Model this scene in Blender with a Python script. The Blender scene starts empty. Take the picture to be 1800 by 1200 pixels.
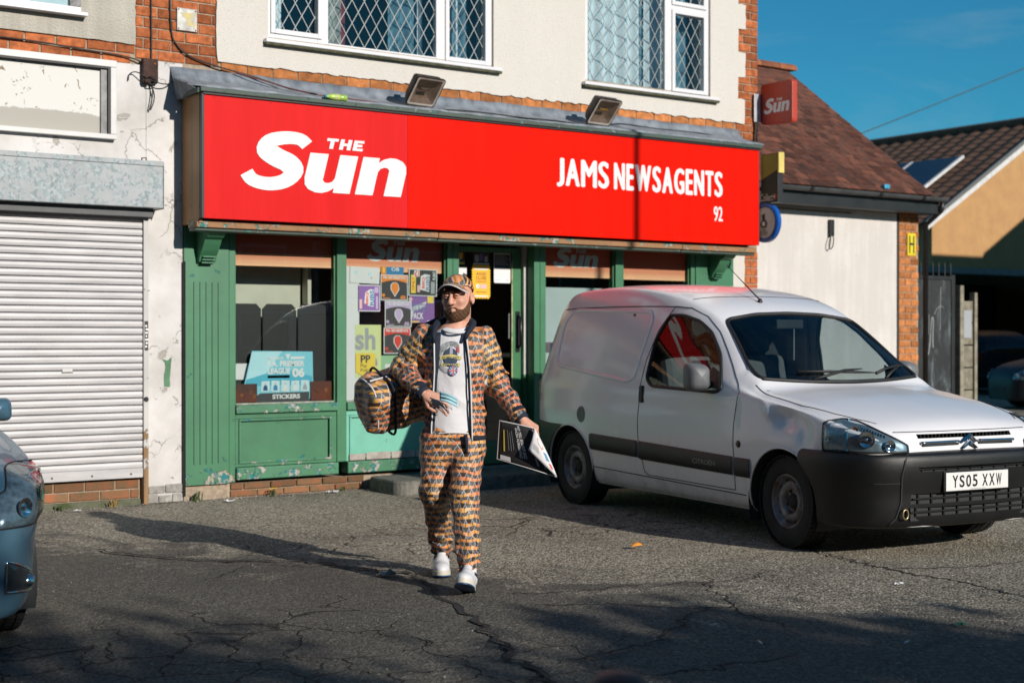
import bpy, bmesh, math, random
import numpy as np
from mathutils import Vector, Matrix
from mathutils.bvhtree import BVHTree

SC = bpy.context.scene
COL = SC.collection
R = math.radians
random.seed(7)

# ------------------------------------------------------------------ camera, sky, sun, exposure
cam_d = bpy.data.cameras.new('camera')
cam = bpy.data.objects.new('camera', cam_d)
COL.objects.link(cam)
cam.location = (-4.475, -11.363, 1.38)
cam.rotation_euler = (R(90 - 0.229), 0, R(-34.555))
cam_d.sensor_width = 36.0
cam_d.lens = 50.0
cam_d.clip_start = 0.05
cam_d.clip_end = 2000
cam_d.dof.use_dof = True
cam_d.dof.focus_distance = 8.1
cam_d.dof.aperture_fstop = 2.7
SC.camera = cam

SUN_EL = R(21.5)
SUN_TO = Vector((0.15, -0.99, 0)).normalized() * math.cos(SUN_EL) + Vector((0, 0, math.sin(SUN_EL)))
world = bpy.data.worlds.new('World')
SC.world = world
world.use_nodes = True
wn = world.node_tree
wn.nodes.clear()
w_out = wn.nodes.new('ShaderNodeOutputWorld')
w_bg = wn.nodes.new('ShaderNodeBackground')
w_sky = wn.nodes.new('ShaderNodeTexSky')
w_sky.sky_type = 'NISHITA'
w_sky.sun_disc = False
w_sky.sun_elevation = SUN_EL
w_sky.sun_rotation = math.atan2(SUN_TO.x, SUN_TO.y)
w_sky.air_density = 1.0
w_sky.dust_density = 0.15
w_sky.ozone_density = 2.0
w_mul = wn.nodes.new('ShaderNodeMix')
w_mul.data_type = 'RGBA'
w_mul.blend_type = 'MULTIPLY'
w_mul.inputs[0].default_value = 1.0
w_mul.inputs[7].default_value = (0.24, 1.10, 1.40, 1)
wn.links.new(w_sky.outputs[0], w_mul.inputs[6])
# faint high wisps of cloud
w_tc = wn.nodes.new('ShaderNodeTexCoord')
w_map = wn.nodes.new('ShaderNodeMapping')
w_map.inputs['Scale'].default_value = (2.0, 2.0, 7.0)
w_map.inputs['Location'].default_value = (1.3, 0.4, 2.0)
w_no = wn.nodes.new('ShaderNodeTexNoise')
w_no.inputs['Scale'].default_value = 2.2
w_no.inputs['Detail'].default_value = 7
w_no.inputs['Roughness'].default_value = 0.62
w_no.inputs['Distortion'].default_value = 0.8
w_rp = wn.nodes.new('ShaderNodeValToRGB')
w_rp.color_ramp.elements[0].position = 0.50
w_rp.color_ramp.elements[1].position = 0.80
w_rp.color_ramp.elements[1].color = (0.30, 0.30, 0.30, 1)
w_mx = wn.nodes.new('ShaderNodeMix')
w_mx.data_type = 'RGBA'
w_mx.inputs[7].default_value = (6.5, 7.5, 7.6, 1)
wn.links.new(w_tc.outputs['Generated'], w_map.inputs[0])
wn.links.new(w_map.outputs[0], w_no.inputs['Vector'])
wn.links.new(w_no.outputs[0], w_rp.inputs[0])
wn.links.new(w_rp.outputs[0], w_mx.inputs[0])
wn.links.new(w_mul.outputs[2], w_mx.inputs[6])
wn.links.new(w_mx.outputs[2], w_bg.inputs[0])
w_bg.inputs[1].default_value = 0.063
wn.links.new(w_bg.outputs[0], w_out.inputs[0])

sun_d = bpy.data.lights.new('sun', 'SUN')
sun_d.energy = 4.8
sun_d.angle = R(0.53)
sun_d.color = (1.0, 0.925, 0.83)
sun = bpy.data.objects.new('sun', sun_d)
COL.objects.link(sun)
sun.rotation_euler = SUN_TO.to_track_quat('Z', 'Y').to_euler()
sun.location = (10, -60, 30)

SC.view_settings.view_transform = 'Standard'
SC.view_settings.look = 'None'
SC.view_settings.exposure = 0.0
SC.view_settings.gamma = 1.0
SC.view_settings.use_curve_mapping = False
SC.cycles.max_bounces = 5
SC.cycles.diffuse_bounces = 2
SC.cycles.glossy_bounces = 3
SC.cycles.caustics_reflective = False
SC.cycles.caustics_refractive = False
SC.cycles.transparent_max_bounces = 10

# ------------------------------------------------------------------ scene helpers
def world_of(o):
    if o.parent:
        return world_of(o.parent) @ o.matrix_parent_inverse @ o.matrix_basis
    return o.matrix_basis.copy()

def setparent(o, p, local=False):
    o.parent = p
    if not local:
        o.matrix_parent_inverse = world_of(p).inverted()

def tag(o, label, cat, group=None):
    o['label'] = label
    o['category'] = cat
    if group:
        o['group'] = group
    return o

def struct(o):
    o['kind'] = 'structure'
    return o

def thing(name, label, cat, loc=(0, 0, 0), rz=0.0, group=None):
    o = bpy.data.objects.new(name, None)
    o.empty_display_size = 0.2
    COL.objects.link(o)
    o.location = loc
    o.rotation_euler = (0, 0, rz)
    return tag(o, label, cat, group)

def link(name, me, parent=None, local=False, loc=None, rot=None):
    o = bpy.data.objects.new(name, me)
    COL.objects.link(o)
    if loc is not None:
        o.location = loc
    if rot is not None:
        o.rotation_euler = rot
    if parent is not None:
        setparent(o, parent, local)
    return o

class MB:
    """collects shapes, then builds one mesh object"""
    def __init__(s):
        s.v = []
        s.f = []
    def add(s, vs, fs):
        n = len(s.v)
        s.v.extend([tuple(p) for p in vs])
        s.f.extend([tuple(i + n for i in f) for f in fs])
        return s
    def box(s, x0, x1, y0, y1, z0, z1, m=None):
        vs = [(x0, y0, z0), (x1, y0, z0), (x1, y1, z0), (x0, y1, z0), (x0, y0, z1), (x1, y0, z1), (x1, y1, z1), (x0, y1, z1)]
        if m is not None:
            vs = [m @ Vector(p) for p in vs]
        return s.add(vs, [(0, 3, 2, 1), (4, 5, 6, 7), (0, 1, 5, 4), (1, 2, 6, 5), (2, 3, 7, 6), (3, 0, 4, 7)])
    def prism(s, poly, fn0, fn1):
        """poly: 2D points; fn0 / fn1 map (u, v) to the two 3D faces"""
        n = len(poly)
        vs = [fn0(*p) for p in poly] + [fn1(*p) for p in poly]
        fs = [tuple(range(n)), tuple(range(2 * n - 1, n - 1, -1))]
        fs += [(i, i + n, (i + 1) % n + n, (i + 1) % n) for i in range(n)]
        return s.add(vs, fs)
    def front(s, poly, y0, y1):
        """poly in (X, Z) extruded in Y from y0 (front) to y1"""
        return s.prism(poly, lambda a, b: (a, y0, b), lambda a, b: (a, y1, b))
    def tube(s, pts, r, n=8, caps=True, closed=False):
        pts = [Vector(p) for p in pts]
        k = len(pts)
        rs = r if isinstance(r, (list, tuple)) else [r] * k
        rings = []
        prev = None
        for i, p in enumerate(pts):
            a = pts[i - 1] if (i > 0 or closed) else p
            b = pts[(i + 1) % k] if (i < k - 1 or closed) else p
            t = (b - a).normalized()
            if prev is None:
                up = Vector((0, 0, 1)) if abs(t.z) < 0.9 else Vector((1, 0, 0))
                nrm = t.cross(up).normalized()
            else:
                nrm = prev - t * prev.dot(t)
                nrm = nrm.normalized() if nrm.length > 1e-6 else t.orthogonal().normalized()
            prev = nrm
            bi = t.cross(nrm)
            rings.append([p + (nrm * math.cos(2 * math.pi * j / n) + bi * math.sin(2 * math.pi * j / n)) * rs[i] for j in range(n)])
        vs = [q for ring in rings for q in ring]
        fs = []
        for i in range(k if closed else k - 1):
            i2 = (i + 1) % k
            for j in range(n):
                fs.append((i * n + j, i * n + (j + 1) % n, i2 * n + (j + 1) % n, i2 * n + j))
        if caps and not closed:
            fs.append(tuple(range(n - 1, -1, -1)))
            fs.append(tuple((k - 1) * n + j for j in range(n)))
        return s.add(vs, fs)
    def lathe(s, prof, n=24, m=None):
        """prof: (radius, height) pairs round local Z"""
        vs = []
        for r_, z_ in prof:
            for j in range(n):
                a = 2 * math.pi * j / n
                p = Vector((r_ * math.cos(a), r_ * math.sin(a), z_))
                vs.append(m @ p if m is not None else p)
        fs = []
        for i in range(len(prof) - 1):
            for j in range(n):
                fs.append((i * n + j, i * n + (j + 1) % n, (i + 1) * n + (j + 1) % n, (i + 1) * n + j))
        return s.add(vs, fs)
    def grid(s, P, closed_u=False):
        """P[i][j] -> 3D points"""
        nu, nv = len(P), len(P[0])
        vs = [p for row in P for p in row]
        fs = []
        for i in range(nu if closed_u else nu - 1):
            for j in range(nv - 1):
                i2 = (i + 1) % nu
                fs.append((i * nv + j, i2 * nv + j, i2 * nv + j + 1, i * nv + j + 1))
        return s.add(vs, fs)
    def mesh(s, name, mat_=None, smooth=False):
        me = bpy.data.meshes.new(name)
        me.from_pydata(s.v, [], s.f)
        me.validate()
        if mat_:
            me.materials.append(mat_)
        if smooth:
            me.polygons.foreach_set('use_smooth', [True] * len(me.polygons))
        return me
    def build(s, name, mat_, parent=None, smooth=False, bev=0.0, local=False, fix=True, solid=0.0, auto=None):
        me = s.mesh(name, mat_, smooth)
        if fix:
            bm = bmesh.new()
            bm.from_mesh(me)
            bmesh.ops.recalc_face_normals(bm, faces=bm.faces)
            bm.to_mesh(me)
            bm.free()
        if auto is not None:
            me.set_sharp_from_angle(angle=R(auto))
        o = link(name, me, parent, local)
        if solid:
            md = o.modifiers.new('solidify', 'SOLIDIFY')
            md.thickness = solid
            md.offset = -1
        if bev:
            md = o.modifiers.new('bevel', 'BEVEL')
            md.width = bev
            md.segments = 2
            md.limit_method = 'ANGLE'
            md.angle_limit = R(40)
        return o

def box(name, mat_, parent, x0, x1, y0, y1, z0, z1, bev=0.0, local=False):
    return MB().box(x0, x1, y0, y1, z0, z1).build(name, mat_, parent, bev=bev, local=local)

def crom(pts, k=6, closed=False):
    """Catmull-Rom through points"""
    P = [np.array(p, float) for p in pts]
    n = len(P)
    out = []
    for i in range(n if closed else n - 1):
        if closed:
            p0, p1, p2, p3 = P[i - 1], P[i], P[(i + 1) % n], P[(i + 2) % n]
        else:
            p0, p1, p2, p3 = P[max(i - 1, 0)], P[i], P[i + 1], P[min(i + 2, n - 1)]
        for j in range(k):
            t = j / k
            out.append(0.5 * ((2 * p1) + (p2 - p0) * t + (2 * p0 - 5 * p1 + 4 * p2 - p3) * t * t + (3 * p1 - p0 - 3 * p2 + p3) * t ** 3))
    if not closed:
        out.append(P[-1])
    return [tuple(q) for q in out]

def rounded(poly, r=0.05, k=4):
    """round the corners of a 2D polygon"""
    out = []
    n = len(poly)
    for i in range(n):
        p = Vector(poly[i]); a = Vector(poly[i - 1]); b = Vector(poly[(i + 1) % n])
        rr = min(r, (a - p).length * 0.45, (b - p).length * 0.45)
        p0 = p + (a - p).normalized() * rr
        p2 = p + (b - p).normalized() * rr
        for j in range(k + 1):
            t = j / k
            out.append(tuple(p0 * (1 - t) ** 2 + p * 2 * t * (1 - t) + p2 * t * t))
    return out

def arc(cx, cy, r, a0, a1, n=12, ry=None):
    ry = r if ry is None else ry
    return [(cx + r * math.cos(R(a0 + (a1 - a0) * i / n)), cy + ry * math.sin(R(a0 + (a1 - a0) * i / n))) for i in range(n + 1)]

# ------------------------------------------------------------------ lettering
_tc = {}
def text_shape(s, bold=0.0, shear=0.0):
    key = (s, bold, shear)
    if key in _tc:
        return _tc[key]
    cu = bpy.data.curves.new('lettering', 'FONT')
    cu.body = s
    cu.offset = bold
    cu.shear = shear
    cu.resolution_u = 4
    o = bpy.data.objects.new('lettering', cu)
    COL.objects.link(o)
    me = bpy.data.meshes.new_from_object(o)
    v = [(p.co.x, p.co.y) for p in me.vertices]
    f = [tuple(p.vertices) for p in me.polygons]
    bpy.data.objects.remove(o)
    bpy.data.curves.remove(cu)
    bpy.data.meshes.remove(me)
    xs = [p[0] for p in v]; ys = [p[1] for p in v]
    x0, x1, y0, y1 = min(xs), max(xs), min(ys), max(ys)
    v = [((x - x0) / (x1 - x0), (y - y0) / (y1 - y0)) for x, y in v]
    _tc[key] = (v, f, (x1 - x0) / (y1 - y0))
    return _tc[key]

class Plane:
    """a printed surface: origin, unit axes u (right) and v (up), w points at the viewer"""
    def __init__(s, o, u, v):
        s.o = Vector(o); s.u = Vector(u).normalized(); s.v = Vector(v).normalized(); s.w = s.u.cross(s.v)
    def __call__(s, a, b, c=0.0):
        return s.o + s.u * a + s.v * b + s.w * c

def lettering(name, txt, pl, a0, b0, a1, b1, mat_, parent, off=0.0015, bold=0.0, shear=0.0, rot=0, local=False):
    v, f, _ = text_shape(txt, bold, shear)
    mb = MB()
    def mp(x, y):
        if rot == 90:
            x, y = 1 - y, x
        elif rot == -90:
            x, y = y, 1 - x
        return pl(a0 + (a1 - a0) * x, b0 + (b1 - b0) * y, off)
    mb.add([mp(x, y) for x, y in v], f)
    return mb.build(name, mat_, parent, local=local, fix=False)

def print_poly(name, pl, poly, mat_, parent, off=0.001, local=False):
    n = len(poly)
    return MB().add([pl(a, b, off) for a, b in poly], [tuple(range(n))]).build(name, mat_, parent, local=local, fix=False)

def print_rect(name, pl, a0, b0, a1, b1, mat_, parent, off=0.001, local=False):
    return print_poly(name, pl, [(a0, b0), (a1, b0), (a1, b1), (a0, b1)], mat_, parent, off, local)

def logo_shapes():
    """heavy italic S u n and a small THE over it, in a unit box about 1.0 high"""
    def stroke(path, w):
        L = []; Rr = []
        P = [Vector(p) for p in path]
        for i, p in enumerate(P):
            t = (P[min(i + 1, len(P) - 1)] - P[max(i - 1, 0)]).normalized()
            nrm = Vector((-t.y, t.x))
            wi = w[i] if isinstance(w, list) else w
            L.append(p + nrm * wi / 2); Rr.append(p - nrm * wi / 2)
        return [tuple(q) for q in L] + [tuple(q) for q in reversed(Rr)]
    shapes = []
    ctr = crom([(0.84, 0.83), (0.70, 0.925), (0.47, 0.93), (0.25, 0.85), (0.22, 0.70), (0.40, 0.575), (0.62, 0.475), (0.73, 0.33), (0.62, 0.16), (0.38, 0.09), (0.13, 0.14), (0.0, 0.27)], 4)
    n = len(ctr)
    wd = [0.20 + 0.12 * math.sin(math.pi * i / (n - 1)) ** 2 for i in range(n)]
    shapes.append(stroke(ctr, wd))
    xh = 0.70
    u = [(0.0, xh), (0.30, xh), (0.30, 0.28)] + [(0.30, 0.22), (0.34, 0.175), (0.40, 0.17), (0.46, 0.20), (0.49, 0.26)] + [(0.49, xh), (0.79, xh), (0.79, 0.0), (0.51, 0.0), (0.51, 0.09), (0.43, 0.02), (0.33, -0.015), (0.22, -0.01), (0.10, 0.04), (0.03, 0.12), (0.0, 0.24)]
    shapes.append([(0.92 + x, y) for x, y in u])
    shapes.append([(1.80 + 0.79 - x, xh - y) for x, y in u])
    T = [(0, 1), (.9, 1), (.9, .74), (.6, .74), (.6, 0), (.3, 0), (.3, .74), (0, .74)]
    H = [(0, 1), (.3, 1), (.3, .62), (.6, .62), (.6, 1), (.9, 1), (.9, 0), (.6, 0), (.6, .38), (.3, .38), (.3, 0), (0, 0)]
    E_ = [(0, 1), (.8, 1), (.8, .76), (.3, .76), (.3, .62), (.7, .62), (.7, .38), (.3, .38), (.3, .24), (.8, .24), (.8, 0), (0, 0)]
    for k, g in enumerate((T, H, E_)):
        shapes.append([(1.14 + k * 0.225 + x * 0.21, 0.80 + y * 0.19) for x, y in g])
    sh = 0.21
    out = [[(x + sh * y, y) for x, y in s_] for s_ in shapes]
    xs = [p[0] for s_ in out for p in s_]; ys = [p[1] for s_ in out for p in s_]
    x0, x1, y0, y1 = min(xs), max(xs), min(ys), max(ys)
    return [[((x - x0) / (x1 - x0), (y - y0) / (y1 - y0)) for x, y in s_] for s_ in out]
LOGO = logo_shapes()

def masthead(pl, a0, b0, a1, b1, mat_, parent, off=0.002, thick=0.0, local=False):
    mb = MB()
    for s_ in LOGO:
        pts = [(a0 + (a1 - a0) * x, b0 + (b1 - b0) * y) for x, y in s_]
        if thick:
            mb.prism(pts, lambda a, b: pl(a, b, off + thick), lambda a, b: pl(a, b, off))
        else:
            mb.add([pl(a, b, off) for a, b in pts], [tuple(range(len(pts)))])
    return mb.build('masthead_lettering', mat_, parent, local=local, fix=bool(thick))

# ------------------------------------------------------------------ materials
_mats = {}
def nd(nt, t, **kw):
    n = nt.nodes.new(t)
    for k, v in kw.items():
        setattr(n, k, v)
    return n

def new_mat(name):
    m = bpy.data.materials.new(name)
    m.use_nodes = True
    nt = m.node_tree
    return m, nt, nt.nodes['Principled BSDF']

def c4(c):
    return (c[0], c[1], c[2], 1.0)

def noise(nt, scale, detail=4.0, rough=0.6, vec=None, dist=0.0):
    n = nd(nt, 'ShaderNodeTexNoise')
    n.inputs['Scale'].default_value = scale
    n.inputs['Detail'].default_value = detail
    n.inputs['Roughness'].default_value = rough
    n.inputs['Distortion'].default_value = dist
    if vec is not None:
        nt.links.new(vec, n.inputs['Vector'])
    return n

def ramp(nt, fac, stops, mode='LINEAR'):
    r_ = nd(nt, 'ShaderNodeValToRGB')
    el = r_.color_ramp.elements
    r_.color_ramp.interpolation = mode
    while len(el) < len(stops):
        el.new(0.5)
    for e, (p, c) in zip(el, stops):
        e.position = p
        e.color = c4(c) if len(c) == 3 else c
    nt.links.new(fac, r_.inputs[0])
    return r_

def mixc(nt, fac, a, b, mode='MIX'):
    m = nd(nt, 'ShaderNodeMix', data_type='RGBA', blend_type=mode)
    for sock, val in ((m.inputs[0], fac), (m.inputs[6], a), (m.inputs[7], b)):
        if isinstance(val, bpy.types.NodeSocket):
            nt.links.new(val, sock)
        elif isinstance(val, (int, float)):
            sock.default_value = val
        else:
            sock.default_value = c4(val)
    return m.outputs[2]

def mth(nt, op, a, b=None, c=None):
    m = nd(nt, 'ShaderNodeMath', operation=op)
    for i, val in enumerate((a, b, c)):
        if val is None:
            continue
        if isinstance(val, bpy.types.NodeSocket):
            nt.links.new(val, m.inputs[i])
        else:
            m.inputs[i].default_value = val
    return m.outputs[0]

def add_bump(nt, b, height, dist=0.01, strength=1.0):
    bp = nd(nt, 'ShaderNodeBump')
    bp.inputs['Distance'].default_value = dist
    bp.inputs['Strength'].default_value = strength
    nt.links.new(height, bp.inputs['Height'])
    nt.links.new(bp.outputs[0], b.inputs['Normal'])

def mat(name, col, rough=0.6, metal=0.0, var=0.12, scale=6.0, col2=None, bump=0.0, bscale=80.0, spec=0.5, coat=0.0, rnd=0.0, stretch=None):
    """plain surface with colour variation and fine relief"""
    if name in _mats:
        return _mats[name]
    m, nt, b = new_mat(name)
    tc = nd(nt, 'ShaderNodeTexCoord')
    vec = tc.outputs['Object']
    if stretch:
        mp = nd(nt, 'ShaderNodeMapping')
        mp.inputs['Scale'].default_value = stretch
        nt.links.new(vec, mp.inputs[0])
        vec = mp.outputs[0]
    if rnd:
        oi = nd(nt, 'ShaderNodeObjectInfo')
        va = nd(nt, 'ShaderNodeVectorMath', operation='ADD')
        cx = nd(nt, 'ShaderNodeCombineXYZ')
        k = mth(nt, 'MULTIPLY', oi.outputs['Random'], 37.0)
        nt.links.new(k, cx.inputs[0]); nt.links.new(k, cx.inputs[2])
        nt.links.new(vec, va.inputs[0]); nt.links.new(cx.outputs[0], va.inputs[1])
        vec = va.outputs[0]
    n = noise(nt, scale, 5, 0.62, vec)
    c2 = col2 if col2 else tuple(max(0, c * (1 - var * 2.2)) for c in col)
    r_ = ramp(nt, n.outputs[0], [(0.32, c2), (0.68, col)])
    out = r_.outputs[0]
    if rnd:
        hv = nd(nt, 'ShaderNodeHueSaturation')
        nt.links.new(out, hv.inputs['Color'])
        nt.links.new(mth(nt, 'MULTIPLY_ADD', oi.outputs['Random'], rnd, 1 - rnd / 2), hv.inputs['Value'])
        out = hv.outputs[0]
    nt.links.new(out, b.inputs['Base Color'])
    b.inputs['Roughness'].default_value = rough
    b.inputs['Metallic'].default_value = metal
    b.inputs['Specular IOR Level'].default_value = spec
    if coat:
        b.inputs['Coat Weight'].default_value = coat
        b.inputs['Coat Roughness'].default_value = 0.06
    if bump:
        n2 = noise(nt, bscale, 4, 0.6, vec)
        add_bump(nt, b, n2.outputs[0], bump)
    _mats[name] = m
    return m

def glass_mat(name, tint=(0.8, 0.85, 0.85), refl=1.0, rough=0.0, base=None):
    if name in _mats:
        return _mats[name]
    m = bpy.data.materials.new(name)
    m.use_nodes = True
    nt = m.node_tree
    nt.nodes.clear()
    o = nd(nt, 'ShaderNodeOutputMaterial')
    tr = nd(nt, 'ShaderNodeBsdfTransparent')
    tr.inputs[0].default_value = c4(tint)
    gl = nd(nt, 'ShaderNodeBsdfGlossy')
    gl.inputs['Roughness'].default_value = rough
    fr = nd(nt, 'ShaderNodeFresnel')
    ge = nd(nt, 'ShaderNodeNewGeometry')
    nt.links.new(mth(nt, 'MULTIPLY_ADD', ge.outputs['Backfacing'], 1 / 1.5 - 1.5, 1.5), fr.inputs[0])
    mx = nd(nt, 'ShaderNodeMixShader')
    nt.links.new(mth(nt, 'MULTIPLY', fr.outputs[0], refl), mx.inputs[0])
    nt.links.new(tr.outputs[0], mx.inputs[1])
    nt.links.new(gl.outputs[0], mx.inputs[2])
    nt.links.new(mx.outputs[0], o.inputs[0])
    _mats[name] = m
    return m

def peel_mat(name, paint, under, third=None, amount=0.42, scale=7.0, rough=0.5, low=None, bump=0.004):
    """weathered paint: chips show the coat or wood below; chips grow towards height `low` and beneath"""
    m, nt, b = new_mat(name)
    tc = nd(nt, 'ShaderNodeTexCoord')
    vec = tc.outputs['Object']
    n1 = noise(nt, scale, 8, 0.68, vec, 0.4)
    fac = n1.outputs[0]
    if low is not None:
        sx = nd(nt, 'ShaderNodeSeparateXYZ')
        nt.links.new(vec, sx.inputs[0])
        mr = nd(nt, 'ShaderNodeMapRange')
        mr.inputs[1].default_value = low[0]; mr.inputs[2].default_value = low[1]
        mr.inputs[3].default_value = low[2]; mr.inputs[4].default_value = 0.0
        nt.links.new(sx.outputs[2], mr.inputs[0])
        fac = mth(nt, 'SUBTRACT', fac, mr.outputs[0])
    mask = ramp(nt, fac, [(amount - 0.012, (0, 0, 0)), (amount + 0.012, (1, 1, 1))])
    n2 = noise(nt, 2.3, 4, 0.6, vec)
    pc = ramp(nt, n2.outputs[0], [(0.3, tuple(c * 0.72 for c in paint)), (0.7, paint)]).outputs[0]
    mp = nd(nt, 'ShaderNodeMapping')
    mp.inputs['Scale'].default_value = (40, 40, 3)
    nt.links.new(vec, mp.inputs[0])
    n3 = noise(nt, 1.0, 3, 0.6, mp.outputs[0])
    uc = ramp(nt, n3.outputs[0], [(0.35, tuple(c * 0.6 for c in under)), (0.65, under)]).outputs[0]
    if third:
        n4 = noise(nt, scale * 1.7, 4, 0.6, vec)
        k = ramp(nt, n4.outputs[0], [(0.50, (0, 0, 0)), (0.53, (1, 1, 1))])
        uc = mixc(nt, k.outputs[0], uc, third)
    nt.links.new(mixc(nt, mask.outputs[0], uc, pc), b.inputs['Base Color'])
    b.inputs['Roughness'].default_value = rough
    add_bump(nt, b, mask.outputs[0], bump, 0.8)
    return m

WHITE_PRINT = mat('white_print', (0.80, 0.79, 0.78), 0.5, var=0.02)
BLACK_PRINT = mat('black_print', (0.015, 0.015, 0.016), 0.5, var=0.05)
# ------------------------------------------------------------------ surface materials
def asphalt_mat():
    m, nt, b = new_mat('asphalt')
    vec = nd(nt, 'ShaderNodeTexCoord').outputs['Object']
    big = noise(nt, 0.55, 4, 0.62, vec, 0.3)
    fine = noise(nt, 95, 3, 0.7, vec)
    vor = nd(nt, 'ShaderNodeTexVoronoi')
    vor.inputs['Scale'].default_value = 75
    nt.links.new(vec, vor.inputs['Vector'])
    stone = ramp(nt, vor.outputs['Color'], [(0.22, (0.13, 0.122, 0.105)), (0.55, (0.34, 0.32, 0.28)), (0.90, (0.55, 0.52, 0.46)), (0.985, (0.95, 0.92, 0.85))])
    base = mixc(nt, 0.8, stone.outputs[0], ramp(nt, big.outputs[0], [(0.30, (0.20, 0.188, 0.165)), (0.50, (0.41, 0.382, 0.33)), (0.72, (0.54, 0.50, 0.425))]).outputs[0], 'OVERLAY')
    # older patched tarmac beside the car bay, with foreground tree shade painted in
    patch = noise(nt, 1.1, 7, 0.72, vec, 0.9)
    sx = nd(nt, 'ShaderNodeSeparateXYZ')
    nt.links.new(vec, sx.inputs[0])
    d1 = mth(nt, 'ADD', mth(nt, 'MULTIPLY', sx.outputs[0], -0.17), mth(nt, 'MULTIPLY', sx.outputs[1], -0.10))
    patch_shade = ramp(nt, mth(nt, 'ADD', patch.outputs[0], d1), [(0.90, (0, 0, 0)), (1.0, (1, 1, 1))])
    oil = noise(nt, 1.7, 3, 0.55, vec, 0.6)
    base = mixc(nt, ramp(nt, oil.outputs[0], [(0.66, (0, 0, 0)), (0.74, (0.55, 0.55, 0.55))]).outputs[0], base, (0.03, 0.029, 0.028))
    base = mixc(nt, mth(nt, 'MULTIPLY', patch_shade.outputs[0], 0.72), base, (0.055, 0.053, 0.050))
    # cracks
    wv = noise(nt, 2.2, 4, 0.6, vec)
    va = nd(nt, 'ShaderNodeVectorMath', operation='MULTIPLY_ADD')
    nt.links.new(wv.outputs['Color'], va.inputs[0])
    va.inputs[1].default_value = (0.45, 0.45, 0)
    nt.links.new(vec, va.inputs[2])
    def cracks(scale, width, lo, hi, seed):
        v2 = nd(nt, 'ShaderNodeTexVoronoi', feature='DISTANCE_TO_EDGE')
        v2.inputs['Scale'].default_value = scale
        mp = nd(nt, 'ShaderNodeMapping')
        mp.inputs['Location'].default_value = (seed, seed * 1.7, 0)
        nt.links.new(va.outputs[0], mp.inputs[0])
        nt.links.new(mp.outputs[0], v2.inputs['Vector'])
        msk = noise(nt, 0.42, 2, 0.5, mp.outputs[0])
        line = ramp(nt, v2.outputs['Distance'], [(0.0, (1, 1, 1)), (width, (0, 0, 0))])
        gate = ramp(nt, msk.outputs[0], [(lo, (0, 0, 0)), (hi, (1, 1, 1))])
        return mth(nt, 'MULTIPLY', line.outputs[0], gate.outputs[0])
    c1 = cracks(0.42, 0.0045, 0.56, 0.60, 3.1)
    c2 = cracks(2.4, 0.020, 0.57, 0.61, 9.4)
    cr = mth(nt, 'MAXIMUM', c1, c2)
    base = mixc(nt, mth(nt, 'MULTIPLY', cr, 0.85), base, (0.014, 0.013, 0.012))
    # pale scuffs
    sc = noise(nt, 5.0, 4, 0.75, vec, 1.0)
    sm = ramp(nt, sc.outputs[0], [(0.70, (0, 0, 0)), (0.78, (1, 1, 1))])
    base = mixc(nt, mth(nt, 'MULTIPLY', sm.outputs[0], 0.35), base, (0.30, 0.29, 0.27))
    nt.links.new(base, b.inputs['Base Color'])
    b.inputs['Roughness'].default_value = 0.93
    b.inputs['Specular IOR Level'].default_value = 0.25
    h = mth(nt, 'ADD', mth(nt, 'MULTIPLY', vor.outputs['Distance'], -0.9), mth(nt, 'MULTIPLY', fine.outputs[0], 0.6))
    h = mth(nt, 'SUBTRACT', h, mth(nt, 'MULTIPLY', cr, 3.0))
    add_bump(nt, b, h, 0.006, 1.0)
    return m

def render_mat(name, col, grain=70.0, depth=0.006, stain=(0.45, 0.42, 0.38), amt=0.25):
    m, nt, b = new_mat(name)
    vec = nd(nt, 'ShaderNodeTexCoord').outputs['Object']
    n1 = noise(nt, 0.9, 6, 0.65, vec)
    mp = nd(nt, 'ShaderNodeMapping')
    mp.inputs['Scale'].default_value = (7, 7, 0.6)
    nt.links.new(vec, mp.inputs[0])
    n2 = noise(nt, 1.0, 5, 0.7, mp.outputs[0])
    k = mth(nt, 'MULTIPLY', ramp(nt, mth(nt, 'MULTIPLY', n1.outputs[0], n2.outputs[0]), [(0.20, (1, 1, 1)), (0.36, (0, 0, 0))]).outputs[0], amt)
    g = noise(nt, grain, 3, 0.6, vec)
    c = mixc(nt, k, col, stain)
    c = mixc(nt, ramp(nt, g.outputs[0], [(0.30, (1, 1, 1)), (0.45, (0, 0, 0))]).outputs[0], c, tuple(x * 0.82 for x in col))
    nt.links.new(c, b.inputs['Base Color'])
    b.inputs['Roughness'].default_value = 0.9
    b.inputs['Specular IOR Level'].default_value = 0.2
    add_bump(nt, b, g.outputs[0], depth, 1.0)
    return m

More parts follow.
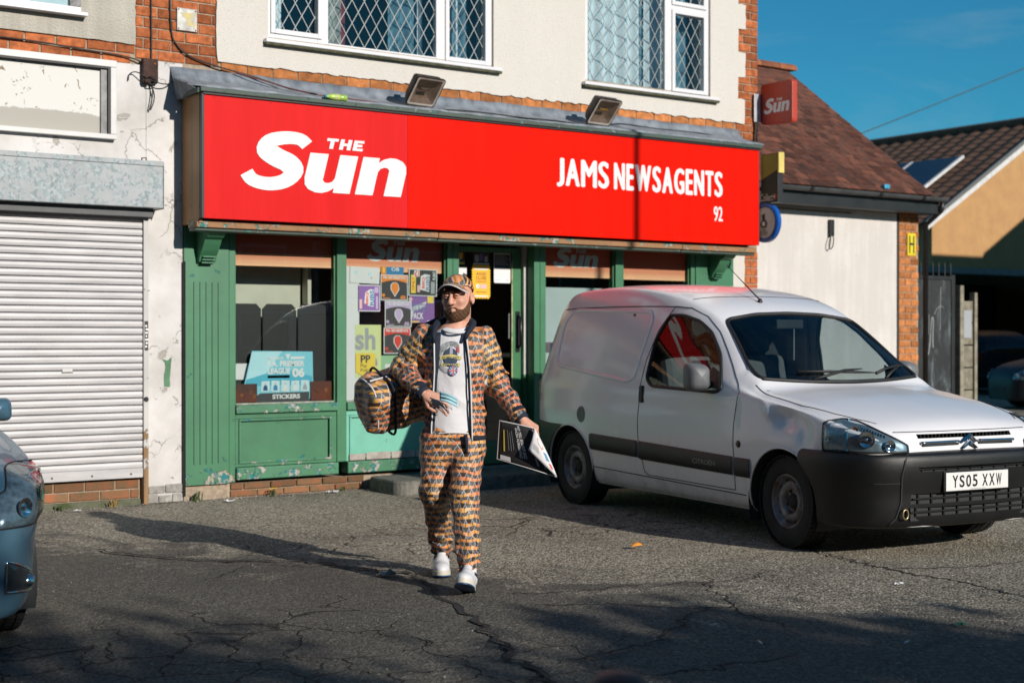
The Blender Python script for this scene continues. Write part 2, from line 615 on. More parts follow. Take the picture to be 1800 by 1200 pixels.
def painted_wall_mat():
    """old white masonry paint: hairline cracks, flakes, grey patches"""
    m, nt, b = new_mat('flaking_white_paint')
    vec = nd(nt, 'ShaderNodeTexCoord').outputs['Object']
    n1 = noise(nt, 3.2, 8, 0.7, vec, 0.6)
    flake = ramp(nt, n1.outputs[0], [(0.375, (1, 1, 1)), (0.39, (0, 0, 0))])
    wv = noise(nt, 6, 4, 0.6, vec)
    va = nd(nt, 'ShaderNodeVectorMath', operation='MULTIPLY_ADD')
    nt.links.new(wv.outputs['Color'], va.inputs[0]); va.inputs[1].default_value = (.22, .22, .22); nt.links.new(vec, va.inputs[2])
    v2 = nd(nt, 'ShaderNodeTexVoronoi', feature='DISTANCE_TO_EDGE')
    v2.inputs['Scale'].default_value = 2.6
    nt.links.new(va.outputs[0], v2.inputs['Vector'])
    gate = noise(nt, 1.6, 2, 0.5, vec)
    ck = mth(nt, 'MULTIPLY', ramp(nt, v2.outputs['Distance'], [(0.0, (1, 1, 1)), (0.012, (0, 0, 0))]).outputs[0], ramp(nt, gate.outputs[0], [(0.50, (0, 0, 0)), (0.56, (1, 1, 1))]).outputs[0])
    n3 = noise(nt, 1.3, 6, 0.65, vec)
    c = ramp(nt, n3.outputs[0], [(0.34, (0.47, 0.45, 0.43)), (0.60, (0.66, 0.64, 0.63))]).outputs[0]
    c = mixc(nt, mth(nt, 'MULTIPLY', flake.outputs[0], 0.75), c, (0.33, 0.30, 0.26))
    c = mixc(nt, mth(nt, 'MULTIPLY', ck, 0.75), c, (0.14, 0.13, 0.12))
    nt.links.new(c, b.inputs['Base Color'])
    b.inputs['Roughness'].default_value = 0.8
    b.inputs['Specular IOR Level'].default_value = 0.25
    fine = noise(nt, 45, 4, 0.6, vec)
    h = mth(nt, 'SUBTRACT', mth(nt, 'MULTIPLY', fine.outputs[0], 0.35), mth(nt, 'MAXIMUM', flake.outputs[0], ck))
    add_bump(nt, b, h, 0.004, 0.9)
    return m

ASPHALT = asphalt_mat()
CREAM_RENDER = render_mat('cream_pebbledash', (0.63, 0.595, 0.545), 90, 0.005, amt=0.12)
GREY_RENDER = render_mat('old_pebbledash', (0.50, 0.47, 0.41), 55, 0.012, (0.30, 0.28, 0.24), 0.5)
SIDE_RENDER = render_mat('side_render', (0.66, 0.62, 0.59), 30, 0.003, (0.42, 0.39, 0.35), 0.40)
FLAKING = painted_wall_mat()
BRICK = mat('red_brick', (0.50, 0.150, 0.055), 0.85, var=0.28, scale=14, bump=0.004, bscale=90, spec=0.2, rnd=0.75)
BRICK_PALE = mat('orange_brick', (0.58, 0.22, 0.075), 0.85, var=0.25, scale=14, bump=0.004, bscale=90, spec=0.2, rnd=0.7)
BRICK_OLD = mat('mossy_brick', (0.30, 0.110, 0.055), 0.9, col2=(0.13, 0.11, 0.06), scale=9, bump=0.006, bscale=60, spec=0.2, rnd=0.6)
MORTAR = mat('mortar', (0.45, 0.36, 0.27), 0.95, var=0.2, scale=20, bump=0.004, bscale=120, spec=0.1)
UPVC = mat('white_window_frame', (0.70, 0.69, 0.70), 0.35, var=0.03, scale=3)
LEAD = mat('lead_sheet', (0.27, 0.30, 0.34), 0.62, col2=(0.12, 0.14, 0.165), scale=9, bump=0.006, bscale=22, stretch=(1, 1, 0.35))
CAME = mat('lead_came', (0.36, 0.39, 0.40), 0.5, var=0.1)
WINGLASS = glass_mat('window_glass', (0.86, 0.92, 0.93))
NETCURTAIN = mat('net_curtain', (0.80, 0.82, 0.84), 0.9, var=0.05, scale=12)
BLUECURTAIN = mat('blue_curtain', (0.16, 0.30, 0.38), 0.9, var=0.2, scale=5)
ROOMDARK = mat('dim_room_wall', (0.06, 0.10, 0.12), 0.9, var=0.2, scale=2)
CABLE = mat('black_cable', (0.012, 0.011, 0.011), 0.55, var=0.1)
REDCABLE = mat('red_cable', (0.16, 0.035, 0.02), 0.6, var=0.1)
GREEN = peel_mat('weathered_green_paint', (0.058, 0.205, 0.105), (0.40, 0.36, 0.29), (0.01, 0.16, 0.17), 0.335, 7, 0.42, low=(0.12, 0.42, 0.16))
GREEN_RAIL = peel_mat('worn_green_rail', (0.060, 0.215, 0.115), (0.46, 0.43, 0.38), (0.01, 0.17, 0.18), 0.46, 11, 0.5)
GREEN_DARK = mat('green_door_paint', (0.050, 0.190, 0.085), 0.4, var=0.12, scale=5)
MINT = peel_mat('mint_green_paint', (0.17, 0.50, 0.38), (0.40, 0.38, 0.33), (0.02, 0.16, 0.13), 0.34, 6, 0.5)
BOARD = peel_mat('bare_fascia_board', (0.33, 0.17, 0.075), (0.45, 0.41, 0.35), (0.02, 0.17, 0.15), 0.44, 9, 0.7)
TRIM = peel_mat('mossy_sign_trim', (0.055, 0.085, 0.068), (0.26, 0.27, 0.25), (0.02, 0.13, 0.12), 0.42, 14, 0.6)
OCHRE = peel_mat('ochre_sign_end', (0.36, 0.185, 0.065), (0.07, 0.05, 0.035), (0.12, 0.06, 0.03), 0.31, 6, 0.5)
CONCRETE = mat('concrete', (0.24, 0.23, 0.20), 0.92, var=0.25, scale=18, bump=0.006, bscale=120, spec=0.2)

# ------------------------------------------------------------------ ground
def ground():
    xs = list(np.linspace(-6, 8, 71)); ys = list(np.linspace(-12, 0.4, 63))
    xs = [-400, -60, -15] + xs + [14, 30, 80, 400]
    ys = [-400, -60, -20] + ys + [3, 10, 30, 80, 400]
    P = []
    for x in xs:
        row = []
        for y in ys:
            z = 0.0
            if -6 <= x <= 8 and -12 <= y <= 0.4:
                z = 0.010 * math.sin(x * 1.3 + y * 0.7) * math.sin(y * 1.1 - x * 0.4) + 0.005 * math.sin(3.1 * x + 1.9 * y)
                # keep it flat where tyres and shoes rest
                e = min(1, (x + 6) / 1.5, (8 - x) / 1.5, (y + 12) / 1.5, max(0, (-y - 0.3)) / 1.0)
                z = z * max(0, e) * 0.6 - 0.004
            row.append((x, y, z))
        P.append(row)
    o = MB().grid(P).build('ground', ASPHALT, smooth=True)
    return struct(o)
ground()

# ------------------------------------------------------------------ bricks
_bm = {}
def brick_mesh(L, H, mat_, D=0.10, c=0.005):
    key = (round(L, 3), round(H, 3), mat_.name)
    if key in _bm:
        return _bm[key]
    a, h = L / 2, H / 2
    ring = lambda a_, h_, y: [(-a_, y, -h_), (a_, y, -h_), (a_, y, h_), (-a_, y, h_)]
    v = ring(a, h, D) + ring(a, h, c) + ring(a - c, h - c, 0.0)
    f = [(8, 9, 10, 11)]
    for i in range(4):
        j = (i + 1) % 4
        f += [(i, j, 4 + j, 4 + i), (4 + i, 4 + j, 8 + j, 8 + i)]
    me = bpy.data.meshes.new('brick')
    me.from_pydata(v, [], f)
    me.materials.append(mat_)
    _bm[key] = me
    return me

def lay(parent, x0, x1, z0, z1, yf, mat_, course=0.088, L=0.24, j=0.011, skip=None, shift=0.0, soldier=False):
    k = 0
    z = z0
    while z + course * 0.7 <= z1 + 1e-6:
        x = x0 - ((L / 2) if k % 2 else 0.0) - shift
        while x < x1 - 1e-6:
            a = max(x, x0); b = min(x + L, x1)
            if b - a > 0.05 and not (skip and skip((a + b) / 2, z + course / 2)):
                me = brick_mesh(round(b - a - j, 2), course - j, mat_)
                dy = random.uniform(-0.002, 0.002)
                link('brick', me, parent, loc=((a + b) / 2, yf + dy, z + course / 2), rot=(0, random.uniform(-.006, .006), 0))
            x += L
        z += course
        k += 1

# ------------------------------------------------------------------ leaded window
def leaded_window(parent, x0, x1, z0, z1, panes, sill=None):
    """panes: (gx0, gx1, gz0, gz1, sash) glass openings inside the frame"""
    w = MB()
    yf = 0.012
    xs = sorted({x0, x1})
    # outer frame and solid field between panes, cut by the panes
    w.box(x0, x1, yf, 0.075, z1 - 0.06, z1)
    cols = sorted(panes)
    win = w.build('window', UPVC, parent, bev=0.004)
    prevx = x0
    groups = {}
    for p in panes:
        groups.setdefault((p[0], p[1]), []).append(p)
    gk = sorted(groups)
    for i, g in enumerate(gk):
        box('frame', UPVC, win, prevx, g[0], yf, 0.075, z0, z1 - 0.06, 0.004)
        prevx = g[1]
        zz = z0
        for p in sorted(groups[g], key=lambda q: q[2]):
            box('frame', UPVC, win, g[0], g[1], yf, 0.075, zz, p[2], 0.004)
            zz = p[3]
        box('frame', UPVC, win, g[0], g[1], yf, 0.075, zz, z1 - 0.06, 0.004)
    box('frame', UPVC, win, prevx, x1, yf, 0.075, z0, z1 - 0.06, 0.004)
    for (a, b, c, d, sash) in panes:
        if sash:
            m = 0.042
            fr = MB()
            fr.box(a - m, a, yf - 0.016, yf - 0.001, c - m, d + m).box(b, b + m, yf - 0.016, yf - 0.001, c - m, d + m)
            fr.box(a, b, yf - 0.016, yf - 0.001, c - m, c).box(a, b, yf - 0.016, yf - 0.001, d, d + m)
            fr.build('sash', UPVC, win, bev=0.004)
        MB().box(a - .005, b + .005, 0.044, 0.050, c - .005, d + .005).build('pane', WINGLASS, win)
        # diagonal lead strips
        dx, dz = 0.125, 0.210          # half diagonals of a diamond... width and height of one step
        t = 0.0033
        slope = dz / dx
        for sgn in (1, -1):
            cvals = []
            lo = min(c - sgn * slope * a, c - sgn * slope * b); hi = max(d - sgn * slope * a, d - sgn * slope * b)
            q = math.ceil(lo / (dz)) * dz
            while q < hi:
                cvals.append(q); q += dz
            for q in cvals:
                xa, xb = a, b
                za, zb = sgn * slope * xa + q, sgn * slope * xb + q
                pts = []
                for X in (a, b):
                    Zv = sgn * slope * X + q
                    if c <= Zv <= d: pts.append((X, Zv))
                for Zv in (c, d):
                    X = (Zv - q) / (sgn * slope)
                    if a < X < b: pts.append((X, Zv))
                if len(pts) < 2: continue
                p, r_ = min(pts), max(pts)
                if math.hypot(p[0] - r_[0], p[1] - r_[1]) < 0.03: continue
                dv = Vector((r_[0] - p[0], r_[1] - p[1])).normalized()
                nx, nz = -dv.y * t, dv.x * t
                poly = [(p[0] + nx, p[1] + nz), (p[0] - nx, p[1] - nz), (r_[0] - nx, r_[1] - nz), (r_[0] + nx, r_[1] + nz)]
                MB().front(poly, 0.039 - 0.001 * (sgn > 0), 0.0435).build('lead_strip', CAME, win)
    if sill:
        s = MB().box(sill[0], sill[1], -0.075, 0.012, z0 - 0.035, z0 - 0.001)
        s.build('sill', UPVC, win, bev=0.006)
        MB().box(sill[0], sill[1], -0.066, -0.016, z0 - 0.055, z0 - 0.036).build('sill_underside', mat('sill_dark_olive', (0.10, 0.10, 0.055), 0.9, var=0.3, scale=20), win)  # dark mottled olive strip below the sill
    return win

def curtain(win, x0, x1, z0, z1, y, mat_, amp=0.02, per=0.11, name='curtain', solid=0.0):
    n = max(8, int((x1 - x0) / 0.012))
    P = []
    for i in range(n + 1):
        x = x0 + (x1 - x0) * i / n
        yy = y + amp * math.sin(2 * math.pi * x / per) + amp * 0.5 * math.sin(2 * math.pi * x / (per * 2.7) + 1)
        P.append([(x, yy, z0), (x, yy * 0.9 + y * 0.1, (z0 + z1) / 2), (x, y + (yy - y) * 0.7, z1)])
    return MB().grid(P).build(name, mat_, win, smooth=True, fix=False)

# ------------------------------------------------------------------ newsagent building
nb = thing('newsagent_shop', 'cream rendered corner shop with red brick quoins and green timber shopfront', 'shop', (3.3, 0, 0))
# wall core, mortar face just behind the bricks
for (a, b, c, d) in [(-0.40, 0.78, 2.36, 5.75), (3.12, 4.235, 3.62, 5.75), (5.92, 6.63, 2.36, 5.75), (0.78, 3.12, 2.36, 3.97), (3.12, 4.235, 2.36, 3.62), (4.235, 5.92, 2.36, 3.955), (0.78, 3.12, 5.25, 5.75), (4.235, 5.92, 5.25, 5.75)]:
    box('wall', MORTAR, nb, a, b, 0.010, 0.28, c, d)
box('wall', MORTAR, nb, 6.24, 6.63, 0.010, 0.28, 0, 2.36)
box('side_wall', BRICK, nb, 6.40, 6.635, 0.28, 7.0, 0, 5.75)
box('rear_wall', BRICK, nb, -0.4, 6.40, 6.8, 7.0, 0, 5.75)
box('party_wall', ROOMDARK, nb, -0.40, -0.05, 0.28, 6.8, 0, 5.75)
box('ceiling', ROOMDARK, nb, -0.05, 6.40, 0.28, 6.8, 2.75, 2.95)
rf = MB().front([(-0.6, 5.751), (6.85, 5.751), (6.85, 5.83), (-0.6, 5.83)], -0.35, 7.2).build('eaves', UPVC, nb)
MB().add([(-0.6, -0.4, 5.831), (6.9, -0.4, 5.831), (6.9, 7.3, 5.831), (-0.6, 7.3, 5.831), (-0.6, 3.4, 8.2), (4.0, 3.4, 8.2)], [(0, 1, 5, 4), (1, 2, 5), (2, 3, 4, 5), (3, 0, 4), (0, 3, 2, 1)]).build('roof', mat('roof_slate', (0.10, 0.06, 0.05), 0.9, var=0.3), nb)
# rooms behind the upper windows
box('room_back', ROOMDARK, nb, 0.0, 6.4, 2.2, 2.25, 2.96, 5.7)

# render panels with a ragged edge over the bricks
def ragged(pts, amp=0.006, step=0.05):
    out = []
    for (a, b) in zip(pts[:-1], pts[1:]):
        n = max(1, int(math.hypot(b[0] - a[0], b[1] - a[1]) / step))
        for i in range(n):
            t = i / n
            j = amp if 0 < i else 0
            out.append((a[0] + (b[0] - a[0]) * t + random.uniform(-j, j), a[1] + (b[1] - a[1]) * t + random.uniform(-j, j) * 1.3))
    out.append(pts[-1])
    return out
bot = ragged([(0.306, 3.705), (6.42, 3.690)], 0.008, 0.045)
q_edge = ragged([(6.42, 3.690), (6.425, 3.95), (6.32, 3.955), (6.325, 4.19), (6.43, 4.20), (6.435, 4.46), (6.33, 4.465), (6.33, 4.715), (6.44, 4.72), (6.44, 4.98), (6.33, 4.985), (6.33, 5.24), (6.44, 5.245), (6.44, 5.75)], 0.006, 0.05)
def cutbot(x0, x1):
    return [(x, z) for x, z in bot if x0 < x < x1]
def zb(x):
    return float(np.interp(x, [p[0] for p in bot], [p[1] for p in bot]))
yr0, yr1 = -0.016, 0.009
L_edge = ragged([(0.306, 5.75), (0.302, 3.9), (0.306, 3.76), (0.315, zb(.315))], 0.004, 0.07)
MB().front(L_edge + [(0.777, zb(.777)), (0.777, 5.75)], yr0, yr1).build('render_panel', CREAM_RENDER, nb)
MB().front([(0.777, zb(.777))] + cutbot(0.777, 3.126) + [(3.126, zb(3.126)), (3.126, 3.945), (0.777, 3.945)], yr0, yr1).build('render_panel', CREAM_RENDER, nb)
MB().front([(3.126, zb(3.126))] + cutbot(3.126, 4.232) + [(4.232, zb(4.232)), (4.232, 5.75), (3.126, 5.75)], yr0, yr1).build('render_panel', CREAM_RENDER, nb)
MB().front([(4.232, zb(4.232))] + cutbot(4.232, 5.92) + [(5.92, zb(5.92)), (5.92, 3.925), (4.232, 3.925)], yr0, yr1).build('render_panel', CREAM_RENDER, nb)
MB().front([(5.92, zb(5.92))] + cutbot(5.92, 6.42) + q_edge + [(5.92, 5.75)], yr0, yr1).build('render_panel', CREAM_RENDER, nb)
for (a, b) in ((0.777, 3.126), (4.232, 5.92)):
    box('render_panel', CREAM_RENDER, nb, a, b, yr0, yr1, 5.27, 5.75)
MB().front(ragged([(6.241, 0.12), (6.41, 0.12), (6.42, 1.98), (6.425, 2.30), (6.241, 2.30)], 0.005, 0.05), yr0, yr1).build('render_panel', CREAM_RENDER, nb)
# brick faces
lay(nb, -0.40, 0.330, 3.652, 5.70, 0.0, BRICK, shift=0.05)
lay(nb, 6.305, 6.640, 3.425, 5.70, 0.0, BRICK, L=0.225)
lay(nb, 6.400, 6.640, 0.10, 2.32, 0.0, BRICK, L=0.24)
lay(nb, 0.345, 6.30, 3.612, 3.70, 0.0, BRICK_PALE, course=0.10, L=0.24)
lay(nb, 0.42, 1.72, 0.0, 0.13, -0.02, BRICK_OLD, course=0.062, L=0.25)
box('footing', MORTAR, nb, -0.02, 6.24, 0.0, 0.25, -0.1, 0.12)

leaded_window(nb, 0.777, 3.126, 3.946, 5.25, [(0.852, 1.264, 4.05, 5.16, 1), (1.371, 2.498, 3.985, 5.16, 0), (2.636, 3.041, 4.005, 5.16, 1)], (0.734, 3.192))
leaded_window(nb, 4.232, 5.920, 3.926, 5.25, [(4.285, 5.304, 3.955, 5.16, 0), (5.438, 5.839, 3.990, 4.769, 1), (5.438, 5.839, 4.90, 5.16, 1)], (4.189, 6.011))
wins = [o for o in nb.children if o.name.startswith('window')]
curtain(wins[0], 0.80, 1.02, 3.97, 5.25, 0.22, NETCURTAIN, 0.02, 0.09)
curtain(wins[0], 1.40, 1.60, 3.97, 5.25, 0.24, mat('dusty_curtain', (0.42, 0.40, 0.36), 0.9, var=0.1), 0.02, 0.09)
curtain(wins[0], 1.60, 1.66, 3.97, 5.25, 0.25, mat('red_curtain_edge', (0.30, 0.04, 0.05), 0.9), 0.01, 0.06)
curtain(wins[0], 2.12, 2.46, 3.97, 5.25, 0.30, BLUECURTAIN, 0.03, 0.12)
curtain(wins[0], 2.44, 2.49, 3.97, 5.25, 0.27, NETCURTAIN, 0.01, 0.05)
curtain(wins[0], 2.66, 3.02, 3.97, 5.25, 0.28, BLUECURTAIN, 0.03, 0.13)
box('curtain_pole', UPVC, wins[0], 2.82, 2.84, 0.18, 0.2, 3.97, 5.2)
curtain(wins[1], 4.25, 5.12, 3.95, 5.25, 0.22, NETCURTAIN, 0.035, 0.16)
curtain(wins[1], 5.12, 5.25, 3.95, 5.25, 0.30, BLUECURTAIN, 0.02, 0.09)
curtain(wins[1], 5.22, 5.62, 3.95, 5.25, 0.24, NETCURTAIN, 0.03, 0.14)
curtain(wins[1], 5.60, 5.86, 3.95, 5.25, 0.28, BLUECURTAIN, 0.02, 0.11)

# lead flashing over the sign
P = []
for i in range(66):
    x = -0.11 + 6.44 * i / 65
    wob = 0.003 * math.sin(i * 1.9) + random.uniform(-0.002, 0.002)
    top = 3.618 + random.uniform(-0.006, 0.006)
    P.append([(x, -0.020, top), (x, -0.034 + wob, 3.57), (x, -0.085 + wob, 3.515), (x, -0.24 + wob, 3.462), (x, -0.40, 3.425 + wob), (x, -0.415, 3.405 + wob)])
MB().grid(P).build('lead_flashing', LEAD, nb, smooth=True, solid=0.006)
MB().add([(-0.11, -0.02, 3.615), (-0.11, -0.085, 3.51), (-0.11, -0.40, 3.42), (-0.02, -0.44, 3.36), (-0.02, -0.10, 3.34), (-0.06, -0.025, 3.34)], [(0, 1, 2, 3, 4, 5)]).build('flashing_end', LEAD, nb, solid=0.004)

# shopfront timber --------------------------------------------------
def pilaster(x0, x1, zb_, flutes=True):
    p = MB().box(x0, x1, -0.035, 0.20, zb_, 2.300).build('pilaster', GREEN, nb, bev=0.004)
    w = x1 - x0
    for k in range(5):
        cx = x0 + w * (0.24 + 0.135 * k)
        MB().box(cx - 0.009, cx + 0.009, -0.0385, -0.0355, 0.30, 1.83).build('flute', GREEN, p, bev=0.0015)
        MB().tube([(cx - 0.011, -0.037, 0.30), (cx - 0.011, -0.037, 1.83)], 0.0035, 5).build('flute_edge', mat('flute_painted_shadow', (0.022, 0.075, 0.045), 0.7), p)  # dark green strips painted in for the shade of the grooves
    c = (x0 + x1) / 2 - 0.015
    # console bracket: stepped scroll
    prof = [(-0.036, 2.299), (-0.30, 2.299), (-0.31, 2.24), (-0.27, 2.20), (-0.22, 2.185), (-0.19, 2.14), (-0.15, 2.09), (-0.11, 2.05), (-0.085, 2.00), (-0.036, 1.985)]
    n = len(prof)
    v = [(c - 0.075, a, b) for a, b in prof] + [(c + 0.075, a, b) for a, b in prof]
    f = [tuple(range(n)), tuple(range(2 * n - 1, n - 1, -1))] + [(i, (i + 1) % n, (i + 1) % n + n, i + n) for i in range(n)]
    b = MB().add(v, f).build('console', GREEN, p, bev=0.004)
    for k in range(3):
        MB().box(c - 0.055, c + 0.055, -0.115 + 0.018 * k - .02, -0.02, 2.035 - 0.024 * k, 2.045 - 0.024 * k).build('console_step', GREEN, p)
    return p
pilaster(0.003, 0.405, 0.125)
pilaster(5.70, 6.24, 0.05)

def post(x0, x1, zb_, name='window_post', m=None, y0=-0.022):
    o = MB().box(x0, x1, y0, 0.10, zb_, 2.300).build(name, m or GREEN, nb, bev=0.005)
    return o
post(0.410, 0.468, 0.13)
post(1.440, 1.534, 0.255)
post(2.600, 2.730, 0.12)
post(3.600, 3.740, 0.12)
post(4.620, 4.724, 0.255)
post(5.640, 5.698, 0.13)
box('head_rail', GREEN_DARK, nb, 0.41, 5.70, 0.02, 0.12, 2.301, 2.36)
# beads beside the door posts
box('post_bead', GREEN_DARK, nb, 2.658, 2.668, -0.028, -0.0225, 0.2, 2.29)
box('post_bead', GREEN_DARK, nb, 3.668, 3.678, -0.028, -0.0225, 0.2, 2.29)

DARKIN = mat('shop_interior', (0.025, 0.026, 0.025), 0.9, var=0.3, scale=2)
SHOPGLASS = glass_mat('shop_glass', (0.90, 0.93, 0.92), 1.0)
def bay(x0, x1, riser_mat):
    # sill, stall riser with moulded panel, bottom rail, glass
    s = MB().box(x0 - 0.003, x1 + 0.003, -0.048, 0.10, 0.715, 0.785).build('window_sill', GREEN_RAIL, nb, bev=0.006)
    r_ = MB().box(x0, x1, 0.004, 0.09, 0.256, 0.714).build('stall_riser', riser_mat, nb)
    a, b, c, d = x0 + 0.03, x1 - 0.055, 0.285, 0.655
    box('riser_frame', riser_mat, r_, x0, x1, -0.014, 0.003, 0.668, 0.713, 0.003)
    box('riser_frame', riser_mat, r_, x0, x1, -0.014, 0.003, 0.257, 0.283, 0.003)
    box('riser_frame', riser_mat, r_, x0, a, -0.014, 0.003, 0.284, 0.667, 0.003)
    box('riser_frame', riser_mat, r_, b, x1, -0.014, 0.003, 0.284, 0.667, 0.003)
    mould = GREEN_RAIL if riser_mat is GREEN else riser_mat
    for (p0, p1, q0, q1) in ((a, b, d - 0.008, d + 0.012), (a, b, c - 0.001, c + 0.019), (a, a + 0.02, c + 0.02, d - 0.009), (b - 0.02, b, c + 0.02, d - 0.009)):
        box('moulding', mould, r_, p0, p1, -0.026, -0.0145, q0, q1, 0.005)
    box('bottom_rail', GREEN_RAIL, nb, x0 - 0.003, x1 + 0.003, -0.055, 0.09, 0.150, 0.254, 0.008)
    w = MB().box(x0 - 0.004, x1 + 0.004, 0.030, 0.036, 0.780, 2.31).build('shop_window', SHOPGLASS, nb)
    box('glazing_bead', GREEN_DARK, w, x0, x0 + 0.014, 0.008, 0.029, 0.787, 2.30)
    box('glazing_bead', GREEN_DARK, w, x1 - 0.014, x1, 0.008, 0.029, 0.787, 2.30)
    box('glazing_bead', mat('bare_putty', (0.40, 0.38, 0.34), 0.9, col2=(0.13, 0.20, 0.14), scale=15), w, x0 + 0.015, x1 - 0.015, 0.006, 0.029, 0.787, 0.802)
    return w
bay(0.470, 1.438, GREEN)
bay(1.536, 2.598, MINT)
bay(3.742, 4.618, GREEN)
bay(4.726, 5.638, GREEN)
# bare grey boards at the foot of the mint panel
for (a, b) in ((1.56, 1.72), (1.73, 1.98), (1.99, 2.24), (2.25, 2.58)):
    box('repair_board', mat('bare_board', (0.42, 0.38, 0.34), 0.9, var=0.2, scale=10, rnd=0.3), nb, a, b, -0.034, -0.0275, 0.262, 0.325 + random.uniform(-.006, .006), 0.003)

# entrance: recessed door, glass, handle, step
door = MB().box(3.455, 3.560, 0.145, 0.190, 0.135, 2.24).build('door', GREEN_DARK, nb, bev=0.004)
box('door_stile', GREEN_DARK, door, 2.735, 2.79, 0.145, 0.19, 0.135, 2.24, 0.004)
box('door_rail', GREEN_DARK, door, 2.791, 3.454, 0.147, 0.188, 0.135, 0.36, 0.004)
box('door_rail', GREEN_DARK, door, 2.791, 3.454, 0.147, 0.188, 2.19, 2.24, 0.004)
box('door_glass', SHOPGLASS, door, 2.785, 3.46, 0.165, 0.171, 0.355, 2.195)
box('worn_door_edge', mat('yellowed_edge', (0.55, 0.46, 0.22), 0.7, col2=(0.1, 0.2, 0.1), scale=14), door, 3.442, 3.4545, 0.139, 0.1465, 0.37, 2.1)
MB().tube([(3.515, 0.14, 1.26), (3.515, 0.085, 1.29), (3.515, 0.085, 1.55), (3.515, 0.14, 1.58)], 0.013, 8).build('door_handle', mat('dark_metal', (0.05, 0.05, 0.055), 0.35, 0.8), door, smooth=True)
box('handle_plate', mat('dark_metal', (0.05, 0.05, 0.055), 0.35, 0.8), door, 3.49, 3.54, 0.137, 0.1445, 1.22, 1.62, 0.003)
box('push_bar', mat('steel_bar', (0.35, 0.37, 0.38), 0.35, 0.9), door, 3.40, 3.415, 0.13, 0.145, 1.35, 1.60, 0.003)
box('door_return', mat('pale_return', (0.55, 0.54, 0.50), 0.7, var=0.1), nb, 3.5615, 3.599, 0.10, 0.25, 1.0, 2.29)
box('door_return', GREEN_DARK, nb, 3.5615, 3.599, 0.10, 0.25, 0.12, 0.999)
# dark shop interior
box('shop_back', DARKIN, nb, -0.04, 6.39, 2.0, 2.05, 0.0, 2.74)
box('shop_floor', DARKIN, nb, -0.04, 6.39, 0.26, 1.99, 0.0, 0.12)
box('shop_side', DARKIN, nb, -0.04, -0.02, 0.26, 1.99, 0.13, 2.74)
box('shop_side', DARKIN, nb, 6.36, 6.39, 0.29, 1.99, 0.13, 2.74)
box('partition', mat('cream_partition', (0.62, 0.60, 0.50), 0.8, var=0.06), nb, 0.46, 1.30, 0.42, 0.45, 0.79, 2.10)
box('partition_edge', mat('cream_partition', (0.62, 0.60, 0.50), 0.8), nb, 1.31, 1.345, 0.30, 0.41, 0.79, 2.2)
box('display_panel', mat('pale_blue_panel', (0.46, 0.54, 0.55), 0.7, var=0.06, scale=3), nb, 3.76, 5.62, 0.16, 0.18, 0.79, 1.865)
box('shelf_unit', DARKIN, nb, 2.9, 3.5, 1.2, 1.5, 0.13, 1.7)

st = MB()
stp = rounded([(1.70, -0.68), (3.72, -0.72), (3.74, -0.056), (1.70, -0.056)], 0.16, 6)
st.prism(stp, lambda a, b: (a, b, 0.118 + 0.004 * math.sin(a * 9)), lambda a, b: (a - 0.01 if a < 2.5 else a + 0.01, b - 0.012 if b < -.3 else b, -0.02))
tag(st.build('door_step', CONCRETE, None, bev=0.02), 'low worn concrete step in front of the shop door', 'step')

# ------------------------------------------------------------------ vacant shop on the left
vb = thing('shuttered_shop', 'white painted vacant shop with closed roller shutter left of the green shopfront', 'shop', (-2.2, 0, 0))
SHUT_X0, SHUT_X1 = -3.2, -0.362
box('wall', FLAKING, vb, -0.315, -0.003, -0.020, 0.25, 0.0, 3.645)
box('wall', FLAKING, vb, -4.6, -0.3155, -0.014, 0.25, 2.345, 3.60)
box('wall', FLAKING, vb, -4.6, -3.25, -0.014, 0.25, 0.0, 2.345)
box('wall', MORTAR, vb, -4.6, -0.4005, 0.010, 0.25, 3.60, 5.75)
MB().front([(-4.6, 3.765)] + ragged([(-0.81, 3.765), (-0.402, 3.762), (-0.402, 5.75)], 0.004, 0.05) + [(-0.81, 5.75)][:0] + [(-4.6, 5.75)], -0.016, 0.009).build('render_panel', GREY_RENDER, vb)
lay(vb, -4.6, -0.401, 3.602, 3.765, 0.0, BRICK, course=0.082, L=0.245)
box('side_wall', FLAKING, vb, -4.6, -4.4, 0.25, 7.0, 0, 5.75)
box('rear_wall', FLAKING, vb, -4.4, -0.4, 6.8, 7.0, 0, 5.75)
MB().add([(-4.8, -0.4, 5.76), (-0.6, -0.4, 5.76), (-0.6, 7.3, 5.76), (-4.8, 7.3, 5.76), (-4.8, 3.4, 8.1), (-0.6, 3.4, 8.1)], [(0, 1, 5, 4), (2, 3, 4, 5), (1, 2, 5), (3, 0, 4), (0, 3, 2, 1)]).build('roof', mat('roof_slate', (0.10, 0.06, 0.05), 0.9), vb)
# upper window, only its corner in view
win = box('window', UPVC, vb, -2.3, -0.86, -0.05, -0.0165, 3.955, 4.0, 0.004)
box('sill', UPVC, win, -2.35, -0.82, -0.10, -0.017, 3.925, 3.954, 0.004)
box('pane', WINGLASS, win, -2.25, -0.95, -0.028, -0.022, 4.0, 5.2)
box('frame', mat('weathered_frame', (0.10, 0.10, 0.10), 0.7, col2=(0.3, 0.3, 0.3), scale=20), win, -0.949, -0.86, -0.045, -0.0165, 4.001, 5.2, 0.003)
curtain(win, -2.25, -0.96, 4.0, 5.2, -0.019, NETCURTAIN, 0.0015, 0.02)
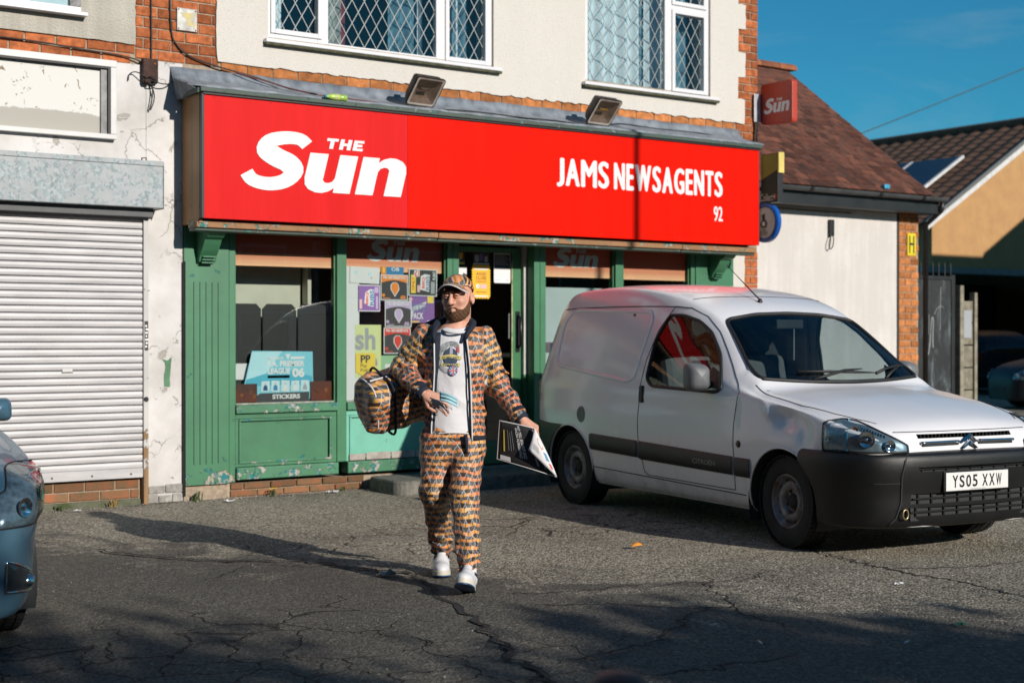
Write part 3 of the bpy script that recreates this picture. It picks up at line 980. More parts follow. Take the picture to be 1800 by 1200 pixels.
# empty fascia sign frame
GALV = mat('white_alu', (0.62, 0.61, 0.60), 0.4, var=0.08, scale=4)
fs = box('sign_frame', GALV, vb, -3.4, -0.579, -0.075, -0.0145, 3.545, 3.60, 0.004)
box('sign_frame_rail', GALV, fs, -3.4, -0.579, -0.075, -0.0145, 2.965, 3.005, 0.004)
box('sign_frame_rail', GALV, fs, -0.629, -0.580, -0.074, -0.0145, 3.006, 3.544, 0.004)
box('sign_frame_stile', mat('weathered_zinc', (0.36, 0.36, 0.36), 0.6, var=0.25, scale=8), fs, -0.70, -0.65, -0.045, -0.0145, 3.007, 3.543, 0.002)
box('sign_frame_gasket', CABLE, fs, -0.649, -0.630, -0.068, -0.0145, 3.006, 3.544)
box('sign_frame_gasket', CABLE, fs, -3.4, -0.65, -0.068, -0.0145, 3.531, 3.5445)
def back_board():
    m, nt, b = new_mat('peeling_sign_back')
    vec = nd(nt, 'ShaderNodeTexCoord').outputs['Object']
    sx = nd(nt, 'ShaderNodeSeparateXYZ'); nt.links.new(vec, sx.inputs[0])
    n1 = noise(nt, 5, 8, 0.75, vec, 0.3)
    lowm = ramp(nt, mth(nt, 'ADD', sx.outputs[2], mth(nt, 'MULTIPLY', n1.outputs[0], 0.10)), [(0, (1, 1, 1)), (1, (0, 0, 0))])
    mr = nd(nt, 'ShaderNodeMapRange'); mr.inputs[1].default_value = 3.205; mr.inputs[2].default_value = 3.215
    nt.links.new(mth(nt, 'ADD', sx.outputs[2], mth(nt, 'MULTIPLY', n1.outputs[0], 0.10)), mr.inputs[0])
    n2 = noise(nt, 9, 8, 0.7, vec, 1.0)
    chip = ramp(nt, n2.outputs[0], [(0.385, (0.20, 0.14, 0.09)), (0.41, (0.66, 0.65, 0.62))])
    c = mixc(nt, mr.outputs[0], (0.40, 0.38, 0.34), chip.outputs[0])
    nt.links.new(c, b.inputs['Base Color'])
    b.inputs['Roughness'].default_value = 0.8
    add_bump(nt, b, mr.outputs[0], 0.002, 0.6)
    return m
box('sign_back', back_board(), fs, -3.4, -0.70, -0.022, -0.0145, 3.006, 3.530)
# shutter housing
HOUS = peel_mat('stripped_shutter_box', (0.36, 0.385, 0.40), (0.27, 0.34, 0.365), (0.34, 0.385, 0.40), 0.50, 16, 0.5, bump=0.0006)
sb = MB().box(-3.3, -0.245, -0.22, -0.021, 2.415, 2.785).build('shutter_box', HOUS, vb, bev=0.006)
box('shutter_box_flange', HOUS, sb, -3.3, -0.245, -0.229, -0.2205, 2.755, 2.795, 0.002)
box('shutter_box_end', HOUS, sb, -0.244, -0.239, -0.225, -0.021, 2.41, 2.785)
box('soffit', mat('shutter_soffit', (0.10, 0.105, 0.11), 0.6), sb, -3.3, -0.30, -0.14, -0.021, 2.345, 2.414, 0.003)
MB().tube([(-0.40, -0.15, 2.785), (-0.40, -0.15, 2.82), (-0.365, -0.15, 2.825), (-0.36, -0.15, 2.785)], 0.006, 6).build('lifting_eye', mat('rusty_steel', (0.16, 0.09, 0.05), 0.7, 0.4, var=0.4), sb)
# roller shutter slats
SLAT = mat('white_shutter_slat', (0.56, 0.545, 0.555), 0.42, var=0.13, scale=4, rnd=0.10, stretch=(.5, 1, 3))
pit = 0.0575
prof = [(0.006, 0.0), (-0.004, 0.001), (-0.0065, 0.006), (-0.0085, 0.026), (-0.0065, 0.044), (-0.002, 0.0505), (0.006, 0.0515)]
sl = MB()
sl.grid([[(SHUT_X0, a, b) for a, b in prof], [(SHUT_X1 + 0.005, a, b) for a, b in prof]])
sl_me = sl.mesh('slat', SLAT, True)
shut = MB().box(SHUT_X0, SHUT_X1 + 0.004, -0.058, -0.022, 0.222, 0.300).build('roller_shutter', SLAT, vb, bev=0.004)
nsl = int((2.345 - 0.300) / pit)
for k in range(nsl + 1):
    link('slat', sl_me, shut, loc=(0, -0.040, 0.300 + k * pit))
box('shutter_gap', CABLE, shut, SHUT_X0, SHUT_X1, -0.030, -0.022, 0.31, 2.345)
for k in range(4):
    MB().lathe([(0.0, -0.003), (0.008, -0.003), (0.008, 0.0)], 8, Matrix.Translation((-0.46 - 0.32 * k, -0.059, 0.255)) @ Matrix.Rotation(R(-90), 4, 'X')).build('bolt_head', CABLE, shut)
box('slot', CABLE, shut, -1.02, -0.93, -0.0535, -0.0525, 1.085, 1.09)
box('shutter_key_plate', GALV, shut, -1.015, -0.935, -0.0545, -0.053, 1.092, 1.12)
GUIDE = peel_mat('shutter_guide', (0.55, 0.54, 0.53), (0.30, 0.17, 0.07), None, 0.36, 9, 0.5, low=(0.0, 0.7, 0.28))
gd = box('shutter_guide', GUIDE, vb, -0.3565, -0.316, -0.072, 0.05, 0.0, 2.345, 0.003)
box('guide_sticker', BLACK_PRINT, gd, -0.350, -0.320, -0.0745, -0.0725, 1.26, 1.50)
for k in range(7):
    box('sticker_mark', WHITE_PRINT, gd, -0.346 + 0.004 * (k % 2), -0.330 + 0.006 * (k % 3), -0.0756, -0.0747, 1.285 + k * 0.028, 1.300 + k * 0.028)
MB().lathe([(0, -.012), (0.017, -0.012), (0.022, 0)], 10, Matrix.Translation((-0.336, -0.073, 0.86)) @ Matrix.Rotation(R(90), 4, 'X') @ Matrix.Scale(-1, 4, (0, 0, 1))).build('padlock', mat('dark_metal', (0.05, 0.05, 0.055), 0.35, 0.8), gd)
# base course under the shutter
box('footing', MORTAR, vb, SHUT_X0, -0.3575, 0.0, 0.25, -0.1, 0.20)
lay(vb, SHUT_X0, -0.372, 0.05, 0.205, -0.012, BRICK_OLD, course=0.078, L=0.25)
box('kerb_fillet', mat('mossy_concrete', (0.15, 0.15, 0.11), 0.95, col2=(0.06, 0.075, 0.03), scale=8, bump=0.01, bscale=30), vb, SHUT_X0, -0.372, -0.05, -0.0005, -0.02, 0.049, 0.01)
for (a, b, c, d) in ((-0.31, -0.22, 0.0, 0.075), (-0.215, -0.10, 0.0, 0.06), (-0.095, -0.005, 0.0, 0.07), (-0.30, -0.16, 0.08, 0.14), (-0.155, -0.01, 0.078, 0.15)):
    box('stone', mat('grey_stone', (0.42, 0.40, 0.37), 0.9, var=0.25, scale=14, rnd=0.3, bump=0.01, bscale=30), vb, a, b, -0.034, -0.0205, c, d, 0.008)
MB().front(ragged([(-0.185, 1.19), (-0.16, 1.155), (-0.165, 0.96), (-0.115, 0.955), (-0.11, 1.08), (-0.10, 1.205), (-0.135, 1.175), (-0.185, 1.19)], 0.006, 0.03), -0.022, -0.0203).build('green_paint_patch', mat('green_daub', (0.09, 0.23, 0.12), 0.6, var=0.2), vb)
box('downpipe_gap', CABLE, vb, -0.0028, 0.0025, -0.03, 0.0, 0.0, 3.34)
MB().tube([(-0.0, -0.045, 0.04), (0.0, -0.045, 2.0)], 0.012, 6).build('cable_conduit', CABLE, vb)
# ------------------------------------------------------------------ fascia sign
SIGNRED = mat('sign_red', (0.82, 0.009, 0.001), 0.42, col2=(0.72, 0.007, 0.001), scale=1.5, stretch=(5, 5, 0.35), spec=0.06)
SIGNRED2 = mat('sign_red_vinyl', (0.68, 0.018, 0.018), 0.45, col2=(0.60, 0.014, 0.014), scale=1.5, stretch=(5, 5, 0.35), spec=0.06)
SIGNWHITE = mat('sign_white', (0.78, 0.75, 0.74), 0.45, var=0.03, scale=3)
DARKTRIM = mat('black_trim', (0.012, 0.012, 0.013), 0.5)
sg = thing('fascia_sign', 'long red fascia sign with big white masthead above the green shopfront', 'sign', (3.1, -0.25, 2.23))
YF = -0.45
box('sign_panel', SIGNRED2, sg, 0.012, 1.918, YF, -0.30, 2.335, 3.350)
box('sign_panel', SIGNRED, sg, 1.921, 4.05, YF - 0.001, -0.30, 2.335, 3.350)
box('sign_panel', SIGNRED, sg, 4.0515, 6.205, YF - 0.001, -0.30, 2.335, 3.350)
box('sign_back', DARKTRIM, sg, 0.02, 6.20, -0.299, -0.036, 2.302, 3.345)
box('corner_trim', DARKTRIM, sg, -0.012, 0.0115, YF - 0.006, -0.40, 2.335, 3.352, 0.002)
box('corner_trim', mat('red_edge', (0.35, 0.01, 0.008), 0.5), sg, 6.2055, 6.215, YF - 0.003, -0.05, 2.335, 3.350)
for k, (a, b) in enumerate(((-0.399, -0.25), (-0.249, -0.03))):
    box('end_board', OCHRE, sg, -0.012, 0.0195, a, b, 2.300, 3.352, 0.002)
tt = MB().box(-0.03, 6.235, -0.485, -0.405, 3.3535, 3.392).build('top_trim', TRIM, sg, bev=0.006)
box('top_trim_lip', DARKTRIM, sg, 0.0, 6.21, -0.468, -0.4515, 3.338, 3.353)
box('end_cap_board', TRIM, sg, -0.05, -0.031, -0.46, -0.03, 3.345, 3.385, 0.004)
xs = [-0.03, 2.28, 5.2, 6.24]
for a, b in zip(xs[:-1], xs[1:]):
    dz = random.uniform(-0.006, 0.006)
    box('bottom_board', BOARD, sg, a + 0.003, b - 0.003, -0.388, -0.20, 2.262 + dz, 2.318 + dz, 0.006)
    box('bottom_lip', TRIM, sg, a + 0.003, b - 0.003, -0.362, -0.22, 2.236 + dz, 2.2615 + dz, 0.006)
box('soffit_board', mat('dark_soffit', (0.05, 0.055, 0.045), 0.8, var=0.3), sg, 0.0, 6.2, -0.199, -0.036, 2.303, 2.315)
SIGNPL = Plane((0, YF - 0.0012, 0), (1, 0, 0), (0, 0, 1))
masthead(SIGNPL, 0.325, 2.590, 1.900, 3.095, SIGNWHITE, sg, 0.001, 0.003)
def raised(txt, x0, z0, x1, z1, bold, parent):
    v, f, _ = text_shape(txt, 0.0)
    mb = MB()
    for k, (du, dv) in enumerate(((0, 0), (-1, 0), (1, 0), (0, 1), (0, -1), (-.5, .6), (.5, .6), (.5, -.6), (-.5, -.6))):
        mb.add([(x0 + bold + (x1 - x0 - 2 * bold) * a + du * bold, YF - 0.0035 - 0.0002 * k, z0 + bold * .5 + (z1 - z0 - bold) * b + dv * bold * .5) for a, b in v], f)
    mb.build('shop_name_lettering', SIGNWHITE, parent, fix=False)
LW = dict(J=.52, A=.98, M=1.12, S=.78, N=.95, E=.68, W=1.42, G=.95, T=.78)
def word(s, x0, x1, z0, z1, bold, gap=0.014):
    tot = sum(LW[c] for c in s)
    k = (x1 - x0 - gap * (len(s) - 1)) / tot
    x = x0
    for c in s:
        raised(c, x, z0 - (0.012 if c == 'J' else 0), x + LW[c] * k, z1, bold, sg)
        x += LW[c] * k + gap
word('JAMS', 3.555, 4.190, 2.812, 3.075, 0.012)
word('NEWSAGENTS', 4.250, 5.690, 2.812, 3.075, 0.012)
raised('92', 5.565, 2.562, 5.690, 2.715, 0.004, sg)
for k in range(46):   # small blemishes and screw heads on the panels
    x, z = random.uniform(0.1, 6.1), random.uniform(2.38, 3.3)
    if k < 10: z = random.choice((2.36, 3.325))
sc_me = MB().lathe([(0, -0.0025), (0.006, -0.002), (0.007, 0)], 8, Matrix.Rotation(R(90), 4, 'X') @ Matrix.Scale(-1, 4, (0, 0, 1))).mesh('screw', mat('red_screw', (0.5, 0.02, 0.015), 0.4), True)
for x in np.linspace(0.1, 6.1, 13):
    for z in (2.365, 3.322):
        link('screw', sc_me, sg, loc=(float(x), YF - 0.002, z))

# ------------------------------------------------------------------ floodlights on the sign
FLOOD = mat('floodlight_case', (0.05, 0.036, 0.030), 0.6, var=0.4, scale=12)
def floodlight(x, label, bulb):
    t = thing('floodlight', label, 'floodlight', (x, -0.36, 3.40), R(6), 'floodlights on the sign')
    tilt = Matrix.Translation((0, -0.055, 0.185)) @ Matrix.Rotation(R(42), 4, 'X')
    # local: front face at -Y, bowl behind
    w, h = 0.150, 0.140
    rings = []
    for (s, y) in ((1.06, -0.045), (1.06, -0.028), (0.98, -0.02), (0.93, 0.03), (0.72, 0.085), (0.30, 0.11), (0.0, 0.112)):
        pts = rounded([(-w * s, -h * s), (w * s, -h * s), (w * s, h * s), (-w * s, h * s)], 0.03 * s + 1e-4, 4)
        rings.append([tilt @ Vector((a, y, b)) for a, b in pts])
    mb = MB()
    P = [list(col) for col in zip(*rings)]
    mb.grid(P, closed_u=True)
    mb.build('housing', FLOOD, t, smooth=True, local=True, auto=35)
    rim = MB()
    o1 = rounded([(-w, -h), (w, -h), (w, h), (-w, h)], 0.02, 4); 
    i1 = [(a * 0.87, b * 0.87) for a, b in o1]
    rim.grid([[tilt @ Vector((a, -0.046, b)), tilt @ Vector((c, -0.046, d)), tilt @ Vector((c * .8, -0.005, d * .8)), tilt @ Vector((c * .5, 0.02, d * .5)), tilt @ Vector((0, 0.03, 0))] for (a, b), (c, d) in zip(o1, i1)], closed_u=True)
    rim.build('reflector', mat('dull_reflector', (0.62, 0.56, 0.50), 0.4, 0.15, var=0.2, scale=9), t, local=True, smooth=True)
    MB().prism(i1, lambda a, b: tilt @ Vector((a, -0.047, b)), lambda a, b: tilt @ Vector((a, -0.043, b))).build('lens', glass_mat('flood_glass', (0.80, 0.74, 0.70), 1.6, 0.22), t, local=True)
    MB().tube([tilt @ Vector((-0.05, -0.012, 0.01)), tilt @ Vector((0.05, -0.012, 0.01))], 0.014, 8).build('lamp_tube', bulb, t, local=True, smooth=True)
    br = MB()
    br.tube([(-0.145, -0.03, 0.14), (-0.145, 0.02, 0.02), (0.145, 0.02, 0.02), (0.145, -0.03, 0.14)], 0.009, 6)
    br.box(-0.03, 0.03, 0.0, 0.05, -0.02, 0.03)
    br.build('bracket', FLOOD, t, local=True)
    MB().box(-0.035, 0.035, 0.10, 0.15, -0.055, 0.03, tilt).build('terminal_box', FLOOD, t, local=True, bev=0.006)
    return t
floodlight(2.10, 'black floodlight with dark glass above the join of the red panels', mat('grey_lamp', (0.25, 0.25, 0.24), 0.5))
floodlight(4.13, 'black floodlight with yellow lamp tube above the shop name lettering', mat('yellow_lamp', (0.75, 0.55, 0.06), 0.4))

# ------------------------------------------------------------------ cables, junction box, plaque, bottle
def cable(pts, r, m, name, label, cat='cable', group=None):
    o = MB().tube(crom(pts, 6), r, 6).build(name, m, None, smooth=True)
    return tag(o, label, cat, group)
cable([(-0.27, -0.012, 5.7), (-0.272, -0.012, 4.6), (-0.268, -0.012, 3.85), (-0.27, -0.013, 3.64)], 0.007, CABLE, 'cable', 'straight black cable running down the brickwork into the rusty box')
cable([(-0.11, -0.012, 5.7), (-0.108, -0.012, 4.5), (-0.10, -0.012, 3.95), (-0.05, -0.014, 3.80), (0.07, -0.020, 3.715), (0.31, -0.030, 3.655), (0.62, -0.05, 3.60), (0.9, -0.17, 3.51), (1.05, -0.40, 3.44)], 0.007, CABLE, 'cable', 'bent black cable swooping off the brickwork onto the lead flashing')
cable([(0.45, -0.06, 3.62), (0.80, -0.16, 3.53), (1.06, -0.36, 3.445), (1.5, -0.40, 3.430), (2.05, -0.36, 3.415)], 0.005, REDCABLE, 'cable', 'thin red cable trailing over the lead flashing to the left floodlight')
cable([(2.14, -0.36, 3.42), (2.5, -0.415, 3.432), (2.9, -0.40, 3.435), (3.2, -0.42, 3.425), (3.6, -0.41, 3.43), (4.0, -0.38, 3.42), (4.13, -0.36, 3.42)], 0.006, CABLE, 'cable', 'black cable lying along the sign top between the two floodlights')
cable([(4.2, -0.36, 3.42), (4.6, -0.09, 3.53), (5.1, -0.12, 3.515), (5.7, -0.10, 3.52), (6.3, -0.03, 3.50), (6.62, -0.012, 3.505)], 0.005, CABLE, 'cable', 'thin black cable drooping along the lead flashing right of the floodlights')
cable([(-4.6, -0.03, 3.70), (-2.5, -0.03, 3.70), (-1.3, -0.02, 3.695), (-0.9, -0.02, 3.675), (-0.5, -0.02, 3.655), (-0.34, -0.03, 3.61), (-0.30, -0.04, 3.52)], 0.006, CABLE, 'cable', 'sagging black cable along the brick band above the empty sign frame')
jb = thing('junction_box', 'rusty brown junction box with hanging wires on the brick pier', 'junction box', (-0.295, -0.02, 3.44))
RUST = mat('rusty_steel', (0.16, 0.09, 0.05), 0.7, 0.4, var=0.4)
RUSTBOX = mat('rusty_box', (0.075, 0.030, 0.020), 0.8, var=0.4, scale=14, bump=0.004, bscale=60)
box('box_case', RUSTBOX, jb, -0.360, -0.232, -0.075, -0.021, 3.455, 3.650, 0.004)
box('clamp_bracket', RUSTBOX, jb, -0.350, -0.30, -0.095, -0.0755, 3.45, 3.475, 0.003)
MB().lathe([(0, .006), (0.009, 0.006), (0.009, 0)], 8, Matrix.Translation((-0.262, -0.0755, 3.61)) @ Matrix.Rotation(R(90), 4, 'X')).build('screw_hole', BRICK, jb)
for k, pts in enumerate([[(-0.33, -0.07, 3.47), (-0.36, -0.09, 3.50), (-0.42, -0.06, 3.53), (-0.46, -0.03, 3.51), (-0.47, -0.03, 3.46)],
                         [(-0.28, -0.06, 3.455), (-0.275, -0.06, 3.38), (-0.285, -0.06, 3.30), (-0.30, -0.06, 3.24)],
                         [(-0.29, -0.06, 3.455), (-0.262, -0.06, 3.36), (-0.27, -0.06, 3.29), (-0.295, -0.06, 3.23)],
                         [(-0.30, -0.08, 3.47), (-0.22, -0.10, 3.45), (-0.15, -0.08, 3.455), (-0.10, -0.05, 3.49)],
                         [(-0.34, -0.08, 3.48), (-0.29, -0.10, 3.50), (-0.25, -0.09, 3.45), (-0.31, -0.09, 3.44), (-0.33, -0.08, 3.49)]]):
    MB().tube(crom(pts, 5), 0.005, 6).build('wire', CABLE, jb, smooth=True)
pq = MB().box(-0.048, 0.130, -0.016, -0.0015, 3.925, 4.115).build('wall_plate', mat('worn_plate', (0.42, 0.42, 0.40), 0.5, col2=(0.20, 0.19, 0.17), scale=16, metal=0.3), None, bev=0.004)
tag(pq, 'square metal plate with worn yellow print on the brick pier', 'plate')
YEL = mat('worn_yellow', (0.66, 0.50, 0.05), 0.6, col2=(0.42, 0.40, 0.34), scale=22)
PQ = Plane((-0.048, -0.0162, 3.925), (1, 0, 0), (0, 0, 1))
for poly in ([(0.03, 0.15), (0.15, 0.155), (0.16, 0.115), (0.10, 0.10), (0.05, 0.12)], [(0.08, 0.095), (0.125, 0.10), (0.13, 0.05), (0.085, 0.045)], [(0.14, 0.08), (0.165, 0.085), (0.16, 0.03), (0.145, 0.02)]):
    print_poly('worn_print', PQ, poly, YEL, pq)
for a, b in ((.015, .015), (.163, .015), (.015, .175), (.163, .175)):
    MB().lathe([(0, -.004), (0.006, -.003), (0.007, 0)], 8, Matrix.Translation((-0.048 + a, -0.017, 3.925 + b)) @ Matrix.Rotation(R(-90), 4, 'X')).build('screw', RUST, pq)
bt = thing('plastic_bottle', 'green plastic drink bottle lying on top of the sign', 'bottle', (1.09, -0.44, 3.395))
mB = Matrix.Translation((1.09, -0.445, 3.424)) @ Matrix.Rotation(R(90), 4, 'Y') @ Matrix.Rotation(R(6), 4, 'X')
MB().lathe([(0, 0.0), (0.024, 0.003), (0.028, 0.012), (0.028, 0.055), (0.025, 0.06), (0.028, 0.068), (0.028, 0.13), (0.022, 0.16), (0.012, 0.18), (0.011, 0.195)][::-1] , 14, Matrix.Translation((1.31, -0.445, 3.424)) @ Matrix.Rotation(R(-90), 4, 'Y')).build('bottle_body', mat('lime_plastic', (0.42, 0.62, 0.10), 0.25, col2=(0.25, 0.42, 0.06), scale=9), bt, smooth=True)
MB().lathe([(0.0285, 0.075), (0.0288, 0.076), (0.0288, 0.12), (0.0285, 0.121)], 14, Matrix.Translation((1.31, -0.445, 3.424)) @ Matrix.Rotation(R(-90), 4, 'Y')).build('bottle_label', mat('bottle_label', (0.55, 0.60, 0.20), 0.5), bt, smooth=True)
MB().lathe([(0.014, 0.19), (0.014, 0.212), (0.0, 0.213)], 12, Matrix.Translation((1.31, -0.445, 3.424)) @ Matrix.Rotation(R(-90), 4, 'Y')).build('bottle_cap', mat('teal_cap', (0.02, 0.25, 0.32), 0.4), bt)

# ------------------------------------------------------------------ roller blinds behind the glass
BLIND = mat('blind_red', (0.62, 0.085, 0.035), 0.6, var=0.04, scale=2)
BLIND_SUNLIT = mat('blind_peach', (0.80, 0.40, 0.22), 0.6, var=0.04, scale=2)
BLINDLOGO = mat('blind_white', (0.72, 0.73, 0.74), 0.6, var=0.02)
def blind(x0, x1, zb_, label, logo=None):
    yb = 0.052
    o = MB().box(x0, x1, yb, yb + 0.004, zb_ + 0.11, 2.305).build('window_blind', BLIND, None)
    tag(o, label, 'blind', 'red blinds across the shop windows')
    # sunlight painted into the lower blind, red fading to peach in three bands
    for k, (a, b, f_) in enumerate(((0.07, 0.1095, 0.45), (0.05, 0.0695, 0.62), (0.025, 0.0495, 0.82), (0.0, 0.0245, 1.0))):
        c = tuple(p * (1 - f_) + q * f_ for p, q in zip((0.62, 0.085, 0.035), (0.95, 0.50, 0.28)))
        box('sunlit_band', mat('blind_sunlit_band_%d' % k, c, 0.6, var=0.03), o, x0, x1, yb, yb + 0.004, zb_ + a, zb_ + b)
    if logo:
        masthead(Plane((0, yb, 0), (1, 0, 0), (0, 0, 1)), logo[0], logo[1], logo[2], logo[3], BLINDLOGO, o, 0.0015)
blind(0.475, 1.435, 1.985, 'plain red blind in the leftmost shop window')
blind(1.545, 2.590, 1.965, 'red blind with white masthead above the poster covered window', (1.78, 2.060, 2.335, 2.262))
blind(3.750, 4.612, 1.965, 'red blind with white masthead just right of the shop door', (3.88, 2.062, 4.45, 2.256))
blind(4.732, 5.632, 1.960, 'plain red blind in the rightmost shop window')

# ------------------------------------------------------------------ posters and notices
def colm(name, c, rough=0.55):
    return mat('print_' + name, c, rough, var=0.03, scale=5)
P_PUR = colm('purple', (0.22, 0.10, 0.34)); P_ORG = colm('orange', (0.85, 0.24, 0.02)); P_RED = colm('red', (0.72, 0.04, 0.02))
P_BLK = colm('charcoal', (0.035, 0.035, 0.040)); P_YEL = colm('yellow', (0.85, 0.60, 0.06)); P_BLU = colm('blue', (0.02, 0.20, 0.42))
P_WHT = colm('paper', (0.74, 0.73, 0.74)); P_LIME = colm('lime', (0.66, 0.70, 0.32)); P_SLATE = colm('slate', (0.16, 0.22, 0.38))
P_CYAN = colm('cyan', (0.20, 0.58, 0.70)); P_NAVY = colm('navy', (0.01, 0.05, 0.16)); P_GOLD = colm('gold', (0.92, 0.44, 0.01)); P_GRN = colm('pale_green', (0.30, 0.52, 0.30))
P_LAV = colm('lavender', (0.52, 0.40, 0.62)); P_GREY = colm('grey', (0.35, 0.36, 0.38)); P_SKY = colm('pale_cyan', (0.45, 0.74, 0.82)); P_PINK = colm('pink', (0.75, 0.45, 0.45))
def sheet(name, x0, x1, z0, z1, m, label, cat='poster', y=0.040, t=0.002, tilt=0.0):
    pl = Plane((x0, y, z0), (math.cos(tilt), 0, math.sin(tilt)), (-math.sin(tilt), 0, math.cos(tilt)))
    w, h = x1 - x0, z1 - z0
    o = MB().prism([(0, 0), (w, 0), (w, h), (0, h)], lambda a, b: pl(a, b, 0), lambda a, b: pl(a, b, -t)).build(name, m, None)
    tag(o, label, cat)
    def rect(u0, v0, u1, v1, mm, k=1):
        print_rect('print', pl, u0 * w, v0 * h, u1 * w, v1 * h, mm, o, 0.0006 * k)
    def txt(s, u0, v0, u1, v1, mm, bold=0.02, rot=0, k=2, shear=0.0):
        lettering('print_lettering', s, pl, u0 * w, v0 * h, u1 * w, v1 * h, mm, o, 0.0006 * k, bold, shear, rot)
    def poly(pts, mm, k=1):
        print_poly('print', pl, [(a * w, b * h) for a, b in pts], mm, o, 0.0006 * k)
    return o, rect, txt, poly
o, rect, txt, poly = sheet('paper_strip', 1.552, 1.70, 0.80, 2.005, P_WHT, 'long torn white paper strip down the left edge of the poster window', 'paper', 0.046)
poly([(0.0, 0.93), (0.03, 0.93), (0.05, 0.85), (0.02, 0.72), (0.0, 0.70)], colm('teal', (0.02, 0.20, 0.22)))
poly([(0.05, 0.28), (0.16, 0.285), (0.12, 0.268)], colm('teal', (0.02, 0.20, 0.22)))
o, rect, txt, poly = sheet('paper_notice', 1.60, 1.905, 1.86, 2.008, P_WHT, 'crumpled faded white sheet at the top left of the poster window', 'paper', 0.0385, tilt=-0.03)
rect(0.15, 0.55, 0.25, 0.75, P_SKY); rect(0.6, 0.5, 0.7, 0.68, P_SKY); rect(0.7, 0.3, 0.74, 0.42, P_GREY)
o, rect, txt, poly = sheet('poster', 1.925, 2.165, 1.945, 2.012, P_BLU, 'small blue and orange card edge right under the red blind', 'card', 0.0440)
rect(0.0, 0.0, 0.22, 1, P_ORG); rect(0.08, 0.2, 0.16, 0.9, P_YEL, 2); txt('OB', 0.45, 0.45, 0.8, 0.95, P_WHT)
def crisp_card(x0, x1, z0, z1, c, label, tilt=0.0, y=0.0385):
    o, rect, txt, poly = sheet('snack_card', x0, x1, z0, z1, P_WHT, label, 'card', y, tilt=tilt)
    rect(0.03, 0.035, 0.97, 0.965, c, 1)
    pts = [(0.03, 0.035), (0.97, 0.035), (0.97, 0.68)] + [(0.97 - 0.94 * i / 10, 0.68 + 0.10 * math.sin(math.pi * i / 10)) for i in range(1, 10)] + [(0.03, 0.68)]
    poly(pts, P_BLK, 2)
    txt('30p', 0.08, 0.82, 0.24, 0.94, P_WHT, 0.03, 0, 3); txt('NEW BIGGER PACK', 0.28, 0.83, 0.92, 0.94, P_WHT, 0.04, 0, 3)
    # pack emblem kept as a plain shield in the card's colour, no face
    poly([(0.36, 0.60), (0.44, 0.70), (0.58, 0.70), (0.66, 0.60), (0.68, 0.42), (0.52, 0.14), (0.36, 0.42)], P_WHT, 3)
    poly([(0.39, 0.60), (0.46, 0.68), (0.57, 0.68), (0.64, 0.60), (0.65, 0.43), (0.52, 0.19), (0.39, 0.43)], c, 4)
    poly([(0.10 + 0.06 * math.cos(k), 0.20 + 0.06 * math.sin(k)) for k in np.linspace(0, 6.0, 14)], c, 3)
    rect(0.72, 0.07, 0.92, 0.13, c, 3); rect(0.74, 0.15, 0.90, 0.19, c, 3); rect(0.08, 0.07, 0.34, 0.10, c, 3)
crisp_card(1.918, 2.205, 1.705, 1.942, P_ORG, 'white bordered black and orange snack card, highest of its column')
crisp_card(1.962, 2.245, 1.462, 1.700, P_LAV, 'white bordered black and purple snack card, middle of its column')
crisp_card(1.950, 2.235, 1.215, 1.455, P_RED, "white bordered black and red snack card beside the man's shoulder")
o, rect, txt, poly = sheet('snack_card', 2.212, 2.520, 1.752, 2.002, P_WHT, 'white bordered dark grey ribs card at the right edge of the poster window', 'card', 0.0385, tilt=-0.015)
rect(0.03, 0.03, 0.97, 0.97, P_BLK, 1)
rect(0.08, 0.10, 0.25, 0.78, P_YEL, 2); rect(0.78, 0.10, 0.92, 0.55, P_GREY, 2); txt('BBQ', 0.46, 0.28, 0.58, 0.70, P_RED, 0.03, 90, 4)
poly([(0.40, 0.24), (0.58, 0.20), (0.72, 0.16), (0.74, 0.80), (0.56, 0.82), (0.42, 0.74)], P_WHT, 3); txt('RIBS', 0.60, 0.22, 0.73, 0.76, P_SLATE, 0.03, 90, 4)
txt('£1', 0.20, 0.72, 0.36, 0.93, P_RED, 0.03, 70 and 0, 4); poly([(0.17, 0.70), (0.38, 0.72), (0.38, 0.96), (0.19, 0.94)], P_WHT, 3); txt('ONLY', 0.11, 0.2, 0.2, 0.7, P_RED, 0.02, 90, 3); txt('RIBS', 0.84, 0.62, 0.94, 0.92, P_WHT, 0.01, 90, 3); rect(0.30, 0.14, 0.40, 0.4, P_PINK, 2)
o, rect, txt, poly = sheet('snack_card', 1.688, 1.910, 1.602, 1.842, P_WHT, 'white bordered purple ribs card left of the black and orange snack card', 'card', 0.0355)
rect(0.0, 0.03, 0.97, 0.97, P_PUR, 1)
poly([(0.26, 0.30), (0.50, 0.20), (0.70, 0.18), (0.72, 0.82), (0.52, 0.84), (0.30, 0.70)], P_WHT, 2); txt('BBQ', 0.33, 0.26, 0.47, 0.72, P_RED, 0.03, 90, 4); txt('RIBS', 0.52, 0.22, 0.70, 0.80, P_BLU, 0.03, 90, 4)
rect(0.80, 0.10, 0.90, 0.58, P_LAV, 2); rect(0.74, 0.70, 0.92, 0.92, P_LAV, 2); rect(0.04, 0.10, 0.16, 0.45, P_PINK, 2)
o, rect, txt, poly = sheet('poster', 2.222, 2.495, 1.500, 1.750, P_PUR, "purple assorted pack poster behind the man's cap", 'poster', 0.0405)
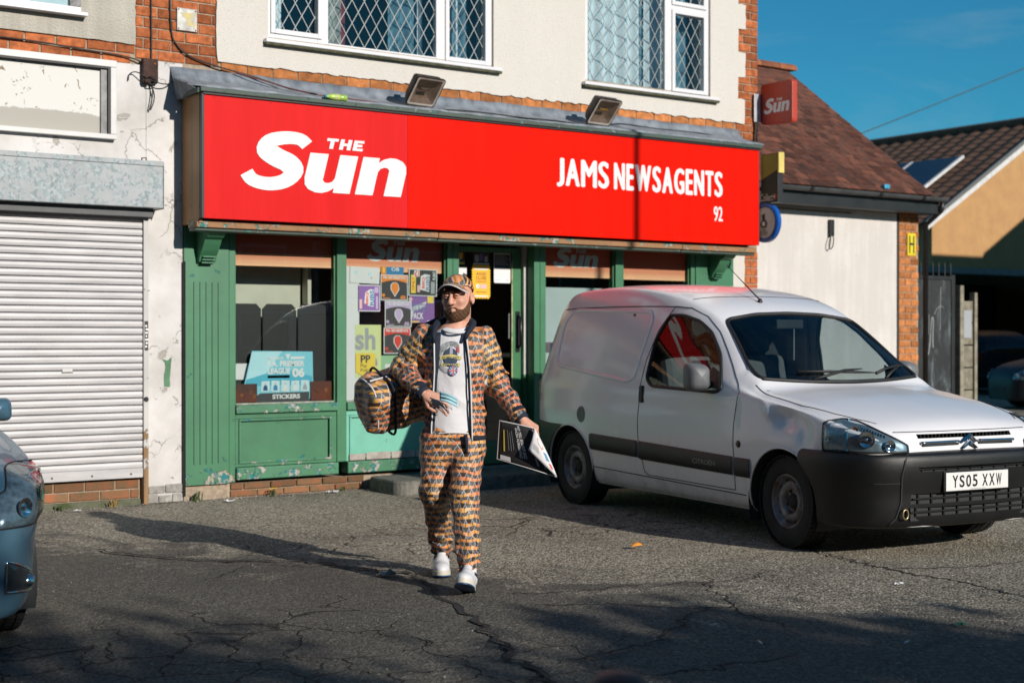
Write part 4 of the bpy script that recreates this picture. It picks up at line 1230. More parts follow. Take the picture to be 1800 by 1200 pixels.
rect(0.72, 0.74, 0.96, 0.99, P_YEL, 1); poly([(0.06, 0.36), (0.62, 0.62), (0.68, 0.80), (0.08, 0.58)], P_WHT, 1); txt('ASSORTED', 0.08, 0.42, 0.64, 0.72, P_SLATE, 0.02, 0, 3); txt('PACK', 0.08, 0.14, 0.56, 0.38, P_WHT, 0.03, 0, 3); rect(0.05, 0.02, 0.4, 0.07, P_YEL); rect(0.70, 0.06, 0.95, 0.09, P_WHT); poly([(0.05 + 0.08 * math.cos(k), 0.88 + 0.08 * math.sin(k)) for k in np.linspace(0.1, 6.2, 9)], P_PINK, 1)
o, rect, txt, poly = sheet('poster', 1.658, 1.925, 1.00, 1.480, P_LIME, 'pale lime poster with large grey lettering above the yellow payment sign', 'poster', 0.0445)
txt('sh', 0.0, 0.52, 0.78, 0.94, P_GREY, 0.03); txt('ie', 0.22, 0.20, 0.86, 0.46, P_GREY, 0.03)
o, rect, txt, poly = sheet('payment_sign', 1.660, 1.862, 1.00, 1.222, P_YEL, "yellow shield shaped payment sign in the window by the man's bag", 'sign', 0.0385)
bpy.data.objects.remove(o)
pl = Plane((1.660, 0.0385, 1.00), (1, 0, 0), (0, 0, 1))
o = MB().prism([(0, 0.055), (0.10, 0.0), (0.202, 0.055), (0.202, 0.222), (0, 0.222)], lambda a, b: pl(a, b, 0), lambda a, b: pl(a, b, -.002)).build('payment_sign', P_YEL, None)
tag(o, "yellow shield shaped payment sign in the window by the man's bag", 'sign')
lettering('print_lettering', 'PP', pl, 0.05, 0.135, 0.15, 0.205, P_BLK, o, 0.001, 0.03); lettering('print_lettering', 'Pay', pl, 0.05, 0.085, 0.115, 0.126, P_BLK, o, 0.001, 0.005); lettering('print_lettering', 'Point', pl, 0.05, 0.055, 0.155, 0.083, P_BLK, o, 0.001, 0.005)
o, rect, txt, poly = sheet('paper_notice', 1.90, 2.58, 0.80, 1.20, P_GRN, "pale green sheet low in the poster window behind the man's bag", 'paper', 0.0475)
rect(0.1, 0.55, 0.5, 0.8, P_WHT)
o, rect, txt, poly = sheet('paper_notice', 2.30, 2.56, 0.95, 1.30, P_BLK, "dark sheet low in the poster window behind the man's arm", 'paper', 0.0450)
rect(0.1, 0.1, 0.5, 0.3, P_WHT)
yd = 0.158
o, rect, txt, poly = sheet('door_notice', 2.998, 3.195, 1.745, 2.062, P_GOLD, 'orange notice with yellow zigzag edge on the shop door', 'notice', yd)
for k in range(11):
    for sgn, u in ((1, 1.0), (-1, 0.0)):
        v = 0.05 + k * 0.085
        poly([(u, v), (u + sgn * 0.07, v + 0.03), (u, v + 0.055)], P_YEL, 0)
for k in range(6):
    u = 0.05 + k * 0.16
    poly([(u, 0.0), (u + 0.05, -0.03), (u + 0.1, 0.0)], P_YEL, 0); poly([(u, 1.0), (u + 0.05, 1.03), (u + 0.1, 1.0)], P_YEL, 0)
rect(0.10, 0.86, 0.90, 0.90, P_WHT); rect(0.10, 0.04, 0.90, 0.08, P_WHT)
txt('AVOID', 0.20, 0.69, 0.80, 0.785, P_BLK, 0.012); txt('CLOSE', 0.20, 0.565, 0.80, 0.66, P_BLK, 0.012); txt('CONTACT', 0.20, 0.475, 0.80, 0.53, P_BLK, 0.004)
poly([(0.30 + 0.11 * math.cos(k), 0.36 + 0.066 * math.sin(k)) for k in np.linspace(0, 6.0, 16)], P_WHT, 1); poly([(0.30, 0.38), (0.36, 0.36), (0.32, 0.33)], P_BLK, 2); rect(0.46, 0.29, 0.82, 0.42, P_PINK, 1)
rect(0.18, 0.17, 0.82, 0.19, P_BLK); 
o, rect, txt, poly = sheet('door_notice', 3.005, 3.190, 2.072, 2.185, P_BLK, 'dark photo leaflet above the orange notice on the shop door', 'notice', yd)
rect(0.1, 0.2, 0.35, 0.8, P_GREY); rect(0.4, 0.3, 0.6, 0.9, P_PUR); rect(0.7, 0.2, 0.9, 0.7, P_GREY); rect(0, 0, 1, 0.08, P_WHT)
o, rect, txt, poly = sheet('door_notice', 3.245, 3.440, 1.895, 2.185, P_BLK, 'black and white notice right of the orange one on the shop door', 'notice', yd)
rect(0.0, 0.0, 1.0, 0.50, P_WHT)
for k in range(6): rect(0.10, 0.62 + k * 0.06, 0.9 - 0.12 * (k % 3), 0.635 + k * 0.06, P_GREY)
for (a, b, c, d) in ((0, 0, 1, .03), (0, .97, 1, 1), (0, 0, .03, 1), (.97, 0, 1, 1)): rect(a, b, c, d, P_WHT, 2)
rect(0.08, 0.09, 0.35, 0.11, P_CYAN, 2); rect(0.7, 0.09, 0.92, 0.11, P_PINK, 2)
o, rect, txt, poly = sheet('door_notice', 2.800, 2.910, 2.06, 2.19, P_BLK, 'small black sticker with yellow crest at the top of the shop door', 'notice', yd)
poly([(0.2, 0.9), (0.8, 0.9), (0.75, 0.5), (0.5, 0.35), (0.25, 0.5)], P_GOLD); rect(0.05, 0.05, 0.95, 0.2, P_YEL)
o, rect, txt, poly = sheet('door_notice', 2.805, 2.930, 1.90, 2.040, P_WHT, "small white notice on the shop door just over the man's cap", 'notice', yd)
poly([(0.55, 0.35), (1, 0.2), (1, 0.5), (0.7, 0.6)], P_BLK); poly([(0.1, 0.1), (0.3, 0.5), (0.4, 0.2)], P_PINK)

# stands in the left window
stw = thing('sticker_display', 'blue cardboard football sticker display standing in the left window', 'display', (0.93, 0.09, 0.80))
pl = Plane((0.585, 0.062, 0.80), (1, 0, 0), (0, 0, 1))
MB().prism([(0.02, 0.0), (0.62, 0.0), (0.66, 0.15), (0.655, 0.44), (0.075, 0.45), (0.0, 0.155), (0.02, 0.14)], lambda a, b: pl(a, b, 0), lambda a, b: pl(a, b, -.004)).build('card', P_CYAN, stw)
def sp(poly_, m, k=1, nm='print'): print_poly(nm, pl, poly_, m, stw, 0.0008 * k)
sp([(0.07, 0.44), (0.36, 0.445), (0.20, 0.25), (0.02, 0.20)], P_SKY); sp([(0.02, 0.20), (0.20, 0.25), (0.35, 0.30), (0.65, 0.22), (0.65, 0.14), (0.3, 0.15), (0.01, 0.14)], colm('mid_cyan', (0.06, 0.42, 0.58)))
def st_(s, a0, b0, a1, b1, m, bold=0.04, k=2): lettering('print_lettering', s, pl, a0, b0, a1, b1, m, stw, 0.0008 * k, bold)
st_("MERLIN'S", 0.22, 0.372, 0.37, 0.396, P_WHT); sp([(0.44, 0.374), (0.575, 0.378), (0.575, 0.398), (0.44, 0.396)], P_WHT)
sp([(0.385, 0.42), (0.44, 0.42), (0.415, 0.37)], P_WHT)
st_('F.A. PREMIER', 0.22, 0.310, 0.575, 0.362, P_WHT, 0.045); st_('LEAGUE', 0.22, 0.245, 0.435, 0.298, P_WHT, 0.05); st_('06', 0.455, 0.215, 0.575, 0.298, P_WHT, 0.05); sp([(0.22, 0.21), (0.43, 0.21), (0.43, 0.234), (0.22, 0.234)], P_WHT)
for k in range(5):
    a = 0.16 + 0.095 * k; t = (0.006, 0, -0.003, 0.004, 0.0)[k]
    sp([(a, 0.095), (a + 0.075, 0.090 + t), (a + 0.078, 0.185), (a + 0.002, 0.188 - t)], P_WHT, 2)
    sp([(a + 0.008, 0.102), (a + 0.068, 0.100), (a + 0.069, 0.178), (a + 0.010, 0.178)], P_SKY, 3)
    sp([(a + 0.016, 0.103), (a + 0.060, 0.103), (a + 0.055, 0.140), (a + 0.046, 0.150), (a + 0.030, 0.150), (a + 0.022, 0.140)], (P_NAVY, P_BLU, P_WHT, P_WHT, P_GREY)[k], 4)
    sp([(a + 0.038 + 0.009 * math.cos(q), 0.160 + 0.012 * math.sin(q)) for q in np.linspace(0, 5.8, 10)], P_PINK, 4)
sp([(0.03, 0.0), (0.62, 0.0), (0.62, 0.085), (0.15, 0.08), (0.10, 0.05), (0.02, 0.05)], P_BLK, 2)
st_('STICKERS', 0.265, 0.028, 0.53, 0.068, P_WHT, 0.04, 3)
box('card_prop', P_WHT, stw, 0.70, 1.15, 0.068, 0.12, 0.792, 0.81)
PHOTO = mat('dark_photo_print', (0.022, 0.020, 0.020), 0.35, col2=(0.16, 0.030, 0.008), scale=5.5)
def photo_box(x0, x1, z0, z1, label):
    t = MB().box(x0, x1, 0.046, 0.056, z0, z1).build('toy_box', PHOTO, None, bev=0.003)
    tag(t, label, 'box')
    q = Plane((x0, 0.0455, z0), (1, 0, 0), (0, 0, 1))
    w, h = x1 - x0, z1 - z0
    for (u, v, s, m) in ((0.25, 0.45, 0.13, P_RED), (0.72, 0.55, 0.10, P_GOLD), (0.86, 0.35, 0.12, P_RED)):
        print_poly('lamp_print', q, [(u * w + s * h * math.cos(k), v * h + s * h * 1.1 * math.sin(k)) for k in np.linspace(0, 5.9, 12)], mat('ember_print_%d' % int(u * 100), (0.50 - 0.2 * u, 0.06 + 0.08 * v, 0.006), 0.4, var=0.5, scale=30), t, 0.001)
photo_box(0.500, 0.700, 0.805, 0.965, 'small dark box with red glow print at the left of the sticker display')
photo_box(1.215, 1.425, 0.805, 0.975, 'dark box with red and orange print at the right of the sticker display')
BINBAG = mat('black_board', (0.006, 0.006, 0.006), 0.4, col2=(0.010, 0.010, 0.010), scale=5)
def folder(x0, x1, label, zt=1.66):
    c = 0.045
    o = MB().front([(x0, 0.79), (x1, 0.79), (x1, zt - c), (x1 - c, zt), (x0 + c, zt), (x0, zt - c)], 0.13, 0.15).build('black_panel', BINBAG, None, bev=0.004)
    tag(o, label, 'panel')
folder(0.475, 0.775, 'black notched panel at the left end of the row in the left window')
folder(0.790, 1.115, 'black notched panel in the middle of the row in the left window')
folder(1.130, 1.435, 'black notched panel at the right end of the row in the left window')
ob = box('white_board', P_WHT, None, 0.48, 0.66, 0.105, 0.115, 1.00, 1.14)
tag(ob, 'blank white card behind the left edge of the sticker display', 'card')

# ------------------------------------------------------------------ projecting signs on the corner
pj = thing('projecting_sign', 'square red hanging sign with white masthead high on the brick corner', 'sign', (6.66, -0.25, 3.66))
PRED = mat('weathered_sign_red', (0.50, 0.048, 0.022), 0.45, var=0.1, scale=5)
poly_ = rounded([(-0.50, 3.665), (-0.02, 3.695), (-0.02, 4.135), (-0.50, 4.135)], 0.05, 5)
MB().prism(poly_, lambda a, b: (6.655, a, b), lambda a, b: (6.735, a, b)).build('sign_case', PRED, pj, bev=0.008)
masthead(Plane((6.655, -0.02, 0), (0, -1, 0), (0, 0, 1)), 0.05, 3.80, 0.44, 3.965, SIGNWHITE, pj, 0.0015)
box('mount_plate', UPVC, pj, 6.645, 6.70, -0.0195, 0.0, 3.72, 4.03, 0.004)
MB().box(6.55, 6.644, -0.035, -0.019, 3.72, 4.03).build('mount_bracket', mat('pale_steel', (0.55, 0.57, 0.60), 0.4, 0.4), pj, bev=0.003)
MB().tube([(6.575, -0.03, 3.72), (6.57, -0.03, 3.55), (6.565, -0.02, 3.44)], 0.012, 6).build('mount_cable', CABLE, pj)
cj = thing('parcel_sign', 'black and yellow projecting parcel collection sign beside the red fascia', 'sign', (6.70, -0.1, 2.84))
PY = mat('faded_sign_yellow', (0.34, 0.27, 0.02), 0.4, var=0.1)
box('sign_case', DARKTRIM, cj, 6.68, 6.76, -0.262, -0.005, 2.835, 3.37, 0.004)
qp = Plane((6.68, 0.0, 0.0), (0, -1, 0), (0, 0, 1))
print_poly('yellow_field', qp, [(0.006, 3.09), (0.255, 3.185), (0.255, 3.365), (0.006, 3.365)], PY, cj, 0.002)
box('edge_strip', mat('pale_yellow_edge', (0.72, 0.58, 0.16), 0.5), cj, 6.672, 6.755, -0.285, -0.2625, 3.15, 3.375, 0.003)
lettering('print_lettering', 'Collect+', qp, 0.0, 2.855, 0.225, 2.935, P_WHT, cj, 0.003, 0.005)
print_rect('red_plus', qp, 0.205, 2.87, 0.245, 2.925, colm('plus_red', (0.5, 0.05, 0.02)), cj, 0.0025)
lj = thing('lottery_sign', 'round blue rimmed white sign with hand emblem below the parcel sign', 'sign', (6.70, -0.08, 2.40))
mL = Matrix.Translation((6.70, -0.065, 2.62)) @ Matrix.Rotation(R(-90), 4, 'Y')
MB().lathe([(0.0, -0.03), (0.20, -0.03), (0.218, -0.015), (0.218, 0.03), (0.205, 0.042), (0.178, 0.045), (0.17, 0.035)], 40, mL).build('sign_rim', mat('blue_rim', (0.01, 0.10, 0.42), 0.3), lj, smooth=True, auto=40)
MB().lathe([(0.1705, 0.030), (0.12, 0.036), (0.0, 0.038)], 36, mL).build('sign_face', mat('sign_face_white', (0.62, 0.64, 0.66), 0.35, var=0.06), lj, smooth=True)
lp = Plane((6.66, -0.065, 2.62), (0, -1, 0), (0, 0, 1))
HAND = colm('emblem_black', (0.03, 0.03, 0.035))
for pts in ([(-0.055, -0.02), (-0.02, -0.06), (0.04, -0.055), (0.055, -0.01), (0.03, 0.03), (-0.02, 0.03)], [(-0.02, 0.03), (0.0, 0.095), (0.02, 0.10), (0.012, 0.03)], [(0.015, 0.03), (-0.012, 0.09), (-0.028, 0.085), (-0.012, 0.03)]):
    print_poly('hand_emblem', lp, pts, HAND, lj, 0.002)
print_poly('hand_highlight', lp, [(-0.03, -0.02), (0.0, -0.04), (0.03, -0.03), (0.02, 0.01), (-0.01, 0.012)], P_WHT, lj, 0.003)
lettering('print_lettering', 'THE', lp, -0.03, -0.09, 0.03, -0.07, HAND, lj, 0.002, 0.01); lettering('print_lettering', 'NATIONAL', lp, -0.065, -0.115, 0.065, -0.094, HAND, lj, 0.002, 0.01); lettering('print_lettering', 'LOTTERY', lp, -0.055, -0.142, 0.055, -0.119, HAND, lj, 0.002, 0.01)
MB().tube([(6.64, 0.03, 2.62), (6.70, 0.03, 2.62), (6.70, 0.0, 2.62)], 0.015, 6).build('bracket', CABLE, lj)
# ------------------------------------------------------------------ side building with tiled roof
sd = thing('side_extension', 'low white rendered building with old red tiled roof right of the shop', 'building', (8.5, 0.8, 0))
YS = 0.80
box('wall', SIDE_RENDER, sd, 6.65, 9.86, YS, YS + 0.25, 0.0, 3.06)
box('wall', MORTAR, sd, 9.861, 10.285, YS + 0.011, YS + 0.25, 0.0, 3.06)
box('side_wall', BRICK, sd, 10.05, 10.28, YS + 0.251, 5.2, 0.0, 3.06)
MB().front([(10.06, 3.061), (10.28, 3.061), (10.28, 3.2), (10.06, 3.2)], YS + 0.251, 5.2).build('wall_plate', BRICK, sd)
gb = MB().add([(10.06, 0.9, 3.201), (10.06, 5.2, 3.201), (10.06, 3.05, 4.95), (10.27, 0.9, 3.201), (10.27, 5.2, 3.201), (10.27, 3.05, 4.95)], [(0, 1, 2), (5, 4, 3), (0, 3, 4, 1), (1, 4, 5, 2), (2, 5, 3, 0)]).build('gable', BRICK, sd)
lay(sd, 9.905, 10.290, 0.0, 3.04, YS, BRICK_PALE, L=0.235)
box('drain_strip', mat('dark_gap', (0.04, 0.028, 0.02), 0.8), sd, 9.862, 9.904, YS - 0.004, YS + 0.0105, 0.0, 3.06)
BLK = mat('black_painted_wood', (0.014, 0.015, 0.016), 0.45, var=0.3, scale=4)
box('fascia', BLK, sd, 6.65, 10.36, YS - 0.26, YS - 0.23, 2.935, 3.115, 0.003)
box('soffit', BLK, sd, 6.65, 10.35, YS - 0.229, YS - 0.002, 2.935, 2.955)
gp = [(0.055 * math.cos(R(a)), 0.055 * math.sin(R(a))) for a in range(180, 361, 20)]
gt = MB()
pr = [(YS - 0.318 + a, 3.135 + b) for a, b in gp] + [(YS - 0.318 + a * .9, 3.135 + b * .9) for a, b in reversed(gp)]
gt.prism(pr, lambda a, b: (6.65, a, b), lambda a, b: (10.42, a, b))
gutter = gt.build('gutter', mat('grey_gutter', (0.075, 0.08, 0.085), 0.35, var=0.2), sd, smooth=True, auto=40)
for x in (7.95, 9.15, 9.95):
    pr2 = [(YS - 0.318 + a * 1.12, 3.135 + b * 1.12) for a, b in gp] + [(YS - 0.318 + a * 1.01, 3.135 + b * 1.01) for a, b in reversed(gp)]
    MB().prism(pr2, lambda a, b: (x - 0.025, a, b), lambda a, b: (x + 0.025, a, b)).build('gutter_clip', BLK, gutter)
MB().tube([(10.38, YS - 0.3, 3.09), (10.38, YS - 0.28, 2.98), (10.36, YS - 0.05, 2.80), (10.36, YS - 0.05, 0.0)], 0.034, 10).build('downpipe', BLK, sd, smooth=True)
# roof: battens plane plus single tiles on the near slope
TP = 0.77
EY, EZ = YS - 0.33, 3.165
ang = math.atan(TP)
RY = 3.05
rz_ = EZ + (RY - EY) * TP
roof = MB().add([(6.45, EY, EZ - 0.03), (10.22, EY, EZ - 0.03), (10.22, RY, rz_ - 0.03), (6.45, RY, rz_ - 0.03), (6.45, 2 * RY - EY, EZ - 0.03), (10.22, 2 * RY - EY, EZ - 0.03)], [(0, 1, 2, 3), (3, 2, 5, 4)]).build('roof', mat('roof_felt', (0.03, 0.025, 0.022), 0.95), sd)
TILE = mat('clay_tile', (0.165, 0.058, 0.035), 0.85, col2=(0.060, 0.035, 0.028), scale=7, bump=0.004, bscale=60, spec=0.25, rnd=0.85)
tw, tl, gauge = 0.170, 0.235, 0.125
def tile_mesh():
    # slightly cambered plain tile, lower edge at local origin, running up +Y
    P = []
    for i in range(3):
        x = (-0.5 + i / 2) * (tw - 0.004)
        cz = 0.006 * (1 - (2 * abs(x) / tw) ** 2)
        P.append([(x, 0, cz + 0.012), (x, tl, cz * 0.3 + 0.004)])
    mb = MB().grid(P)
    v, f = list(mb.v), list(mb.f)
    n = len(v)
    v += [(a, b, c - 0.012) for a, b, c in v]
    f += [(0 + n, 0, 2, 2 + n), (2 + n, 2, 4, 4 + n), (0, n, 1 + n, 1), (4, 5, 5 + n, 4 + n)]
    me = bpy.data.meshes.new('roof_tile')
    me.from_pydata(v, [], f)
    me.materials.append(TILE)
    return me
tm = tile_mesh()
rows = int((RY - EY) / math.cos(ang) / gauge)
spots = []
for r_ in range(rows):
    s = r_ * gauge - 0.03
    x = 6.50 + (tw / 2 if r_ % 2 else 0)
    while x < 10.20 - tw * 0.3:
        spots.append((r_, s, x))
        x += tw
# those that show largest: right of the shop corner, nearest the eaves
def shows(sx):
    r_, s, x = sx
    y = EY + s * math.cos(ang)
    return (7.0 + 0.18 * (y - EY) < x)
vis = sorted([p for p in spots if shows(p)], key=lambda p: (p[1] * 0.8 + abs(p[2] - 9.0) * 0.15))
near, rest = vis[:300], vis[300:] + [p for p in spots if not shows(p)]
rot_t = Matrix.Rotation(ang, 4, 'X')
for (r_, s, x) in near:
    link('roof_tile', tm, roof, loc=(x, EY + s * math.cos(ang) , EZ + s * math.sin(ang)), rot=(ang + random.uniform(-.025, .03), 0, random.uniform(-.02, .02)))
big = MB()
for (r_, s, x) in rest:
    M = Matrix.Translation((x, EY + s * math.cos(ang), EZ + s * math.sin(ang))) @ Matrix.Rotation(ang + random.uniform(-.02, .02), 4, 'X')
    big.add([M @ v.co for v in tm.vertices], [tuple(p.vertices) for p in tm.polygons])
fo = big.build('roof_tiles_beyond', TILE, roof, fix=False)
fo['kind'] = 'stuff'
for k in range(11):
    x = 6.5 + k * 0.345
    pr3 = [(RY + 0.11 * math.cos(R(a)), rz_ - 0.02 + 0.10 * math.sin(R(a))) for a in range(0, 181, 20)]
    MB().prism(pr3, lambda a, b: (x, a, b + random.uniform(-.004, .004)), lambda a, b: (x + 0.335, a, b)).build('ridge_tile', mat('orange_ridge', (0.36, 0.12, 0.05), 0.85, var=0.2, rnd=0.4), roof)
tag(MB().box(9.22, 9.32, YS - 0.36, YS - 0.30, 3.185, 3.245).build('crumpled_can', mat('blue_can', (0.05, 0.35, 0.55), 0.35), None, bev=0.015), 'crumpled blue can lying in the gutter of the tiled roof', 'can')
# little cable box under the eaves
cb = box('cable_bracket', BLK, sd, 8.60, 8.665, YS - 0.05, YS - 0.001, 2.60, 2.80, 0.004)
MB().tube(crom([(8.61, YS - 0.04, 2.60), (8.57, YS - 0.05, 2.50), (8.585, YS - 0.05, 2.44), (8.63, YS - 0.05, 2.47), (8.66, YS - 0.04, 2.56), (8.65, YS - 0.03, 2.62)], 5), 0.007, 6).build('cable_loop', CABLE, cb, smooth=True)
MB().tube([(7.2, YS - 0.012, 2.90), (8.60, YS - 0.012, 2.895), (9.0, YS - 0.012, 2.90)], 0.006, 6).build('eaves_cable', CABLE, sd)
hy = thing('hydrant_sign', 'small yellow hydrant sign with black H on the brick pier', 'sign', (10.13, YS, 2.41))
hp = Plane((10.055, YS - 0.012, 2.41), (1, 0, 0), (0, 0, 1))
MB().prism(rounded([(0, 0), (0.16, 0), (0.16, 0.285), (0, 0.285)], 0.015, 3), lambda a, b: hp(a, b, 0), lambda a, b: hp(a, b, -0.008)).build('plate', mat('hydrant_yellow', (0.80, 0.64, 0.02), 0.4), hy)
H = [(.15, 1), (.30, 1), (.30, .58), (.70, .58), (.70, 1), (.85, 1), (.85, 0), (.70, 0), (.70, .46), (.30, .46), (.30, 0), (.15, 0)]
print_poly('print', hp, [(0.01 + a * 0.14, 0.03 + b * 0.225) for a, b in H], BLACK_PRINT, hy, 0.0015)

# ------------------------------------------------------------------ gate and fence beyond the pier
GATE = mat('scratched_black_gate', (0.020, 0.022, 0.023), 0.5, var=0.3, scale=5)
def gate_mat():
    m, nt, b = new_mat('chalked_gate_panel')
    vec = nd(nt, 'ShaderNodeTexCoord').outputs['Object']
    mp = nd(nt, 'ShaderNodeMapping'); mp.inputs['Scale'].default_value = (4, 4, 1.3); nt.links.new(vec, mp.inputs[0])
    n1 = noise(nt, 1.6, 8, 0.75, mp.outputs[0], 0.8)
    k = ramp(nt, n1.outputs[0], [(0.50, (0.018, 0.019, 0.020)), (0.60, (0.055, 0.065, 0.07)), (0.72, (0.22, 0.27, 0.28))])
    nt.links.new(k.outputs[0], b.inputs['Base Color'])
    b.inputs['Roughness'].default_value = 0.55
    return m
gt_ = thing('metal_gate', 'scratched black metal gate with spikes and chalk marks beside the brick pier', 'gate', (10.8, 0.92, 0))
box('gate_panel', gate_mat(), gt_, 10.36, 11.08, 0.92, 0.93, 0.10, 2.12)
for (a, b, c, d) in ((10.31, 10.359, 0.05, 2.17), (11.081, 11.15, 0.05, 2.19), (10.36, 11.08, 2.121, 2.17), (10.36, 11.08, 0.05, 0.099)):
    box('gate_frame', GATE, gt_, a, b, 0.905, 0.945, c, d, 0.003)
for k in range(7):
    x = 10.36 + k * 0.12
    MB().tube([(x, 0.925, 2.17), (x, 0.925, 2.30), (x, 0.925, 2.36)], [0.008, 0.008, 0.001], 6).build('spike', GATE, gt_)
CHALK = mat('white_chalk', (0.55, 0.58, 0.58), 0.8, var=0.15)
gp_ = lambda pts, r_: MB().tube([(a, 0.919, b) for a, b in crom(pts, 5)], r_, 5).build('chalk_mark', CHALK, gt_)
gp_([(10.62, 1.13), (10.655, 1.30), (10.68, 1.55), (10.70, 1.62), (10.72, 1.58), (10.71, 1.30), (10.72, 1.22)], 0.006)
gp_([(10.63, 1.40), (10.635, 1.66)], 0.003)
gp_([(10.74, 1.66), (10.80, 1.74), (10.90, 1.77), (10.93, 1.74)], 0.0025)
gp_([(10.86, 1.45), (10.87, 2.02)], 0.003)
fn = thing('concrete_fence', 'narrow run of concrete fence posts and panels right of the black gate', 'fence', (11.4, 0.9, 0))
FC = mat('fence_concrete', (0.30, 0.27, 0.20), 0.9, var=0.25, scale=9, rnd=0.2)
box('fence_post', FC, fn, 11.20, 11.275, 0.86, 0.95, 0, 2.05, 0.006)
box('fence_post', FC, fn, 11.50, 11.56, 0.86, 0.95, 0, 1.96, 0.006)
for k in range(6):
    box('fence_panel', FC, fn, 11.276, 11.499, 0.89, 0.93, 0.06 + k * 0.30, 0.345 + k * 0.30, 0.008)
box('fence_card', P_GREY, fn, 11.30, 11.46, 0.880, 0.889, 1.35, 1.72)

# ------------------------------------------------------------------ far house
fh = thing('far_house', 'distant tan brick house with brown tiled roof and white bargeboard', 'house', (29.5, 12.3, 0))
TAN = mat('tan_brick', (0.50, 0.285, 0.120), 0.9, var=0.08, scale=3, bump=0.004, bscale=30)
GX0, GX1, GY, GEZ = 24.75, 34.4, 12.3, 4.42
AX = (GX0 + GX1) / 2
GS = 0.585
AZ = GEZ + (AX - GX0) * GS
w = MB().front([(GX0, 3.14), (GX1, 3.14), (GX1, GEZ), (AX, AZ), (GX0, GEZ)], GY, GY + 0.3)
w.build('gable_wall', TAN, fh)
box('lintel', mat('grey_lintel', (0.30, 0.29, 0.27), 0.8), fh, GX0 - 0.3, GX1, GY - 0.06, GY + 0.3, 2.98, 3.139)
box('wall', TAN, fh, GX0 + 0.01, GX0 + 0.31, GY + 0.301, GY + 14, 0, GEZ - 0.01)
box('wall', TAN, fh, GX1 - 0.31, GX1 - 0.01, GY + 0.301, GY + 14, 0, GEZ - 0.01)
box('wall', TAN, fh, GX0 + 0.02, GX1 - 0.02, GY + 13.7, GY + 13.99, 0, GEZ - 0.01)
box('carport_back', mat('carport_dark', (0.03, 0.024, 0.02), 0.9), fh, GX0 + 0.35, GX1 - 0.35, GY + 5.0, GY + 5.2, 0, 2.97)
for x in (GX0 + 0.05, AX, GX1 - 0.35):
    box('carport_post', mat('carport_dark', (0.03, 0.024, 0.02), 0.9), fh, x, x + 0.3, GY, GY + 0.3, 0, 2.979)
BB = mat('white_bargeboard', (0.70, 0.70, 0.70), 0.5)
for sgn in (0, 1):
    a = (GX0 - 0.35, GEZ - 0.35 * GS) if sgn == 0 else (GX1 + 0.35, GEZ - 0.35 * GS)
    MB().front([(a[0], a[1] - 0.19), (a[0], a[1] + 0.0), (AX, AZ + 0.0), (AX, AZ - 0.19)], GY - 0.13, GY - 0.09).build('bargeboard', BB, fh)
BTILE = mat('brown_pantile', (0.150, 0.078, 0.046), 0.8, var=0.2, scale=3, rnd=0.25)
VERGE = mat('verge_mortar', (0.14, 0.15, 0.15), 0.8)
# one course of pantiles is a wavy strip along the roof, stepped over the one below
slope = math.atan(GS)
Lr = (AX - GX0 + 0.40) / math.cos(slope)
g = 0.31
nc = int(Lr / g)
def course(side):
    P = []
    ny = 150
    for i in range(ny + 1):
        y = -0.15 + 14.4 * i / ny
        wv = 0.022 * math.cos(2 * math.pi * i / 5)
        P.append([(0.0, y, 0.0), (0.0, y, 0.030 + wv), (g * 1.12, y, 0.008 + wv)])
    return MB().grid(P).mesh('tile_course', BTILE, False)
cm = course(0)
rfh = MB().add([(GX0 - 0.38, GY - 0.13, GEZ - 0.38 * GS), (AX, GY - 0.13, AZ), (AX, GY + 14.3, AZ), (GX0 - 0.38, GY + 14.3, GEZ - 0.38 * GS), (GX1 + 0.38, GY - 0.13, GEZ - 0.38 * GS), (GX1 + 0.38, GY + 14.3, GEZ - 0.38 * GS)], [(0, 1, 2, 3), (1, 4, 5, 2)]).build('roof', BTILE, fh)
for k in range(nc + 1):
    s = k * g
    link('tile_course', cm, rfh, loc=(GX0 - 0.42 + s * math.cos(slope), GY, GEZ - 0.42 * GS + 0.02 + s * math.sin(slope)), rot=(0, -slope, 0))
MB().tube([(AX, GY - 0.15, AZ + 0.06), (AX, GY + 14.3, AZ + 0.06)], 0.13, 10).build('ridge', BTILE, rfh)
MB().tube([(GX0 - 0.40, GY - 0.145, GEZ - 0.40 * GS + 0.02), (AX, GY - 0.145, AZ + 0.05)], 0.055, 6).build('verge', VERGE, rfh)
so = thing('solar_panel', 'pair of dark solar panels in white frames on the far brown roof', 'solar panel', (25.6, 14.6, 5.2))
SOL = mat('solar_cell', (0.012, 0.022, 0.045), 0.15, var=0.1)
Ms = Matrix.Translation((GX0 + 0.80, GY + 1.2, GEZ + 0.80 * GS + 0.16)) @ Matrix.Rotation(-slope, 4, 'Y')
for k in range(2):
    y0 = k * 1.72
    MB().box(0, 2.3, y0 + 0.05, y0 + 1.69, 0.0, 0.06, Ms).build('panel', SOL, so)
    MB().box(0, 2.3, y0 - 0.03, y0 + 0.049, 0.0, 0.075, Ms).build('panel_frame', BB, so)
MB().box(0, 2.3, 3.41, 3.48, 0.0, 0.075, Ms).build('panel_frame', BB, so)

# neighbour across the side road, out of frame to the right: it shades the yard and the far gable
nh = thing('neighbour_house', 'brick house across the side road beyond the right of the frame', 'house', (29, -1, 0))
MB().front([(19.5, 0), (40, 0), (40, 6.8), (34.5, 10.6), (28.6, 7.15), (19.5, 7.15)], -3.0, 3.0).build('wall', TAN, nh)
MB().front([(28.2, 7.2), (34.5, 10.9), (40.5, 6.75), (40.5, 6.6), (34.5, 10.65), (28.2, 7.0)], -3.3, 3.1).build('roof', mat('roof_slate', (0.10, 0.06, 0.05), 0.9), nh)

